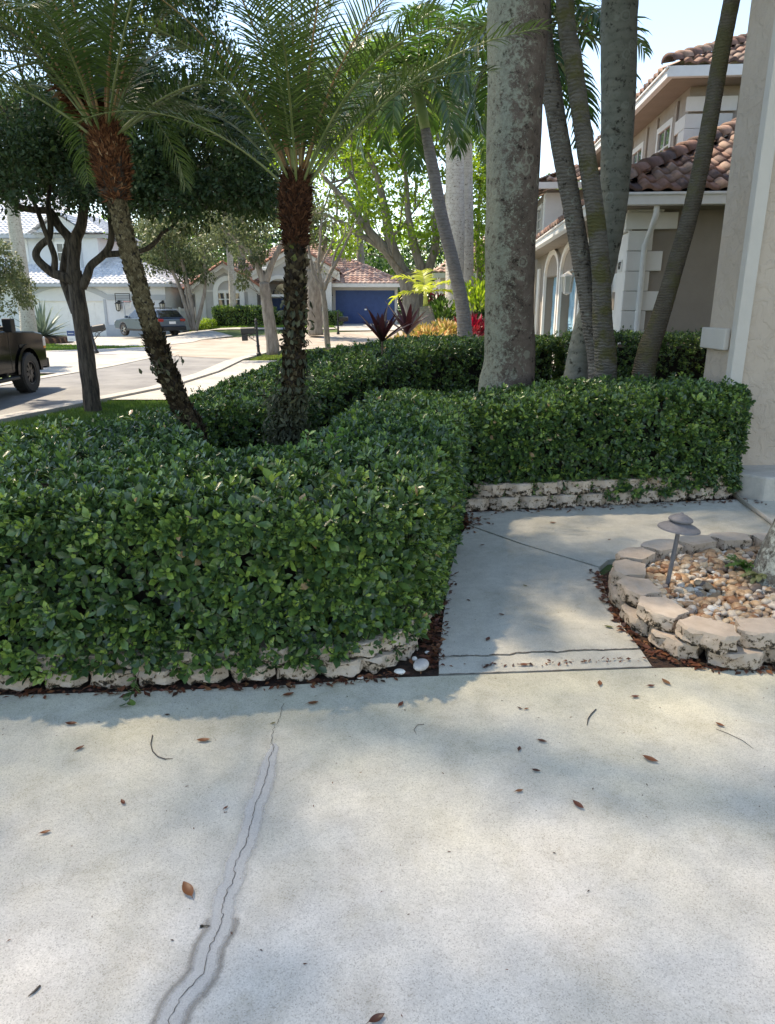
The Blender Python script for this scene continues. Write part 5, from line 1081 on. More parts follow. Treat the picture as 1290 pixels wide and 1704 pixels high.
# ---------------------------------------------------------------- palm fronds
M['frond'] = leafmat('palm_leaflet', [(0, (.018, .045, .012)), (.5, (.035, .08, .018)), (.85, (.075, .14, .03)), (1, (.15, .20, .05))], .35, .3)
M['frond_dark'] = leafmat('feathery_palm_leaflet', [(0, (.034, .058, .016)), (.5, (.062, .10, .026)), (.9, (.13, .185, .055)), (1, (.20, .23, .08))], .4, .3)
M['frond_yel'] = leafmat('yellow_green_leaflet', [(0, (.22, .30, .03)), (1, (.48, .50, .08))], .4, .4)
M['rachis'] = mat('frond_midrib', (.10, .14, .04), (.20, .21, .08), 6, .5)
M['rachis_o'] = mat('orange_leaf_stalk', (.16, .13, .04), (.30, .15, .06), 4, .5)
def frond(parent, base, az, el, length, bend, ll, n, w, droop, m, seed, vee=.5, bare=.18, rm=None, rr=.008, tone=.45, fwd=(1.0, .35), name='frond'):
    g = np.random.default_rng(seed); K = 22; pts = [Vector(base)]; e = el; st = length/K
    az_ = az
    for i in range(K):
        d = Vector((math.cos(az_)*math.cos(e), math.sin(az_)*math.cos(e), math.sin(e))); pts.append(pts[-1]+d*st); e -= bend/K*(.5+1.0*i/K); az_ += g.normal(0, .008)
    P = np.array([p[:] for p in pts]); tt = np.linspace(0, K, K+1)
    t = np.linspace(bare, .995, n); t = np.clip(t+g.uniform(-.3, .3, n)/n, 0, .999)
    f = t*K; i0 = f.astype(int); fr = (f-i0)[:, None]; C = P[i0]*(1-fr)+P[i0+1]*fr; tan = unit(P[i0+1]-P[i0])
    side = unit(np.cross(tan, np.array([0, 0, 1.0])+.001)); up = np.cross(side, tan)
    env = np.sin(np.pi*np.clip((t-bare)/(1-bare)*.82+.13, 0, 1))**.6
    VV, FF, o = [], [], 0
    for sgn in (-1, 1):
        a = (fwd[0]*(1-t)+fwd[1]*0+.42)[:, None]*0+np.interp(t, [bare, 1], [fwd[1], fwd[0]])[:, None]
        d = unit(side*sgn+tan*a+up*(vee+g.normal(0, .16, n))[:, None]+g.normal(0, .05, (n, 3)))
        L = (ll*env*g.uniform(.88, 1.08, n))[:, None]; wn = unit(np.cross(d, tan))*0+unit(tan-d*(tan*d).sum(1, keepdims=True))
        p0 = C; S = 4; prev = None; rows = []
        dd = d.copy(); p = p0.copy()
        for s_ in range(S+1):
            ww = w*[.55, 1, .95, .6, .06][s_]; rows.append(p-wn*ww*.5); rows.append(p+wn*ww*.5)
            dd = unit(dd+np.array([0, 0, -1.0])*(droop*(.25+.35*s_))*g.uniform(.7, 1.3, (n, 1))); p = p+dd*L/S
        R_ = np.stack(rows, 1); VV.append(R_.reshape(-1, 3)); k = 2*(S+1)
        q = np.array([[2*s_, 2*s_+1, 2*s_+3, 2*s_+2] for s_ in range(S)]); FF.append((q[None]+(np.arange(n)*k)[:, None, None]).reshape(-1, 4)+o); o += n*k
    V = np.vstack(VV); F = np.vstack(FF); rn = np.clip(tone+np.repeat(g.normal(0, .16, 2*n), 10), 0, 1); mi = np.zeros(len(F))
    # midrib
    rt = MB(); rt.tube(pts, [rr*(1-.85*i/K)+.0012 for i in range(K+1)], 5, cap=False); rv = np.array([tuple(v) for v in rt.v]); rf = np.array(rt.f)
    F = np.vstack([F, rf+len(V)]); V = np.vstack([V, rv]); rn = np.concatenate([rn, np.full(len(rv), .5)]); mi = np.concatenate([mi, np.ones(len(rf))])
    return npmesh(name, V, F, [m, rm or M['rachis']], parent, rn, False, mi)
def scales(parent, Q, RR, n, L, w, m, name, t0=0, t1=1, seed=1, out=.5, up=1.0, jit=.25, sink=.0, tone=(.45, .25)):
    g = np.random.default_rng(seed); N = len(Q)-1; t = g.uniform(t0, t1, n)*N; i = np.minimum(t.astype(int), N-1); P = np.array([q[:] for q in Q]); R_ = np.array(RR)
    c = P[i]+(P[i+1]-P[i])*(t-i)[:, None]; tan = unit(P[i+1]-P[i]); r_ = R_[i]
    th = g.uniform(0, 2*np.pi, n); a = unit(np.cross(tan, np.array([0, 1.0, .1]))); b_ = np.cross(tan, a); rd = a*np.cos(th)[:, None]+b_*np.sin(th)[:, None]
    pos = c+rd*(r_*(1-sink))[:, None]; T = unit(tan*up+rd*out+g.normal(0, jit, (n, 3))); 
    return leafmesh(name, pos, T, rd+g.normal(0, .2, (n, 3)), L*g.uniform(.6, 1.3, n), w*g.uniform(.6, 1.3, n), np.clip(g.normal(tone[0], tone[1], n), 0, 1), m, parent)
def feather_palm(label, tpx, Y, rtrunk, head, nf, flen, seed, tone, scl, group, pale_top=None, hm='fibre', spread=(.62, 1.5), lean=(0, 0), second=None, ferns=False, spathes=(), low=0):
    base = at(*tpx[0], Y); t = thing('feather_palm', label, 'palm', (base.x, base.y, H(base.x, base.y)), 0, group); o = Vector(t.location)
    pts = [at(x, y, Y+dy)-o for x, y, dy in [(q[0], q[1], (q[2] if len(q) > 2 else 0)) for q in tpx]]; pts[0].z = -.02
    n = len(pts); rad = [rtrunk*1.25]+[rtrunk]*(n-2)+[rtrunk*.95]
    tr, Q, RR = trunk('trunk', pts, rad, M['core'], t, 16, 6, .08)
    scales(tr, Q, RR, scl, .050, .036, M['boot'], 'leaf_base_scales', 0, pale_top or 1, seed, .55, .8, .3, .05)
    if pale_top: scales(tr, Q, RR, scl, .034, .026, M['bootpale'], 'tan_leaf_base_scales', pale_top-.03, 1, seed+1, .35, .9, .15, .03)
    top = pts[-1]; hp = [at(x, y, Y)-o for x, y in head['px']]; hr = head['r']
    hb, HQ, HR = trunk('fibre_head', hp, hr, M['core'], t, 18, 6, .06)
    scales(hb, HQ, HR, 3400, .06, .009, M[hm], 'fibres', 0, 1, seed+2, .45, .8, .45, .06)
    scales(hb, HQ, HR, 800, .045, .022, M[hm], 'old_leaf_bases', 0, 1, seed+3, .45, .8, .25, .0)
    crown = hp[-1]; g = random.Random(seed)
    for i in range(nf):
        az = i*2.39996+g.uniform(-.2, .2); f = (i+.5)/nf; el = spread[1]+(spread[0]-spread[1])*f**.8+g.uniform(-.16, .16)
        frond(t, crown+Vector((math.cos(az)*hr[-1]*.6, math.sin(az)*hr[-1]*.6, -.06-.05*f)), az, el, flen*g.uniform(.8, 1.15), (.6+.65*f)*g.uniform(.7, 1.3), .25, 58, .0095, .10+.08*f, M['frond_dark'], seed*100+i, .35, .2, M['rachis_o'] if f < .5 else M['rachis'], .0085, tone)
    for i in range(low):
        az = g.uniform(0, 6.28); frond(t, crown+Vector((0, 0, -.12)), az, .1, flen*1.0, 1.7, .25, 55, .0105, .35, M['frond_dark'], seed*100+80+i, .3, .2, M['rachis'], .0085, tone)
    for (x, y), (x2, y2) in spathes:
        a = at(x, y, Y)-o; c = at(x2, y2, Y)-o; b = MB(); b.tube([a, a.lerp(c, .35), a.lerp(c, .7), c], [.008, .02, .016, .003], 8, rfun=lambda i, th, p: 1-.55*abs(math.sin(th))); b.build('spathe', M['spathe'], t, True)
    if second:
        sp = [at(x, y, Y+.25)-o for x, y in second]; sb, SQ, SR = trunk('second_head', sp, [.05, .09, .10, .07][:len(sp)], M['core'], t, 14, 6, .06)
        scales(sb, SQ, SR, 800, .09, .022, M[hm], 'fibres', 0, 1, seed+5, .55, .7, .5, .05)
        for i in range(14):
            az = 1.2+3.4*(i/14)+g.uniform(-.2, .2); el = .1+1.1*((i*5) % 14)/14
            frond(t, sp[-1], az, el, flen*g.uniform(.85, 1.0), 1.6, .25, 52, .0105, .3, M['frond_dark'], seed*100+50+i, .35, .2, M['rachis'], .0085, tone)
    return t, Q, RR, o
G1 = 'feather palms with shaggy trunks in the hedge'
feather_palm('leaning feather palm with scaly trunk and orange-brown fibre head, left of the upright one',
    [(340, 770), (328, 728), (308, 690), (287, 640), (265, 590), (250, 540), (238, 500), (221, 440), (206, 385), (193, 325)], 4.9, .050, dict(px=[(196, 335), (192, 318), (187, 280), (180, 240), (172, 208)], r=[.055, .08, .10, .085, .045]), 27, 1.45, 3, .40, 2600, G1,
    pale_top=.62, hm='fibre', second=[(160, 215), (140, 165), (122, 135), (112, 110)], spathes=(((176, 205), (178, 110)),))
t2, Q2, R2, o2 = feather_palm('upright feather palm with vine-clad trunk and dark brown fibre head',
    [(483, 790), (484, 720), (487, 650), (490, 560), (492, 480), (492, 400)], 4.8, .052, dict(px=[(492, 412), (492, 385), (491, 350), (492, 315), (494, 292)], r=[.055, .066, .082, .074, .05]), 27, 1.5, 8, .48, 2600, G1,
    hm='fibred', spread=(.85, 1.52), spathes=(((488, 290), (452, 170)), ((500, 290), (540, 185))))
g = np.random.default_rng(31); n = 800; N_ = len(Q2)-1; tt = np.clip(np.concatenate([g.beta(1.0, 3.5, n//2)*.85, g.uniform(.02, .85, n-n//2)]), 0, .97)*N_; ii = tt.astype(int); P = np.array([q[:] for q in Q2]); c = P[ii]; th = g.uniform(0, 6.28, n)
rdv = np.column_stack([np.cos(th), np.sin(th), np.zeros(n)]); rr_ = .06+.05*g.uniform(size=n)+.16*np.exp(-tt/N_*9)*g.uniform(0, 1, n)
vine = leafmesh('climbing_vine', c+rdv*rr_[:, None], unit(rdv*.6+np.array([0, 0, -1.0])+g.normal(0, .4, (n, 3))), rdv, g.uniform(.035, .07, n), g.uniform(.018, .03, n), np.clip(g.normal(.5, .2, n), 0, 1), leafmat('dusty_vine_leaf', [(0, (.02, .024, .009)), (.5, (.05, .055, .024)), (1, (.12, .12, .06))], .7, .2), t2, LEAF_A)
cc = [at(x, y, 4.75)-o2 for x, y in ((470, 735), (490, 730), (455, 725), (475, 705), (500, 715), (465, 690), (492, 690), (478, 670), (462, 660), (500, 660))]
g = np.random.default_rng(66); n = 900; ci = g.integers(0, len(cc), n); pb = np.array([tuple(c) for c in cc])[ci]+g.normal(0, .045, (n, 3))
leafmesh('fern_skirt', pb, unit(g.normal(0, .6, (n, 3))+np.array([0, -.2, -.7])), g.normal(size=(n, 3)), g.uniform(.03, .07, n), g.uniform(.012, .024, n), np.clip(g.normal(.45, .2, n), 0, 1), bpy.data.materials['dusty_vine_leaf'], t2, LEAF_A)
# dangling vine bits on the leaning trunk
def vinebits(px, py, Y, n, sx, sz, seed, label):
    g = np.random.default_rng(seed); p = np.array(at(px, py, Y)); pos = p+g.normal(0, 1, (n, 3))*np.array([sx, .05, sz])
    o = leafmesh('vine_tuft', pos, unit(g.normal(0, .4, (n, 3))+np.array([0, 0, -.8])), g.normal(size=(n, 3)), g.uniform(.03, .055, n), g.uniform(.015, .024, n), g.uniform(.2, .8, n), bpy.data.materials['dusty_vine_leaf'], None, LEAF_A)
    tag(o, label, 'vine'); b = MB(); 
    for k in range(5): q = Vector(pos[k]); b.tube([Vector(p), (Vector(p)+q)/2+Vector((0, 0, .02)), q], .0015, 4)
    b.build('stem', M['twig'], o)
vinebits(262, 608, 4.78, 20, .035, .055, 1, 'dry vine tuft hanging from the left side of the leaning scaly palm trunk')
vinebits(303, 598, 4.8, 5, .03, .012, 2, 'small vine sprig sticking out right of the leaning scaly palm trunk')

# ---------------------------------------------------------------- smooth palms
def crown_palm(t, top, nf, flen, ll, w, seed, m=None, droop=.25, spread=(-.1, 1.3), nl=40, vee=.25, tone=.5, bend=1.5, rr=.018, azs=None):
    g = random.Random(seed)
    for i in range(nf):
        az = (azs[i] if azs else i*2.39996+g.uniform(-.25, .25)); f = (i+.5)/nf; el = spread[1]+(spread[0]-spread[1])*f
        frond(t, top, az, el, flen*g.uniform(.88, 1.08), bend*g.uniform(.8, 1.15), ll, nl, w, droop, m or M['frond'], seed*100+i, vee, .14, None, rr, tone+g.uniform(-.12, .12))
def smooth_palm(label, path, rad, m, top_extra, crown, group=None, name='palm_tree', ring=(0, .1), shaft=None, n=28, Y0=None, rough=.02, seed=0):
    base = path[0]; t = thing(name, label, 'palm', (base.x, base.y, H(base.x, base.y)-.03), 0, group); o = Vector(t.location); pts = [p-o for p in path]; pts[0].z = 0.0
    tr, Q, RR = trunk('trunk', pts+[p-o for p in top_extra], rad, m, t, n, 10, rough, ring[0], ring[1], seed)
    top = Q[-1]
    if shaft:
        L, r0, c = shaft; d = (Q[-1]-Q[-4]).normalized(); b = MB(); b.tube([top-d*.02, top+d*L*.3, top+d*L*.75, top+d*L], [r0, r0*1.12, r0*.8, r0*.45], 14); b.build('crownshaft', c, t, True); top = top+d*L*.95
    if crown: crown_palm(t, top, **crown)
    return t
A = lambda pts, Y: [at(x, y, Y+(d[0] if d else 0)) for x, y, *d in pts]
M['shaft'] = mat('green_crownshaft', (.14, .22, .07), (.22, .30, .11), 5, .45)
smooth_palm('thickest trunk, grey-brown royal palm blotched with pale lichen, between the hedges', A([(842, 690), (843, 648), (848, 600), (848, 520), (849, 430), (853, 300), (858, 150), (863, 0)], 6.9), [.30, .275, .245, .231, .230, .236, .246, .26, .25, .20], M['royal'],
    [Vector((1.12, 6.9, 5.6)), Vector((1.14, 6.9, 8.0))], dict(nf=14, flen=3.2, ll=.6, w=.03, seed=4, spread=(.0, 1.2)), name='royal_palm', shaft=(1.3, .2, M['shaft']), n=40, rough=.022)
cd = lambda s, **k: dict(dict(nf=13, flen=1.5, ll=.5, w=.035, seed=s, spread=(.1, 1.2), droop=.22, bend=1.3), **k)
G2 = 'slender ringed palms growing together beside the thick royal palm'
smooth_palm('leaning grey ringed palm trunk, leftmost of the clump beside the thick royal palm', A([(1005, 660), (998, 610), (988, 550), (976, 480), (955, 360), (933, 240), (915, 130), (903, 50)], 7.8), [.145, .125, .110, .100, .096, .096, .094, .092, .088], M['adonA'], [Vector((1.30, 7.8, 5.9))], cd(11, azs=None), G2, ring=(.035, .055))
smooth_palm('mossy olive ringed palm trunk crossing in front of the smooth thick one', A([(1010, 660), (1008, 610), (1003, 540), (1000, 450), (990, 350), (972, 230), (955, 110), (940, 0)], 7.6), [.14, .118, .102, .095, .090, .086, .084, .082, .08], M['adonB'], [Vector((1.45, 7.6, 6.2))], cd(12), G2, ring=(.035, .055))
smooth_palm('smooth green-grey bulging palm trunk, thickest of the slender clump', A([(958, 640), (975, 560), (995, 490), (1012, 420), (1022, 330), (1028, 200), (1030, 90), (1032, 0)], 8.2), [.22, .16, .12, .118, .148, .172, .180, .180, .15], M['adonC'], [Vector((2.35, 8.1, 5.5))], cd(13, flen=1.9), G2, ring=(.015, .16), rough=.01)
smooth_palm('single slender ringed palm trunk leaning right, in front of the beige house', A([(1062, 640), (1075, 600), (1098, 530), (1122, 450), (1150, 350), (1178, 220), (1200, 90), (1218, 0)], 7.6), [.14, .115, .095, .086, .082, .079, .077, .075, .07], M['adonD'], [Vector((3.35, 7.6, 5.8))], cd(14), None, ring=(.03, .05))
smooth_palm('lichen-spotted palm trunk rising from the river stones at the right edge', [Vector((2.21, 3.52, .05)), Vector((2.225, 3.52, .25)), Vector((2.27, 3.52, .55)), Vector((2.36, 3.5, 1.1)), Vector((2.55, 3.45, 2.2))], [.27, .20, .155, .125, .115, .10], M['planterpalm'], [Vector((2.9, 3.5, 4.6))], cd(15, flen=1.3), None, rough=.04)
smooth_palm('curved grey palm with green crownshaft and broad drooping fronds, left of the pale royal palms', A([(779, 560), (771, 520), (757, 450), (735, 360), (722, 290), (708, 215)], 16), [.20, .155, .14, .135, .128, .10], M['greytrunk'], [], dict(nf=20, flen=2.0, ll=.62, w=.05, seed=21, spread=(-.35, 1.3), droop=.35, nl=34, bend=1.9, tone=.6), name='palm_tree', shaft=(.95, .10, M['shaft']), ring=(.05, .12))
smooth_palm('pale royal palm trunk, thicker of the two pale ones behind the curved grey palm', A([(752, 565), (756, 480), (757, 380), (757, 260), (756, 150)], 25), [.42, .30, .33, .29, .22], M['palegrey'], [], dict(nf=14, flen=3.0, ll=.7, w=.06, seed=22, spread=(-.2, 1.2), nl=34), name='royal_palm', shaft=(1.4, .24, M['shaft']), rough=.01)
smooth_palm('pale royal palm trunk, thinner of the two pale ones behind the curved grey palm', A([(776, 560), (777, 480), (777, 380), (776, 240)], 26), [.30, .24, .23, .20], M['palegrey'], [], dict(nf=12, flen=2.6, ll=.6, w=.06, seed=23, spread=(-.2, 1.2), nl=34), name='royal_palm', shaft=(1.2, .18, M['shaft']), rough=.01)
smooth_palm('palm hidden behind the thick royal palm, its dark fronds showing on both sides', A([(872, 600), (872, 400), (880, 200), (885, 140)], 12), [.13, .12, .11, .10], M['greytrunk'], [], dict(nf=18, flen=1.9, ll=.55, w=.045, seed=24, spread=(-.3, 1.3), droop=.35, nl=36, bend=1.9, tone=.35), shaft=(.7, .10, M['shaft']))
smooth_palm('pale smooth palm trunk standing in front of the white house', A([(50, 570), (45, 520), (37, 460), (30, 410), (22, 350), (15, 250)], 34), [.42, .33, .31, .30, .28, .22], M['palegrey'], [], dict(nf=14, flen=3.0, ll=.7, w=.07, seed=25, spread=(-.2, 1.2), nl=34, tone=.65), name='royal_palm', shaft=(1.2, .2, M['shaft']), rough=.01)
smooth_palm('thin pale palm trunk in front of the arched window of the grey house', A([(387, 518), (386, 470), (382, 420), (377, 370)], 44), [.24, .19, .18, .15], M['palegrey'], [], dict(nf=12, flen=2.0, ll=.6, w=.08, seed=26, spread=(-.4, 1.1), nl=26, tone=.4), shaft=(.8, .14, M['shaft']), rough=.01)
yp = thing('young_palm', 'small yellow-green palm with stout grey stem in front of the garden wall plants', 'palm', tuple(at(710, 552, 22)))
b = MB(); b.tube([(0, 0, -.3), (0, 0, .35), (-.04, 0, .75)], [.30, .26, .17], 14, rfun=lambda i, th, p: 1+.1*noise.noise(Vector((math.cos(th)*3, math.sin(th)*3, p.z*6)))); b.build('trunk', M['greytrunk'], yp, True)
b = MB(); b.tube([(-.04, 0, .7), (-.06, 0, 1.15)], [.09, .05], 10); b.build('crownshaft', mat('yellow_crownshaft', (.40, .45, .12), None), yp, True)
for i, (az, el) in enumerate(((2.9, .95), (3.1, .25), (.2, .75), (.1, .35), (1.7, 1.2), (4.6, .6))): frond(yp, Vector((-.06, 0, 1.1)), az, el, 1.15, 1.3, .45, 22, .06, .25, M['frond_yel'], 900+i, .3, .1, None, .012, .5)

# ---------------------------------------------------------------- broadleaf trees
def crownmat(name, stops, tr=.35): return leafmat(name, stops, .55, tr, .35)
M['oak'] = crownmat('oak_leaf', [(0, (.016, .032, .012)), (.5, (.036, .065, .022)), (.85, (.075, .115, .04)), (1, (.14, .17, .075))], .28)
M['olive'] = crownmat('olive_leaf', [(0, (.05, .065, .03)), (.5, (.10, .125, .055)), (1, (.20, .22, .11))], .3)
M['bright'] = crownmat('sunny_leaf', [(0, (.08, .13, .02)), (.5, (.17, .27, .035)), (1, (.33, .42, .07))], .45)
M['mid'] = crownmat('mid_leaf', [(0, (.02, .05, .012)), (.5, (.04, .09, .02)), (1, (.10, .17, .04))], .3)
M['deep'] = crownmat('deep_leaf', [(0, (.010, .025, .010)), (.5, (.022, .048, .016)), (1, (.055, .10, .03))], .2)
def crown(name, parent, C, Rr, npc, L, m, seed, flat=.75, hang=0, wfac=.5, origin=None, tone_amp=.18):
    g = np.random.default_rng(seed); C = np.array([tuple(c) for c in C]); Rr = np.broadcast_to(Rr, len(C)); pos = []; T = []; N = []; rn = []
    for c, r_ in zip(C, Rr):
        k = int(npc*(.6+.8*g.uniform())); d = rdir_(g, k); rad = r_*(g.uniform(.15, 1, k)**.45)[:, None]; p = c+d*rad*np.array([1, 1, flat]); pos.append(p)
        T.append(unit(d*.6+g.normal(0, .7, (k, 3))+np.array([0, 0, -.25-hang]))); N.append(unit(d*.7+g.normal(0, .6, (k, 3))+np.array([0, 0, .6]))); rn.append(np.clip(.45+g.normal(0, tone_amp)+g.normal(0, .15, k), 0, 1))
    pos = np.vstack(pos); T = np.vstack(T); N = np.vstack(N); rn = np.concatenate(rn); o_ = np.array(tuple(origin)) if origin is not None else 0
    Ls = L*g.uniform(.6, 1.3, len(pos)); return leafmesh(name, pos-o_, T, N, Ls, Ls*wfac, rn, m, parent)
def rdir_(g, k): v = g.normal(size=(k, 3)); return unit(v)
def limb(b, pts, r0, r1, n=10, k=5, rough=.12, seed=0):
    P, Rr = smooth_path(pts, [r0+(r1-r0)*i/(len(pts)-1) for i in range(len(pts))], k); b.tube(P, Rr, n, rfun=lambda i, th, p: 1+rough*2*noise.noise(Vector((p.x*3+math.cos(th), p.y*3+math.sin(th), p.z*3+seed)))); return P
def twigs(b, p, d, L, r_, depth, g, ends, spread=.6, up=.15, kids=3, n=5):
    q = p; pts = [p]; dd = d.normalized()
    for i in range(4):
        dd = (dd+Vector((g.uniform(-1, 1), g.uniform(-1, 1), g.uniform(-1, 1)))*.22+Vector((0, 0, up*.3))).normalized(); q = q+dd*L/4; pts.append(q)
    b.tube(pts, [r_*(1-.15*i) for i in range(5)], n, cap=False)
    if depth == 0: ends.append(q); return
    for k in range(kids):
        j = g.choice([2, 3, 4]); nd = (dd+Vector((g.uniform(-1, 1), g.uniform(-1, 1), g.uniform(-.6, 1)))*spread).normalized(); twigs(b, pts[j], nd, L*g.uniform(.6, .8), r_*.5, depth-1, g, ends, spread, up, kids, max(3, n-1))
# shade tree with the dark crown, left
T0 = thing('shade_tree', 'dark-barked tree with twisting limbs and dense dark crown, standing by the kerb', 'tree', tuple(at(155, 684, 12.7)))
o = Vector(T0.location); Y = 12.7; b = MB(); q = lambda pts, dy=0: [at(x, y, Y+dy+(d[0] if d else 0))-o for x, y, *d in pts]
limb(b, q([(158, 700), (155, 678), (150, 640), (143, 590), (137, 545), (131, 505), (127, 478), (124, 450)]), .155, .125, 16, 6, .06)
limb(b, q([(124, 455), (123, 425), (126, 400), (134, 378), (140, 345), (150, 290), (158, 220)]), .12, .06, 12)
limb(b, q([(124, 440), (117, 400), (98, 376), (82, 352), (60, 350), (35, 345), (8, 328), (-20, 320)]), .085, .035)
limb(b, q([(126, 520, .15), (114, 490, .2), (106, 462, .25), (110, 425, .2), (116, 395, .2)]), .075, .06)
limb(b, q([(124, 470, -.05), (105, 460, -.1), (88, 454, -.1), (68, 438, -.15), (60, 424, -.15), (66, 410, -.1), (82, 394, -.1), (84, 370, -.1), (80, 345, -.1), (84, 300, -.1), (80, 240)]), .085, .03)
limb(b, q([(90, 456, -.1), (91, 430, -.15), (84, 408, -.2), (74, 382, -.2), (63, 352, -.2), (45, 310, -.2)]), .055, .03)
limb(b, q([(136, 478), (146, 458), (152, 443), (168, 428), (182, 410), (186, 385), (183, 355), (188, 320), (200, 270)]), .085, .03)
limb(b, q([(172, 424), (196, 422), (222, 420), (245, 414), (262, 400), (270, 388), (290, 374), (310, 340)]), .055, .02)
g_ = random.Random(5); ends = []
for (x, y) in ((150, 290), (158, 220), (-20, 320), (8, 328), (80, 240), (84, 300), (45, 310), (188, 320), (200, 270), (310, 340), (290, 374)): twigs(b, at(x, y, Y)-o, Vector((g_.uniform(-1, 1), g_.uniform(-1, 1), 1)), 1.3, .03, 2, g_, ends, .8)
b.build('trunk', M['bark'], T0, True, fixn=False)
reg = [(-120, 200), (0, 175), (60, 150), (120, 190), (230, 120), (320, 140), (400, 200), (445, 250), (455, 315), (430, 342), (400, 345), (330, 345), (260, 350), (215, 330), (150, 325), (90, 335), (40, 345), (-20, 330), (-120, 330)]
g = np.random.default_rng(41); C = []
while len(C) < 330:
    x, y = g.uniform(-120, 470), g.uniform(120, 390)
    if pip(np.array([x]), np.array([y]), reg)[0]: C.append(at(x, y, g.uniform(10.8, 15.0)))
for _ in range(90): C.append(Vector((g.uniform(-8, -2.5), g.uniform(11, 15), g.uniform(5.6, 7.2))))
crown('crown', T0, C, g.uniform(.25, .5, len(C)), 250, .085, M['oak'], 42, .75, 0, .5, o)
def tree(label, base, limbs, clumps, Rr, npc, L, m, bark, seed, name='broadleaf_tree', tw=(1.2, .03, 1), hang=0, group=None, Y=None, dens=1.0, wfac=.5):
    t = thing(name, label, 'tree', tuple(base), 0, group); o = Vector(t.location); b = MB(); g_ = random.Random(seed); ends = []
    for pts, r0, r1 in limbs:
        P = limb(b, [at(x, y, Y+(d[0] if d else 0))-o for x, y, *d in pts], r0, r1, 9, 5, .10, seed)
        if tw:
            for _ in range(3): twigs(b, P[-1-g_.randrange(min(6, len(P)-1))], Vector((g_.uniform(-1, 1), g_.uniform(-.6, .6), g_.uniform(.2, 1))), tw[0], tw[1], tw[2], g_, ends, .8)
    b.build('trunk', bark, t, True, fixn=False)
    C = [Vector(c) for c in clumps]+[e+o for e in ends]; rr_ = list(np.broadcast_to(Rr, len(clumps)))+[float(np.mean(Rr))*.7]*len(ends)
    if C and npc: crown('crown', t, C, np.array(rr_), npc, L, m, seed, .8, hang, wfac, o)
    return t
def cl(poly, n, Y, dY, seed):
    g = np.random.default_rng(seed); P = np.array(poly); out = []
    while len(out) < n:
        x, y = g.uniform(P.min(0), P.max(0))
        if pip(np.array([x]), np.array([y]), poly)[0]: out.append(at(x, y, Y+g.uniform(-dY, dY)))
    return out
tree('spreading tree with bright spring-green leaves and fanning grey limbs behind the blue-garage house', at(692, 552, 30),
     [([(694, 560), (690, 510), (682, 475), (674, 455)], .5, .38), ([(674, 458), (650, 425), (615, 385), (575, 335), (535, 290)], .28, .06), ([(668, 450), (650, 400), (640, 345), (626, 290), (608, 245)], .26, .06), ([(650, 425), (600, 390), (560, 365), (520, 352)], .12, .03),
      ([(690, 500), (700, 450), (690, 410), (680, 360), (676, 300), (670, 240)], .25, .05), ([(700, 480), (716, 440), (726, 400), (722, 360), (745, 320), (750, 260)], .22, .05), ([(640, 400), (662, 385), (690, 350)], .08, .03), ([(615, 385), (606, 345), (590, 300)], .10, .03)],
     cl([(500, 260), (560, 200), (600, 90), (680, 60), (760, 180), (800, 250), (800, 420), (740, 430), (690, 400), (640, 330), (560, 380), (500, 350)], 85, 30, 3, 51), .65, 60, .20, M['bright'], M['bark2'], 52, 'spreading_tree', (1.8, .05, 2), .1, Y=30)
tree('grey-trunked tree with drooping olive foliage beside the ornate black mailbox', at(452, 582, 25),
     [([(455, 590), (450, 545), (444, 505), (440, 470)], .23, .18), ([(440, 475), (428, 440), (410, 415), (385, 395), (360, 370)], .13, .03), ([(442, 470), (452, 440), (464, 415), (478, 390), (488, 360)], .13, .04), ([(425, 430), (405, 425), (395, 400)], .06, .02)],
     cl([(330, 350), (400, 335), (460, 335), (450, 375), (420, 392), (405, 425), (350, 412), (330, 435)], 26, 25, 1.5, 53), .42, 110, .12, M['olive'], M['bark2'], 54, 'weeping_tree', (.9, .02, 1), .9, Y=25)
tree('slim bare-branched tree with a forked pale stem on the verge', at(545, 576, 28), [([(546, 582), (543, 545), (540, 505), (537, 482)], .12, .10), ([(538, 484), (524, 462), (518, 435), (512, 395), (515, 360)], .08, .02), ([(538, 482), (530, 445), (533, 405), (536, 365)], .08, .02), ([(539, 482), (552, 450), (566, 425), (582, 390), (590, 370)], .09, .02), ([(530, 460), (540, 430), (552, 405), (556, 375)], .05, .015), ([(552, 450), (558, 420), (572, 395), (576, 375)], .05, .015)],
     [], .2, 3, .1, M['olive'], M['bark2'], 55, 'bare_tree', (.8, .018, 1), Y=28)
tree('thick grey tree trunk in front of the hedge by the blue entrance', at(525, 553, 38), [([(526, 558), (523, 520), (522, 480), (518, 450)], .42, .36), ([(518, 455), (505, 420), (495, 390)], .2, .06), ([(520, 452), (535, 425), (545, 395)], .2, .06)], cl([(490, 370), (600, 360), (600, 395), (540, 400), (490, 405)], 10, 38, 1.5, 56), .6, 60, .2, M['olive'], M['bark2'], 57, Y=38)
tree('clump of slim pale stems with light feathery foliage by the white fence', at(322, 548, 41), [([(322, 550), (312, 520), (298, 475), (282, 440), (270, 400)], .13, .07), ([(324, 550), (318, 500), (308, 455), (296, 410)], .13, .07), ([(326, 550), (334, 515), (341, 480), (340, 430), (335, 395)], .12, .07), ([(328, 550), (312, 500), (304, 440)], .08, .04)],
     cl([(235, 350), (340, 340), (370, 380), (345, 450), (300, 430), (250, 440), (235, 400)], 42, 41, 2, 58), .75, 100, .20, M['olive'], M['bark2'], 59, 'multi_stem_tree', (1.2, .03, 1), .8, Y=41)
tree('round green tree at the left edge beyond the black pickup', at(-25, 560, 22), [([(-25, 560), (-28, 500), (-20, 470)], .2, .1)], cl([(-90, 420), (-20, 400), (20, 440), (46, 480), (45, 512), (15, 515), (-20, 520), (-90, 515)], 60, 22, .9, 60), .32, 150, .10, M['olive'], M['bark'], 61, Y=22)
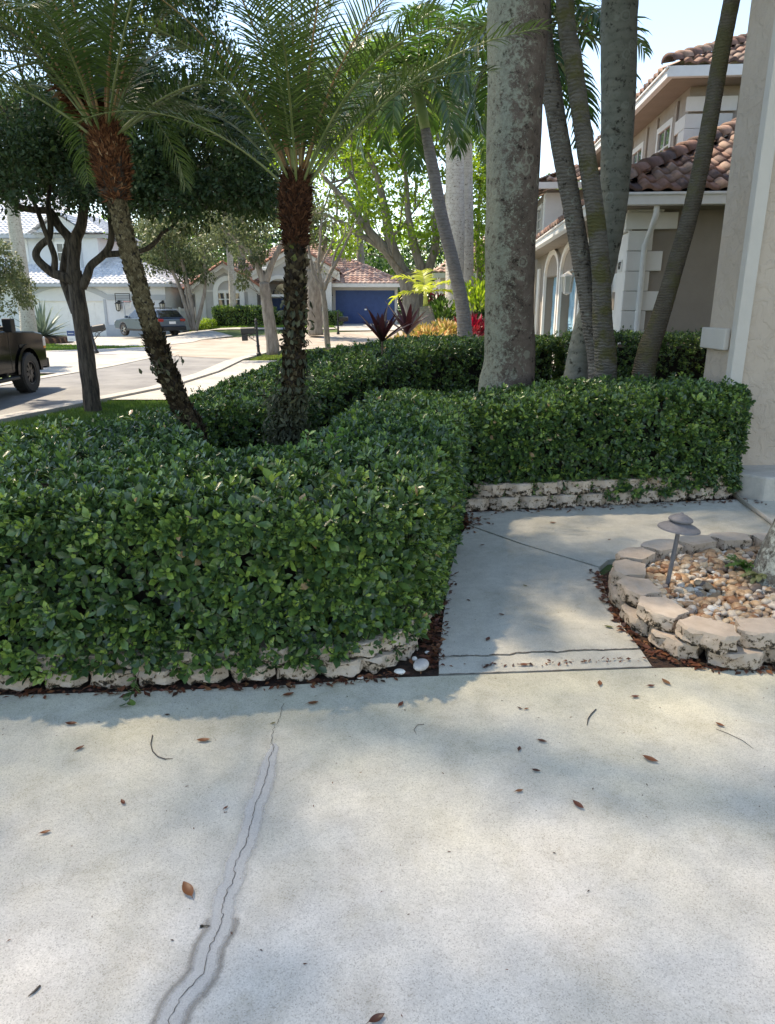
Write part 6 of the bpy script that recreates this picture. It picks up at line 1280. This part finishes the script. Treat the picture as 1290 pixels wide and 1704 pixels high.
# unseen tree added off-frame, its leaf density shaped to shade the driveway softly
st = thing('added_shade_canopy', 'unseen canopy tree added left of the driveway to keep concrete and hedges in soft shade', 'tree', (-11.5, 9.5, -.3))
b = MB(); g_ = random.Random(9); ends = []; limb(b, [(0, 0, -.1), (.1, 0, 4.5), (.4, .1, 10), (1.1, .2, 16)], .48, .26, 14, 6, .06)
for k in range(10): a = 2*math.pi*k/10; twigs(b, Vector((1.1, .2, 15.6)), Vector((math.cos(a)+.5, math.sin(a), .5)), 4.6, .14, 2, g_, ends, .7, .1, 3, 7)
b.build('trunk', M['bark'], st, True, fixn=False)
C = []; g = np.random.default_rng(77)
for i in range(52):
    for j in range(52):
        x = -17.6+18.4*(i+g.uniform())/52; y = .6+17.4*(j+g.uniform())/52
        if ((x+8.4)/9.0)**2+((y-9.3)/8.5)**2 < 1: C.append((x, y, g.uniform(17.5, 20.5)))
crown('crown', st, C, g.uniform(.5, .9, len(C)), 34, .18, M['mid'], 78, .6, 0, .55, Vector(st.location))

# background wood
def wood(name, label, Y0, Y1, xs, ztop, m, n, L, seed, zlo=0):
    g = np.random.default_rng(seed); C, Rr = [], []
    for i in range(n):
        x = g.uniform(*xs); y = g.uniform(Y0, Y1); zt = ztop(x)*(.75+.35*noise.noise(Vector((x*.12, seed, 0)))+.15*g.uniform()); z = zlo+(zt-zlo)*g.uniform(.05, 1)**.8; C.append((x, y, z)); Rr.append(g.uniform(.9, 2.0))
    o = crown(name, None, C, np.array(Rr), 85, L, m, seed, .8); return tag(o, label, 'trees', kind='stuff')
wood('far_woodland', 'dark green mass of far trees behind the houses', 66, 82, (-62, 62), lambda x: 9.5, M['deep'], 620, .50, 91, -2)
wood('far_woodland', 'sunlit yellow-green tree mass behind the houses', 84, 98, (-75, 75), lambda x: 13.5, M['bright'], 330, .62, 92, 4)
wood('far_woodland', 'green shrubs and low trees behind the grey house and right of its blue garage', 56, 63, (-32, 40), lambda x: 6.6, M['mid'], 330, .36, 93, 0)
wood('side_woodland', 'trees seen between the thick royal palm and the beige house', 36, 46, (7.5, 18), lambda x: 9, M['bright'], 150, .28, 94, 0)
wood('side_woodland', 'dense green trees behind the white house on the left', 54, 60, (-45, -14), lambda x: 9, M['deep'], 220, .36, 95, 2)
tree('tall green tree rising behind the upright feather palm', at(600, 540, 52), [([(600, 540), (600, 440), (596, 300)], .4, .15)], cl([(540, 130), (590, 55), (640, 90), (660, 180), (650, 330), (560, 340), (520, 240)], 60, 52, 3, 97), 1.5, 70, .34, M['bright'], M['bark2'], 98, Y=52, name='tall_tree')
tree('tall dark tree behind the road, right of the shade tree crown', at(400, 540, 50), [([(400, 540), (402, 440), (400, 300)], .4, .15)], cl([(335, 240), (380, 130), (430, 110), (470, 200), (480, 340), (400, 380), (340, 340)], 60, 50, 3, 99), 1.4, 80, .34, M['mid'], M['bark2'], 100, Y=50, name='tall_tree')

tree('bright green tree filling the gap between pale royal palms and thick royal palm', at(800, 520, 31), [([(800, 525), (798, 470), (795, 400), (800, 300)], .16, .05), ([(798, 470), (806, 420), (812, 360)], .08, .03)], cl([(780, 200), (815, 190), (822, 480), (784, 470)], 34, 31, 1.2, 131), .6, 90, .18, M['bright'], M['bark2'], 132, 'slender_tree', Y=31)
# ---------------------------------------------------------------- shrubs and garden plants
def boxhedge(label, px0, px1, ytop, ybot, Y, depth, seed, m='hedge', L=.09, n=3800, group=None):
    a = at(px0, ybot, Y); c = at(px1, ytop, Y); g = np.random.default_rng(seed); w_, h_ = c.x-a.x, c.z-a.z; z0 = a.z-.15
    fs = g.uniform(0, 1, n); pos = np.zeros((n, 3)); nr = np.zeros((n, 3))
    A = [w_*h_, w_*depth, depth*h_, depth*h_]; ch = g.choice(4, n, p=np.array(A)/sum(A)); u, v = g.uniform(0, 1, n), g.uniform(0, 1, n)
    for k, (P, Nn) in enumerate(((lambda u, v: (u*w_, 0*u, v*h_), (0, -1, .2)), (lambda u, v: (u*w_, v*depth, h_+0*u), (0, 0, 1)), (lambda u, v: (0*u, u*depth, v*h_), (-1, 0, .2)), (lambda u, v: (w_+0*u, u*depth, v*h_), (1, 0, .2)))):
        s = ch == k; pos[s] = np.column_stack(P(u[s], v[s])); nr[s] = Nn
    pos += np.array([a.x, Y, a.z]); pos += g.normal(0, .05, (n, 3)); T = unit(nr*.6+g.normal(0, .6, (n, 3))+np.array([0, 0, .3]))
    o = leafmesh('trimmed_hedge', pos, T, nr+g.normal(0, .4, (n, 3)), L*g.uniform(.7, 1.3, n), L*.55, np.clip(g.normal(.5, .2, n), 0, .95), M[m], None); tag(o, label, 'hedge', group)
    b = MB(); b.b2(a.x+.06, c.x-.06, Y+.06, Y+depth, z0, c.z-.08); b.build('branches', M['hedge_core'], o); return o
boxhedge('tall square-cut hedge under the arched window of the grey house', 357, 452, 513, 546, 43.6, 1.3, 1, 'hedge', .13, 5200)
boxhedge('low long hedge running from the blue entrance to the garage of the grey house', 440, 566, 522, 546, 44.2, 1.0, 2, 'hedge', .13, 4600)
bb = thing('round_bush', 'small rounded light green bush left of the tall square-cut hedge', 'bush', tuple(at(342, 547, 43)))
crown('foliage', bb, [at(x, y, 43+d) for x, y, d in ((332, 540, 0), (342, 537, .2), (352, 538, 0), (338, 541, -.2), (350, 542, -.2), (328, 543, .1))], .34, 330, .10, M['bright'], 63, .8, 0, .5, Vector(bb.location))
def blades(name, label, cat, base, n, L, w, m, seed, spread=.6, stem=None, parent_m=None, bend=.3, wide=False, el=(.3, 1.4), tone=(.5, .2)):
    g = np.random.default_rng(seed); V, F, rn, o_ = [], [], [], 0; S = 6
    for i in range(n):
        az = i*2.4+g.uniform(-.3, .3); e = el[1]+(el[0]-el[1])*((i+.5)/n)**.9; d = np.array([math.cos(az)*math.cos(e), math.sin(az)*math.cos(e), math.sin(e)]); s = np.cross(d, [0, 0, 1]); s /= np.linalg.norm(s)+1e-9; l = L*g.uniform(.8, 1.1); p = np.array([0, 0, stem or 0.])*1.0+d*.02; up = np.cross(s, d); tn = np.clip(g.normal(*tone), 0, 1)
        for k in range(S+1):
            t = k/S; ww = w*(math.sin(math.pi*min(.98, t*.86+.12))**.8 if wide else (1-t)**.6*(.75+.5*min(1, t*4)) )*.5; V += [p-s*ww+up*ww*.5, p-0*s, p+s*ww+up*ww*.5]; rn += [tn]*3; d = unit((d+np.array([0, 0, -bend/S]))[None])[0]; p = p+d*l/S
        for k in range(S):
            for j in (0, 1): a = o_+3*k+j; F.append((a, a+1, a+4, a+3))
        o_ += 3*(S+1)
    o = npmesh(name, np.array(V), np.array(F), m, None, np.array(rn), True); o.location = base; tag(o, label, cat)
    if stem: b = MB(); b.tube([(0, 0, -.5), (0.01, 0, stem*.5), (0, 0, stem+.03)], [.018, .015, .012], 7); b.build('stem', M['twig'], o)
    return o
M['ti'] = leafmat('maroon_leaf', [(0, (.018, .008, .010)), (.6, (.06, .018, .022)), (1, (.16, .07, .05))], .35, .25)
M['red'] = leafmat('crimson_leaf', [(0, (.06, .006, .012)), (.6, (.20, .012, .03)), (1, (.38, .05, .06))], .4, .35)
M['agave'] = leafmat('agave_leaf', [(0, (.10, .15, .12)), (1, (.20, .26, .20))], .5, .1)
M['croton'] = leafmat('yellow_pink_leaf', [(0, (.16, .17, .04)), (.5, (.42, .33, .10)), (.8, (.50, .26, .14)), (1, (.55, .50, .25))], .5, .3)
p = at(636, 640, 9.0); blades('maroon_plant', 'nearer maroon-leaved plant standing up from the middle hedge', 'plant', (p.x, p.y, .55), 17, .43, .075, M['ti'], 5, stem=.55, wide=True, bend=.15, el=(.55, 1.45))
p = at(678, 600, 12.4); blades('maroon_plant', 'farther maroon-leaved plant with open spread leaves behind the middle hedge', 'plant', (p.x, p.y, .35), 12, .62, .10, M['ti'], 6, stem=.7, wide=True, bend=.2, el=(.5, 1.4))
p = at(690, 600, 12.2); blades('agave', 'spiky blue-grey agave in the bed in front of the white garage', 'agave', tuple(at(72, 562, 36)), 52, 1.75, .17, M['agave'], 7, bend=.25, el=(.1, 1.5))
b = MB(); p = at(72, 564, 36.3); b.lathe([(1.5, -.5), (1.35, .05), (.8, .14), (0, .18)], (p.x, p.y, p.z), 18); tag(b.build('mulch_mound', M['soil'], None, True), 'dark mulch mound under the spiky agave', 'mound')
def bush(name, label, px, py, Y, rx, rz, n, L, w, m, seed):
    g = np.random.default_rng(seed); p = at(px, py, Y); k = n; d = rdir_(g, k); d[:, 2] = abs(d[:, 2]); pos = d*np.array([rx, rx*.8, rz])*g.uniform(.5, 1, (k, 1)); o = leafmesh(name, pos, unit(d+g.normal(0, .35, (k, 3))+np.array([0, 0, .4])), g.normal(size=(k, 3)), L*g.uniform(.7, 1.3, k), w, g.uniform(0, 1, k), m, None, LEAF_A); o.location = p; tag(o, label, 'bush')
bush('red_bush', 'deep red spiky-leaved bush between the curved grey palm and the thick royal palm', 783, 562, 18, .55, .42, 500, .22, .045, M['red'], 1)
bush('red_bush', 'small distant red bush left of the cream house corner', 727, 513, 30, .5, .6, 160, .25, .05, M['red'], 2)
bush('yellow_bush', 'yellow and pink variegated bush right of the farther maroon plant', 708, 570, 17, .55, .35, 500, .16, .05, M['croton'], 3)
bush('yellow_bush', 'yellow-leaved bush beside the large pale rock', 740, 562, 17.5, .45, .35, 420, .16, .05, M['croton'], 4)
bush('yellow_bush', 'low pinkish yellow bush below the small yellow-green palm', 672, 580, 15, .45, .22, 300, .14, .04, M['croton'], 5)
bush('green_bush', 'leafy green bush between pale palm trunks and thick royal palm', 795, 520, 22, .7, .9, 600, .2, .07, M['bright'], 6)
bush('green_bush', 'leafy green shrub at the foot of the thicker pale royal palm', 735, 548, 23, .5, .9, 420, .2, .07, M['mid'], 7)
bush('green_bush', 'dark green shrubs in front of the cream house wall', 760, 530, 28, 1.2, .9, 600, .25, .09, M['mid'], 8)
bm = bmesh.new(); bmesh.ops.create_icosphere(bm, subdivisions=3, radius=.32)
for v in bm.verts: v.co += noise.noise_vector(v.co*4)*.09; v.co.z *= .5; v.co.x *= 1.6
me = bpy.data.meshes.new('pale_rock'); bm.to_mesh(me); bm.free(); me.materials.append(mat('limestone', (.42, .36, .27), (.58, .52, .42), 8, .9, .4, 30)); o = bpy.data.objects.new('pale_rock', me); col.objects.link(o); o.location = at(740, 572, 15.5); tag(o, 'large pale rock beside the yellow-leaved bush', 'rock')
p = gp(1228, 945, .12)
t = thing('fern', 'small green fern growing against the lichen-spotted trunk in the river stones', 'fern', (p.x+.03, p.y-.02, .12))
M['fern'] = leafmat('fern_leaf', [(0, (.04, .11, .02)), (1, (.12, .25, .05))], .5, .3)
for i in range(11): frond(t, Vector((0, 0, 0)), 2.2+i*.36, .7+.25*(i % 3), .13, 1.3, .03, 16, .009, .2, M['fern'], 700+i, .1, .1, None, .0012, .5)
p = gp(1262, 965, .12)
t = thing('fern', 'wilted olive fern at the foot of the lichen-spotted trunk, nearer than the green fern', 'fern', (p.x, p.y, .12))
for i in range(10): frond(t, Vector((0, 0, .02)), 3.0+i*.3, .5+.2*(i % 3), .11, 1.6, .025, 14, .010, .3, leafmat('olive_fern_leaf', [(0, (.10, .12, .03)), (1, (.25, .26, .12))], .5, .3) if i == 0 else bpy.data.materials['olive_fern_leaf'], 730+i, .1, .1, None, .0012, .5)
# ---------------------------------------------------------------- vehicles
def paint(name, c, metal=.0, rough=.25):
    m, nt, ns, ls, b = newmat(name); b.inputs['Base Color'].default_value = (*c, 1); b.inputs['Metallic'].default_value = metal; b.inputs['Roughness'].default_value = rough; b.inputs['Coat Weight'].default_value = 1; b.inputs['Coat Roughness'].default_value = .04; return m
M['pblack'] = paint('black_car_paint', (.003, .003, .0036), 0, .08); _b = M['pblack'].node_tree.nodes['Principled BSDF']; _b.inputs['Coat Weight'].default_value = 0; _b.inputs['Specular IOR Level'].default_value = .13; M['pgrey'] = paint('grey_blue_car_paint', (.055, .085, .13), .35, .3)
M['cglass'] = mat('car_glass', (.015, .018, .02), None, rough=.03, spec=1); M['trimb'] = mat('black_plastic_trim', (.010, .010, .011), (.018, .018, .018), 30, .6); M['rim'] = mat('alloy_rim', (.32, .32, .33), None, rough=.3, metal=.9); M['rimd'] = mat('dark_alloy_rim', (.06, .06, .065), None, rough=.35, metal=.8)
M['chrome'] = mat('chrome', (.6, .6, .6), None, rough=.15, metal=1); M['redlens'] = mat('red_lens', (.30, .01, .01), None, rough=.15); M['whitelens'] = mat('clear_lens', (.55, .55, .55), None, rough=.1); M['amber'] = mat('amber_lens', (.6, .22, .02), None, rough=.2)
def wheel(parent, x, y, r_, w, rim_r, side, spokes, rimm, rot=0):
    """side=-1 right, +1 left; axle along y"""
    t = bpy.data.objects.new('wheel', None); col.objects.link(t); t.parent = parent; t.location = (x, y, r_); t.rotation_euler = (math.pi/2*(-side), 0, 0)   # local +z points outward
    b = MB(); b.lathe([(rim_r, -w/2), (r_*.93, -w/2), (r_, -w/2+.03), (r_, w/2-.03), (r_*.93, w/2), (rim_r+.01, w/2), (rim_r, w/2-.02)], n=40)
    for k in range(40):   # tread lugs
        th = 2*math.pi*k/40; b.box((math.cos(th)*r_*1.0, math.sin(th)*r_*1.0, (w/2-.05)*(1 if k % 2 else -1)*.8), (.02, .035, w*.35), th)
    b.build('tyre', M['black'], t, True, auto=35)
    b = MB(); b.lathe([(rim_r, -w/2), (rim_r, w/2-.015), (rim_r*.93, w/2-.02), (rim_r*.9, w/2-.06), (rim_r*.88, -w/2+.02)], n=36)
    for k in range(spokes):
        th = 2*math.pi*k/spokes+rot; c_, s_ = math.cos(th), math.sin(th); c2, s2 = math.cos(th+.17), math.sin(th+.17); c3, s3 = math.cos(th-.17), math.sin(th-.17); zo = w/2-.03
        b.ext([(c_*rim_r*.18-s_*.035, s_*rim_r*.18+c_*.035, zo), (c2*rim_r*.92, s2*rim_r*.92, zo-.015), (c3*rim_r*.92, s3*rim_r*.92, zo-.015), (c_*rim_r*.18+s_*.035, s_*rim_r*.18-c_*.035, zo)], (0, 0, -.03))
    b.lathe([(0, w/2-.015), (rim_r*.2, w/2-.02), (rim_r*.24, w/2-.05)], n=20); b.build('rim', rimm, t, True, auto=35)
    b = MB(); b.lathe([(0, -.02), (rim_r*.9, -.02)], n=24); b.build('wheel_shadow_disc', M['trimb'], t); return t  # black disc stands in for the shade behind the spokes
def arcpts(cx, cz, r_, a0, a1, n=10): return [(cx+r_*math.cos(a0+(a1-a0)*k/n), cz+r_*math.sin(a0+(a1-a0)*k/n)) for k in range(n+1)]
def side_extrude(b, prof, y0, y1, mi=0): return b.ext([(x, y0, z) for x, z in prof], (0, y1-y0, 0), mi)
fw = at(52, 655, 15.4); tr = thing('pickup_truck', 'black pickup truck parked on the street at the left edge, facing away', 'pickup', (fw.x-1.03, 15.5, H(fw.x, 15.5)+.005), R(93))
ar = .53
pr = [(.98, .50), (1.0, .95), (.96, 1.16), (.86, 1.24), (.5, 1.29), (-.62, 1.34), (-3.2, 1.34), (-3.25, 1.30), (-5.3, 1.30), (-5.35, .62), (-4.62, .58)]+arcpts(-4.05, .42, ar, .3, math.pi-.3)[::1]
pr = [(.98, .50), (1.0, .95), (.96, 1.16), (.86, 1.24), (.5, 1.29), (-.62, 1.34), (-3.2, 1.34), (-3.25, 1.30), (-5.3, 1.30), (-5.35, .62)]+arcpts(-4.05, .44, ar, math.pi-.15, .15)+[(-3.4, .48), (-.62, .48)]+arcpts(0, .44, ar, math.pi-.15, .15)+[(.6, .5)]
b = MB(); side_extrude(b, pr, -1.0, 1.0); b.build('body', M['pblack'], tr, bevel=.035, seg=3)
b = MB(); b.b2(-5.0, .8, -.86, .86, .42, .6); b.build('chassis', M['trimb'], tr)
b = MB(); gh_ = [(-.70, 1.335), (-1.30, 1.93), (-1.5, 1.97), (-2.9, 1.97), (-3.2, 1.335)]; b.ext([(x, -.93+(z-1.33)*.22, z) for x, z in gh_], (0, 0, 0)) if 0 else None
def loft(b, prof, y0, tum, zb):   # greenhouse with tumblehome
    n = len(prof); L_ = [(x, -(y0-(z-zb)*tum), z) for x, z in prof]; R__ = [(x, (y0-(z-zb)*tum), z) for x, z in prof]
    b.add(L_+R__, [tuple(range(n)), tuple(range(2*n-1, n-1, -1))]+[(i, n+i, n+(i+1) % n, (i+1) % n) for i in range(n)])
loft(b, gh_, .96, .28, 1.33); b.build('cab', M['pblack'], tr, bevel=.03)
b = MB()
for s in (-1, 1):
    for x0, x1, x0t, x1t in ((-.95, -1.82, -1.36, -1.82), (-1.95, -2.85, -1.95, -2.80)):
        yb, yt = (.968, .80); b.add([(x0, s*yb, 1.38), (x1, s*yb, 1.38), (x1t, s*(yt+.012), 1.88), (x0t, s*(yt+.012), 1.88)], [(0, 1, 2, 3)])
b.add([(-.73, -.88, 1.375), (-.73, .88, 1.375), (-1.28, .76, 1.915), (-1.28, -.76, 1.915)], [(0, 1, 2, 3)]); b.build('window_glass', M['cglass'], tr, fixn=False)
for s in (-1, 1):
    b = MB(); [side_extrude(b, [(math.cos(a0)*.62, .44+math.sin(a0)*.60), (math.cos(a1)*.62, .44+math.sin(a1)*.60), (math.cos(a1)*.52, .44+math.sin(a1)*.52), (math.cos(a0)*.52, .44+math.sin(a0)*.52)], s*.985, s*1.035) for a0, a1 in [(math.pi*k/14, math.pi*(k+1)/14) for k in range(14)]]; b.build('wheel_arch_flare', M['pblack'], tr, True, auto=40)
    b = MB(); b.b2(-3.2, -.75, s*1.03-.09, s*1.03+.09, .36, .42); [b.b2(x-.04, x+.04, s*.93-.06, s*.93+.06, .40, .52) for x in (-1, -2.9)]; b.build('running_board', M['trimb'], tr, bevel=.015)
    m_ = MB(); m_.box((-1.0, s*1.15, 1.46), (.14, .20, .26), .15*s); m_.tube([(-1.05, s*.95, 1.40), (-1.03, s*1.10, 1.42)], .035, 6); m_.build('mirror', M['trimb'], tr, bevel=.035)
    m_ = MB(); m_.box((-1.25, s*1.012, 1.20), (.18, .025, .03)); m_.build('door_handle', M['pblack'], tr, bevel=.008)
    m_ = MB(); m_.box((.93, s*.88, 1.05), (.16, .26, .22)); m_.build('headlight', M['whitelens'], tr, bevel=.03)
    m_ = MB(); m_.box((.93, s*.99, .93), (.14, .03, .06)); m_.build('side_marker', M['amber'], tr, bevel=.008)
    m_ = MB(); [m_.b2(x-.004, x+.004, s*1.0-.004, s*1.0+.004, .52, 1.33) for x in (-.78, -1.88, -2.9)]; m_.build('door_seam', M['trimb'], tr)
    for x in (0, -4.05): wheel(tr, x, s*.90, .43, .29, .245, s, 8, M['rimd'], .2)
b = MB(); b.b2(.96, 1.14, -.98, .98, .45, .68); b.build('front_bumper', M['trimb'], tr, bevel=.03)
b = MB(); b.b2(-.35, -.05, -1.012, -1.003, .98, 1.04); b.build('fender_badge', M['trimb'], tr, bevel=.003)
# estate car on the white house's driveway
sp = at(250, 562, 41.0)
su = thing('estate_car', 'grey-blue estate car parked on the driveway before the white garage, rear towards the street', 'car', (sp.x, 41.0, sp.z+.12), R(141)); su.scale = (.94, .94, .94)
pr = [(2.28, .40), (2.36, .62), (2.30, .80), (2.05, .92), (1.2, 1.02), (.95, 1.04), (-2.25, 1.08), (-2.38, 1.0), (-2.42, .62), (-2.36, .42)]+arcpts(-1.38, .36, .40, math.pi, 0)+[(-.9, .30), (.9, .30)]+arcpts(1.37, .36, .40, math.pi, 0)
b = MB(); side_extrude(b, pr, -.91, .91); b.build('body', M['pgrey'], su, bevel=.05, seg=3)
b = MB(); loft(b, [(1.0, 1.02), (.25, 1.50), (0, 1.56), (-1.7, 1.54), (-1.95, 1.49), (-2.36, 1.06)], .88, .34, 1.03); b.build('cabin', M['pgrey'], su, bevel=.03)
b = MB()
for s in (-1, 1):
    for q_ in (((.78, 1.08), (-.28, 1.08), (-.28, 1.47), (.22, 1.45)), ((-.36, 1.08), (-1.22, 1.08), (-1.22, 1.48), (-.36, 1.48)), ((-1.30, 1.08), (-2.12, 1.12), (-1.88, 1.45), (-1.30, 1.48))): b.add([(x, s*(.892-(z-1.03)*.34), z) for x, z in q_], [(0, 1, 2, 3)])
b.add([(.97, -.76, 1.07), (.97, .76, 1.07), (.30, .66, 1.48), (.30, -.66, 1.48)], [(0, 1, 2, 3)]); b.add([(-2.36, -.74, 1.12), (-2.36, .74, 1.12), (-1.99, .64, 1.48), (-1.99, -.64, 1.48)], [(0, 1, 2, 3)]); b.build('window_glass', M['cglass'], su, fixn=False)
for s in (-1, 1):
    for x in (1.37, -1.38): wheel(su, x, s*.80, .355, .22, .235, s, 5, M['rim'])
    b = MB(); b.box((-2.33, s*.74, .93), (.22, .34, .15)); b.build('tail_light', M['redlens'], su, bevel=.03)
    b = MB(); b.box((2.2, s*.72, .78), (.28, .34, .13)); b.build('headlight', M['whitelens'], su, bevel=.03)
    b = MB(); b.tube([(.1, s*.62, 1.60), (-1.6, s*.62, 1.60)], .025, 6); b.build('roof_rail', M['trimb'], su)
    b = MB(); b.box((.75, s*1.0, 1.10), (.12, .2, .14)); b.build('mirror', M['pgrey'], su, bevel=.03)
    b = MB(); b.b2(-1.0, 1.0, s*.915-.01, s*.915+.01, .30, .42); b.b2(-.2, -.04, s*.915-.008, s*.915+.012, .90, .93); b.build('sill', M['trimb'], su)
b = MB(); b.b2(-2.50, -2.36, -.90, .90, .34, .58); b.build('rear_bumper', M['trimb'], su, bevel=.03)
b = MB(); b.b2(-2.445, -2.425, -.22, .22, .72, .86); b.build('number_plate', M['white'], su)
b = MB(); b.tube([(-1.2, -.7, 1.62), (-1.2, .7, 1.62)], .02, 6); b.tube([(-.1, -.7, 1.62), (-.1, .7, 1.62)], .02, 6); b.build('roof_bars', M['rim'], su)
# ---------------------------------------------------------------- mailboxes, lamp post, hoop, yard sign
def mailbox(label, px, py, Y, side, m, lean=0.0, h=1.25, s=1.0, paper=True):
    p = at(px, py, Y); t = thing('mailbox', label, 'mailbox', (p.x, p.y, p.z-.05)); t.rotation_euler = (0, lean, 0); t.scale = (s, s, s)
    b = MB(); b.lathe([(.09, 0), (.09, .10), (.055, .14), (.055, .34), (.075, .36), (.05, .40), (.045, h-.1), (.065, h-.08), (.04, h-.02), (.055, h+.04), (.0, h+.12)], n=12); b.build('post', m, t, True, auto=40)
    n = 10; prof = [(-.09, 0), (.09, 0)]+[(.09*math.cos(math.pi*k/n), .13+.09*math.sin(math.pi*k/n)) for k in range(n+1)]
    x0, x1 = (side*.07, side*.58); z0 = h-.42
    b = MB(); b.ext([(x0, y, z0+z) for y, z in prof], (x1-x0, 0, 0)); b.build('box', m, t, bevel=.008)
    b = MB(); b.b2(min(0, side*.58), max(0, side*.58), -.03, .03, z0-.035, z0-.002)
    for k in range(10):
        a0, a1 = math.pi*2*k/10, math.pi*2*(k+1)/10; b.tube([(side*(.22+.09*math.cos(a0)), 0, z0-.13+.08*math.sin(a0)), (side*(.22+.09*math.cos(a1)), 0, z0-.13+.08*math.sin(a1))], .012, 5)
    b.tube([(side*.05, 0, z0-.30), (side*.15, 0, z0-.24), (side*.30, 0, z0-.10), (side*.5, 0, z0-.03)], .014, 5); b.build('bracket', m, t)
    if paper: b = MB(); b.b2(min(side*.36, side*.56), max(side*.36, side*.56), -.09, .09, z0-.26, z0-.04); b.build('paper_box', m, t, bevel=.006)
mailbox('black ornate mailbox on the grass verge behind the upright palm trunk', 431, 590, 26.6, -1, M['dark'], -.04)
mailbox('black mailbox on a leaning post behind the trunk of the dark-crowned shade tree', 161, 586, 28.0, 1, M['dark'], -.16, 1.25, 1, False)
mailbox('small dark mailbox beside the far end of the low hedge, before the blue garage', 563, 555, 37.5, 1, M['dark'], 0, 1.2, .9, False)
p = at(452, 560, 40); q_ = at(439, 450, 40)
lp2 = thing('street_lamp', 'thin dark street lamp pole with flat white head before the grey house entrance', 'street lamp', tuple(p))
v = q_-p; b = MB(); b.tube([(0, 0, -.2), tuple(v*.5), tuple(v)], [.08, .06, .045], 8); b.build('pole', M['dark'], lp2, True)
b = MB(); b.box((v.x-.05, 0, v.z+.08), (.75, .35, .16)); b.build('lamp_head', M['white'], lp2, bevel=.02)
p = at(211, 552, 43.6); hp = thing('basketball_hoop', 'basketball hoop with net on a thin pole before the white garage wall', 'hoop', tuple(p))
bt = at(211, 496, 43.6).z-p.z; b = MB(); b.tube([(0, 0, -.1), (0, 0, bt-.3)], .05, 8); b.build('pole', M['greyband'], hp)
b = MB(); w_ = .45
b.b2(-w_, w_, -.12, -.09, bt-.28, bt-.24); b.b2(-w_, w_, -.12, -.09, bt+.24, bt+.28); b.b2(-w_, -w_+.04, -.12, -.09, bt-.24, bt+.24); b.b2(w_-.04, w_, -.12, -.09, bt-.24, bt+.24)
for k in range(1, 5): b.b2(-w_, w_, -.115, -.095, bt-.24+.096*k, bt-.22+.096*k)
b.build('backboard', M['dark'], hp); b = MB()
hc = (.35, -.35, bt-.2)
for k in range(14): a0, a1 = 2*math.pi*k/14, 2*math.pi*(k+1)/14; b.tube([(hc[0]+.23*math.cos(a0), hc[1]+.23*math.sin(a0), hc[2]), (hc[0]+.23*math.cos(a1), hc[1]+.23*math.sin(a1), hc[2])], .012, 4)
b.build('rim', M['redlens'], hp); b = MB()
for k in range(14): a0 = 2*math.pi*k/14; b.tube([(hc[0]+.23*math.cos(a0), hc[1]+.23*math.sin(a0), hc[2]), (hc[0]+.12*math.cos(a0+.3), hc[1]+.12*math.sin(a0+.3), hc[2]-.42)], .009, 3)
b.build('net', M['white'], hp)
p = at(120, 570, 31); ys = thing('yard_sign', 'small blue and white yard sign on the lawn left of the leaning mailbox post', 'sign', tuple(p))
b = MB(); b.b2(-.17, .17, -.01, .01, .05, .50); b.build('board', M['white'], ys); b = MB(); b.b2(-.165, .165, -.014, -.0105, .28, .49); b.build('blue_field', M['navy'], ys); b = MB(); b.b2(-.12, .12, -.017, -.0145, .36, .40); b.b2(-.09, .09, -.0135, -.0105, .13, .16); b.build('lettering_line', M['greyband'], ys)
b = MB(); b.tube([(-.12, 0, -.1), (-.12, 0, .1)], .006, 4); b.tube([(.12, 0, -.1), (.12, 0, .1)], .006, 4); b.build('stake', M['dark'], ys)
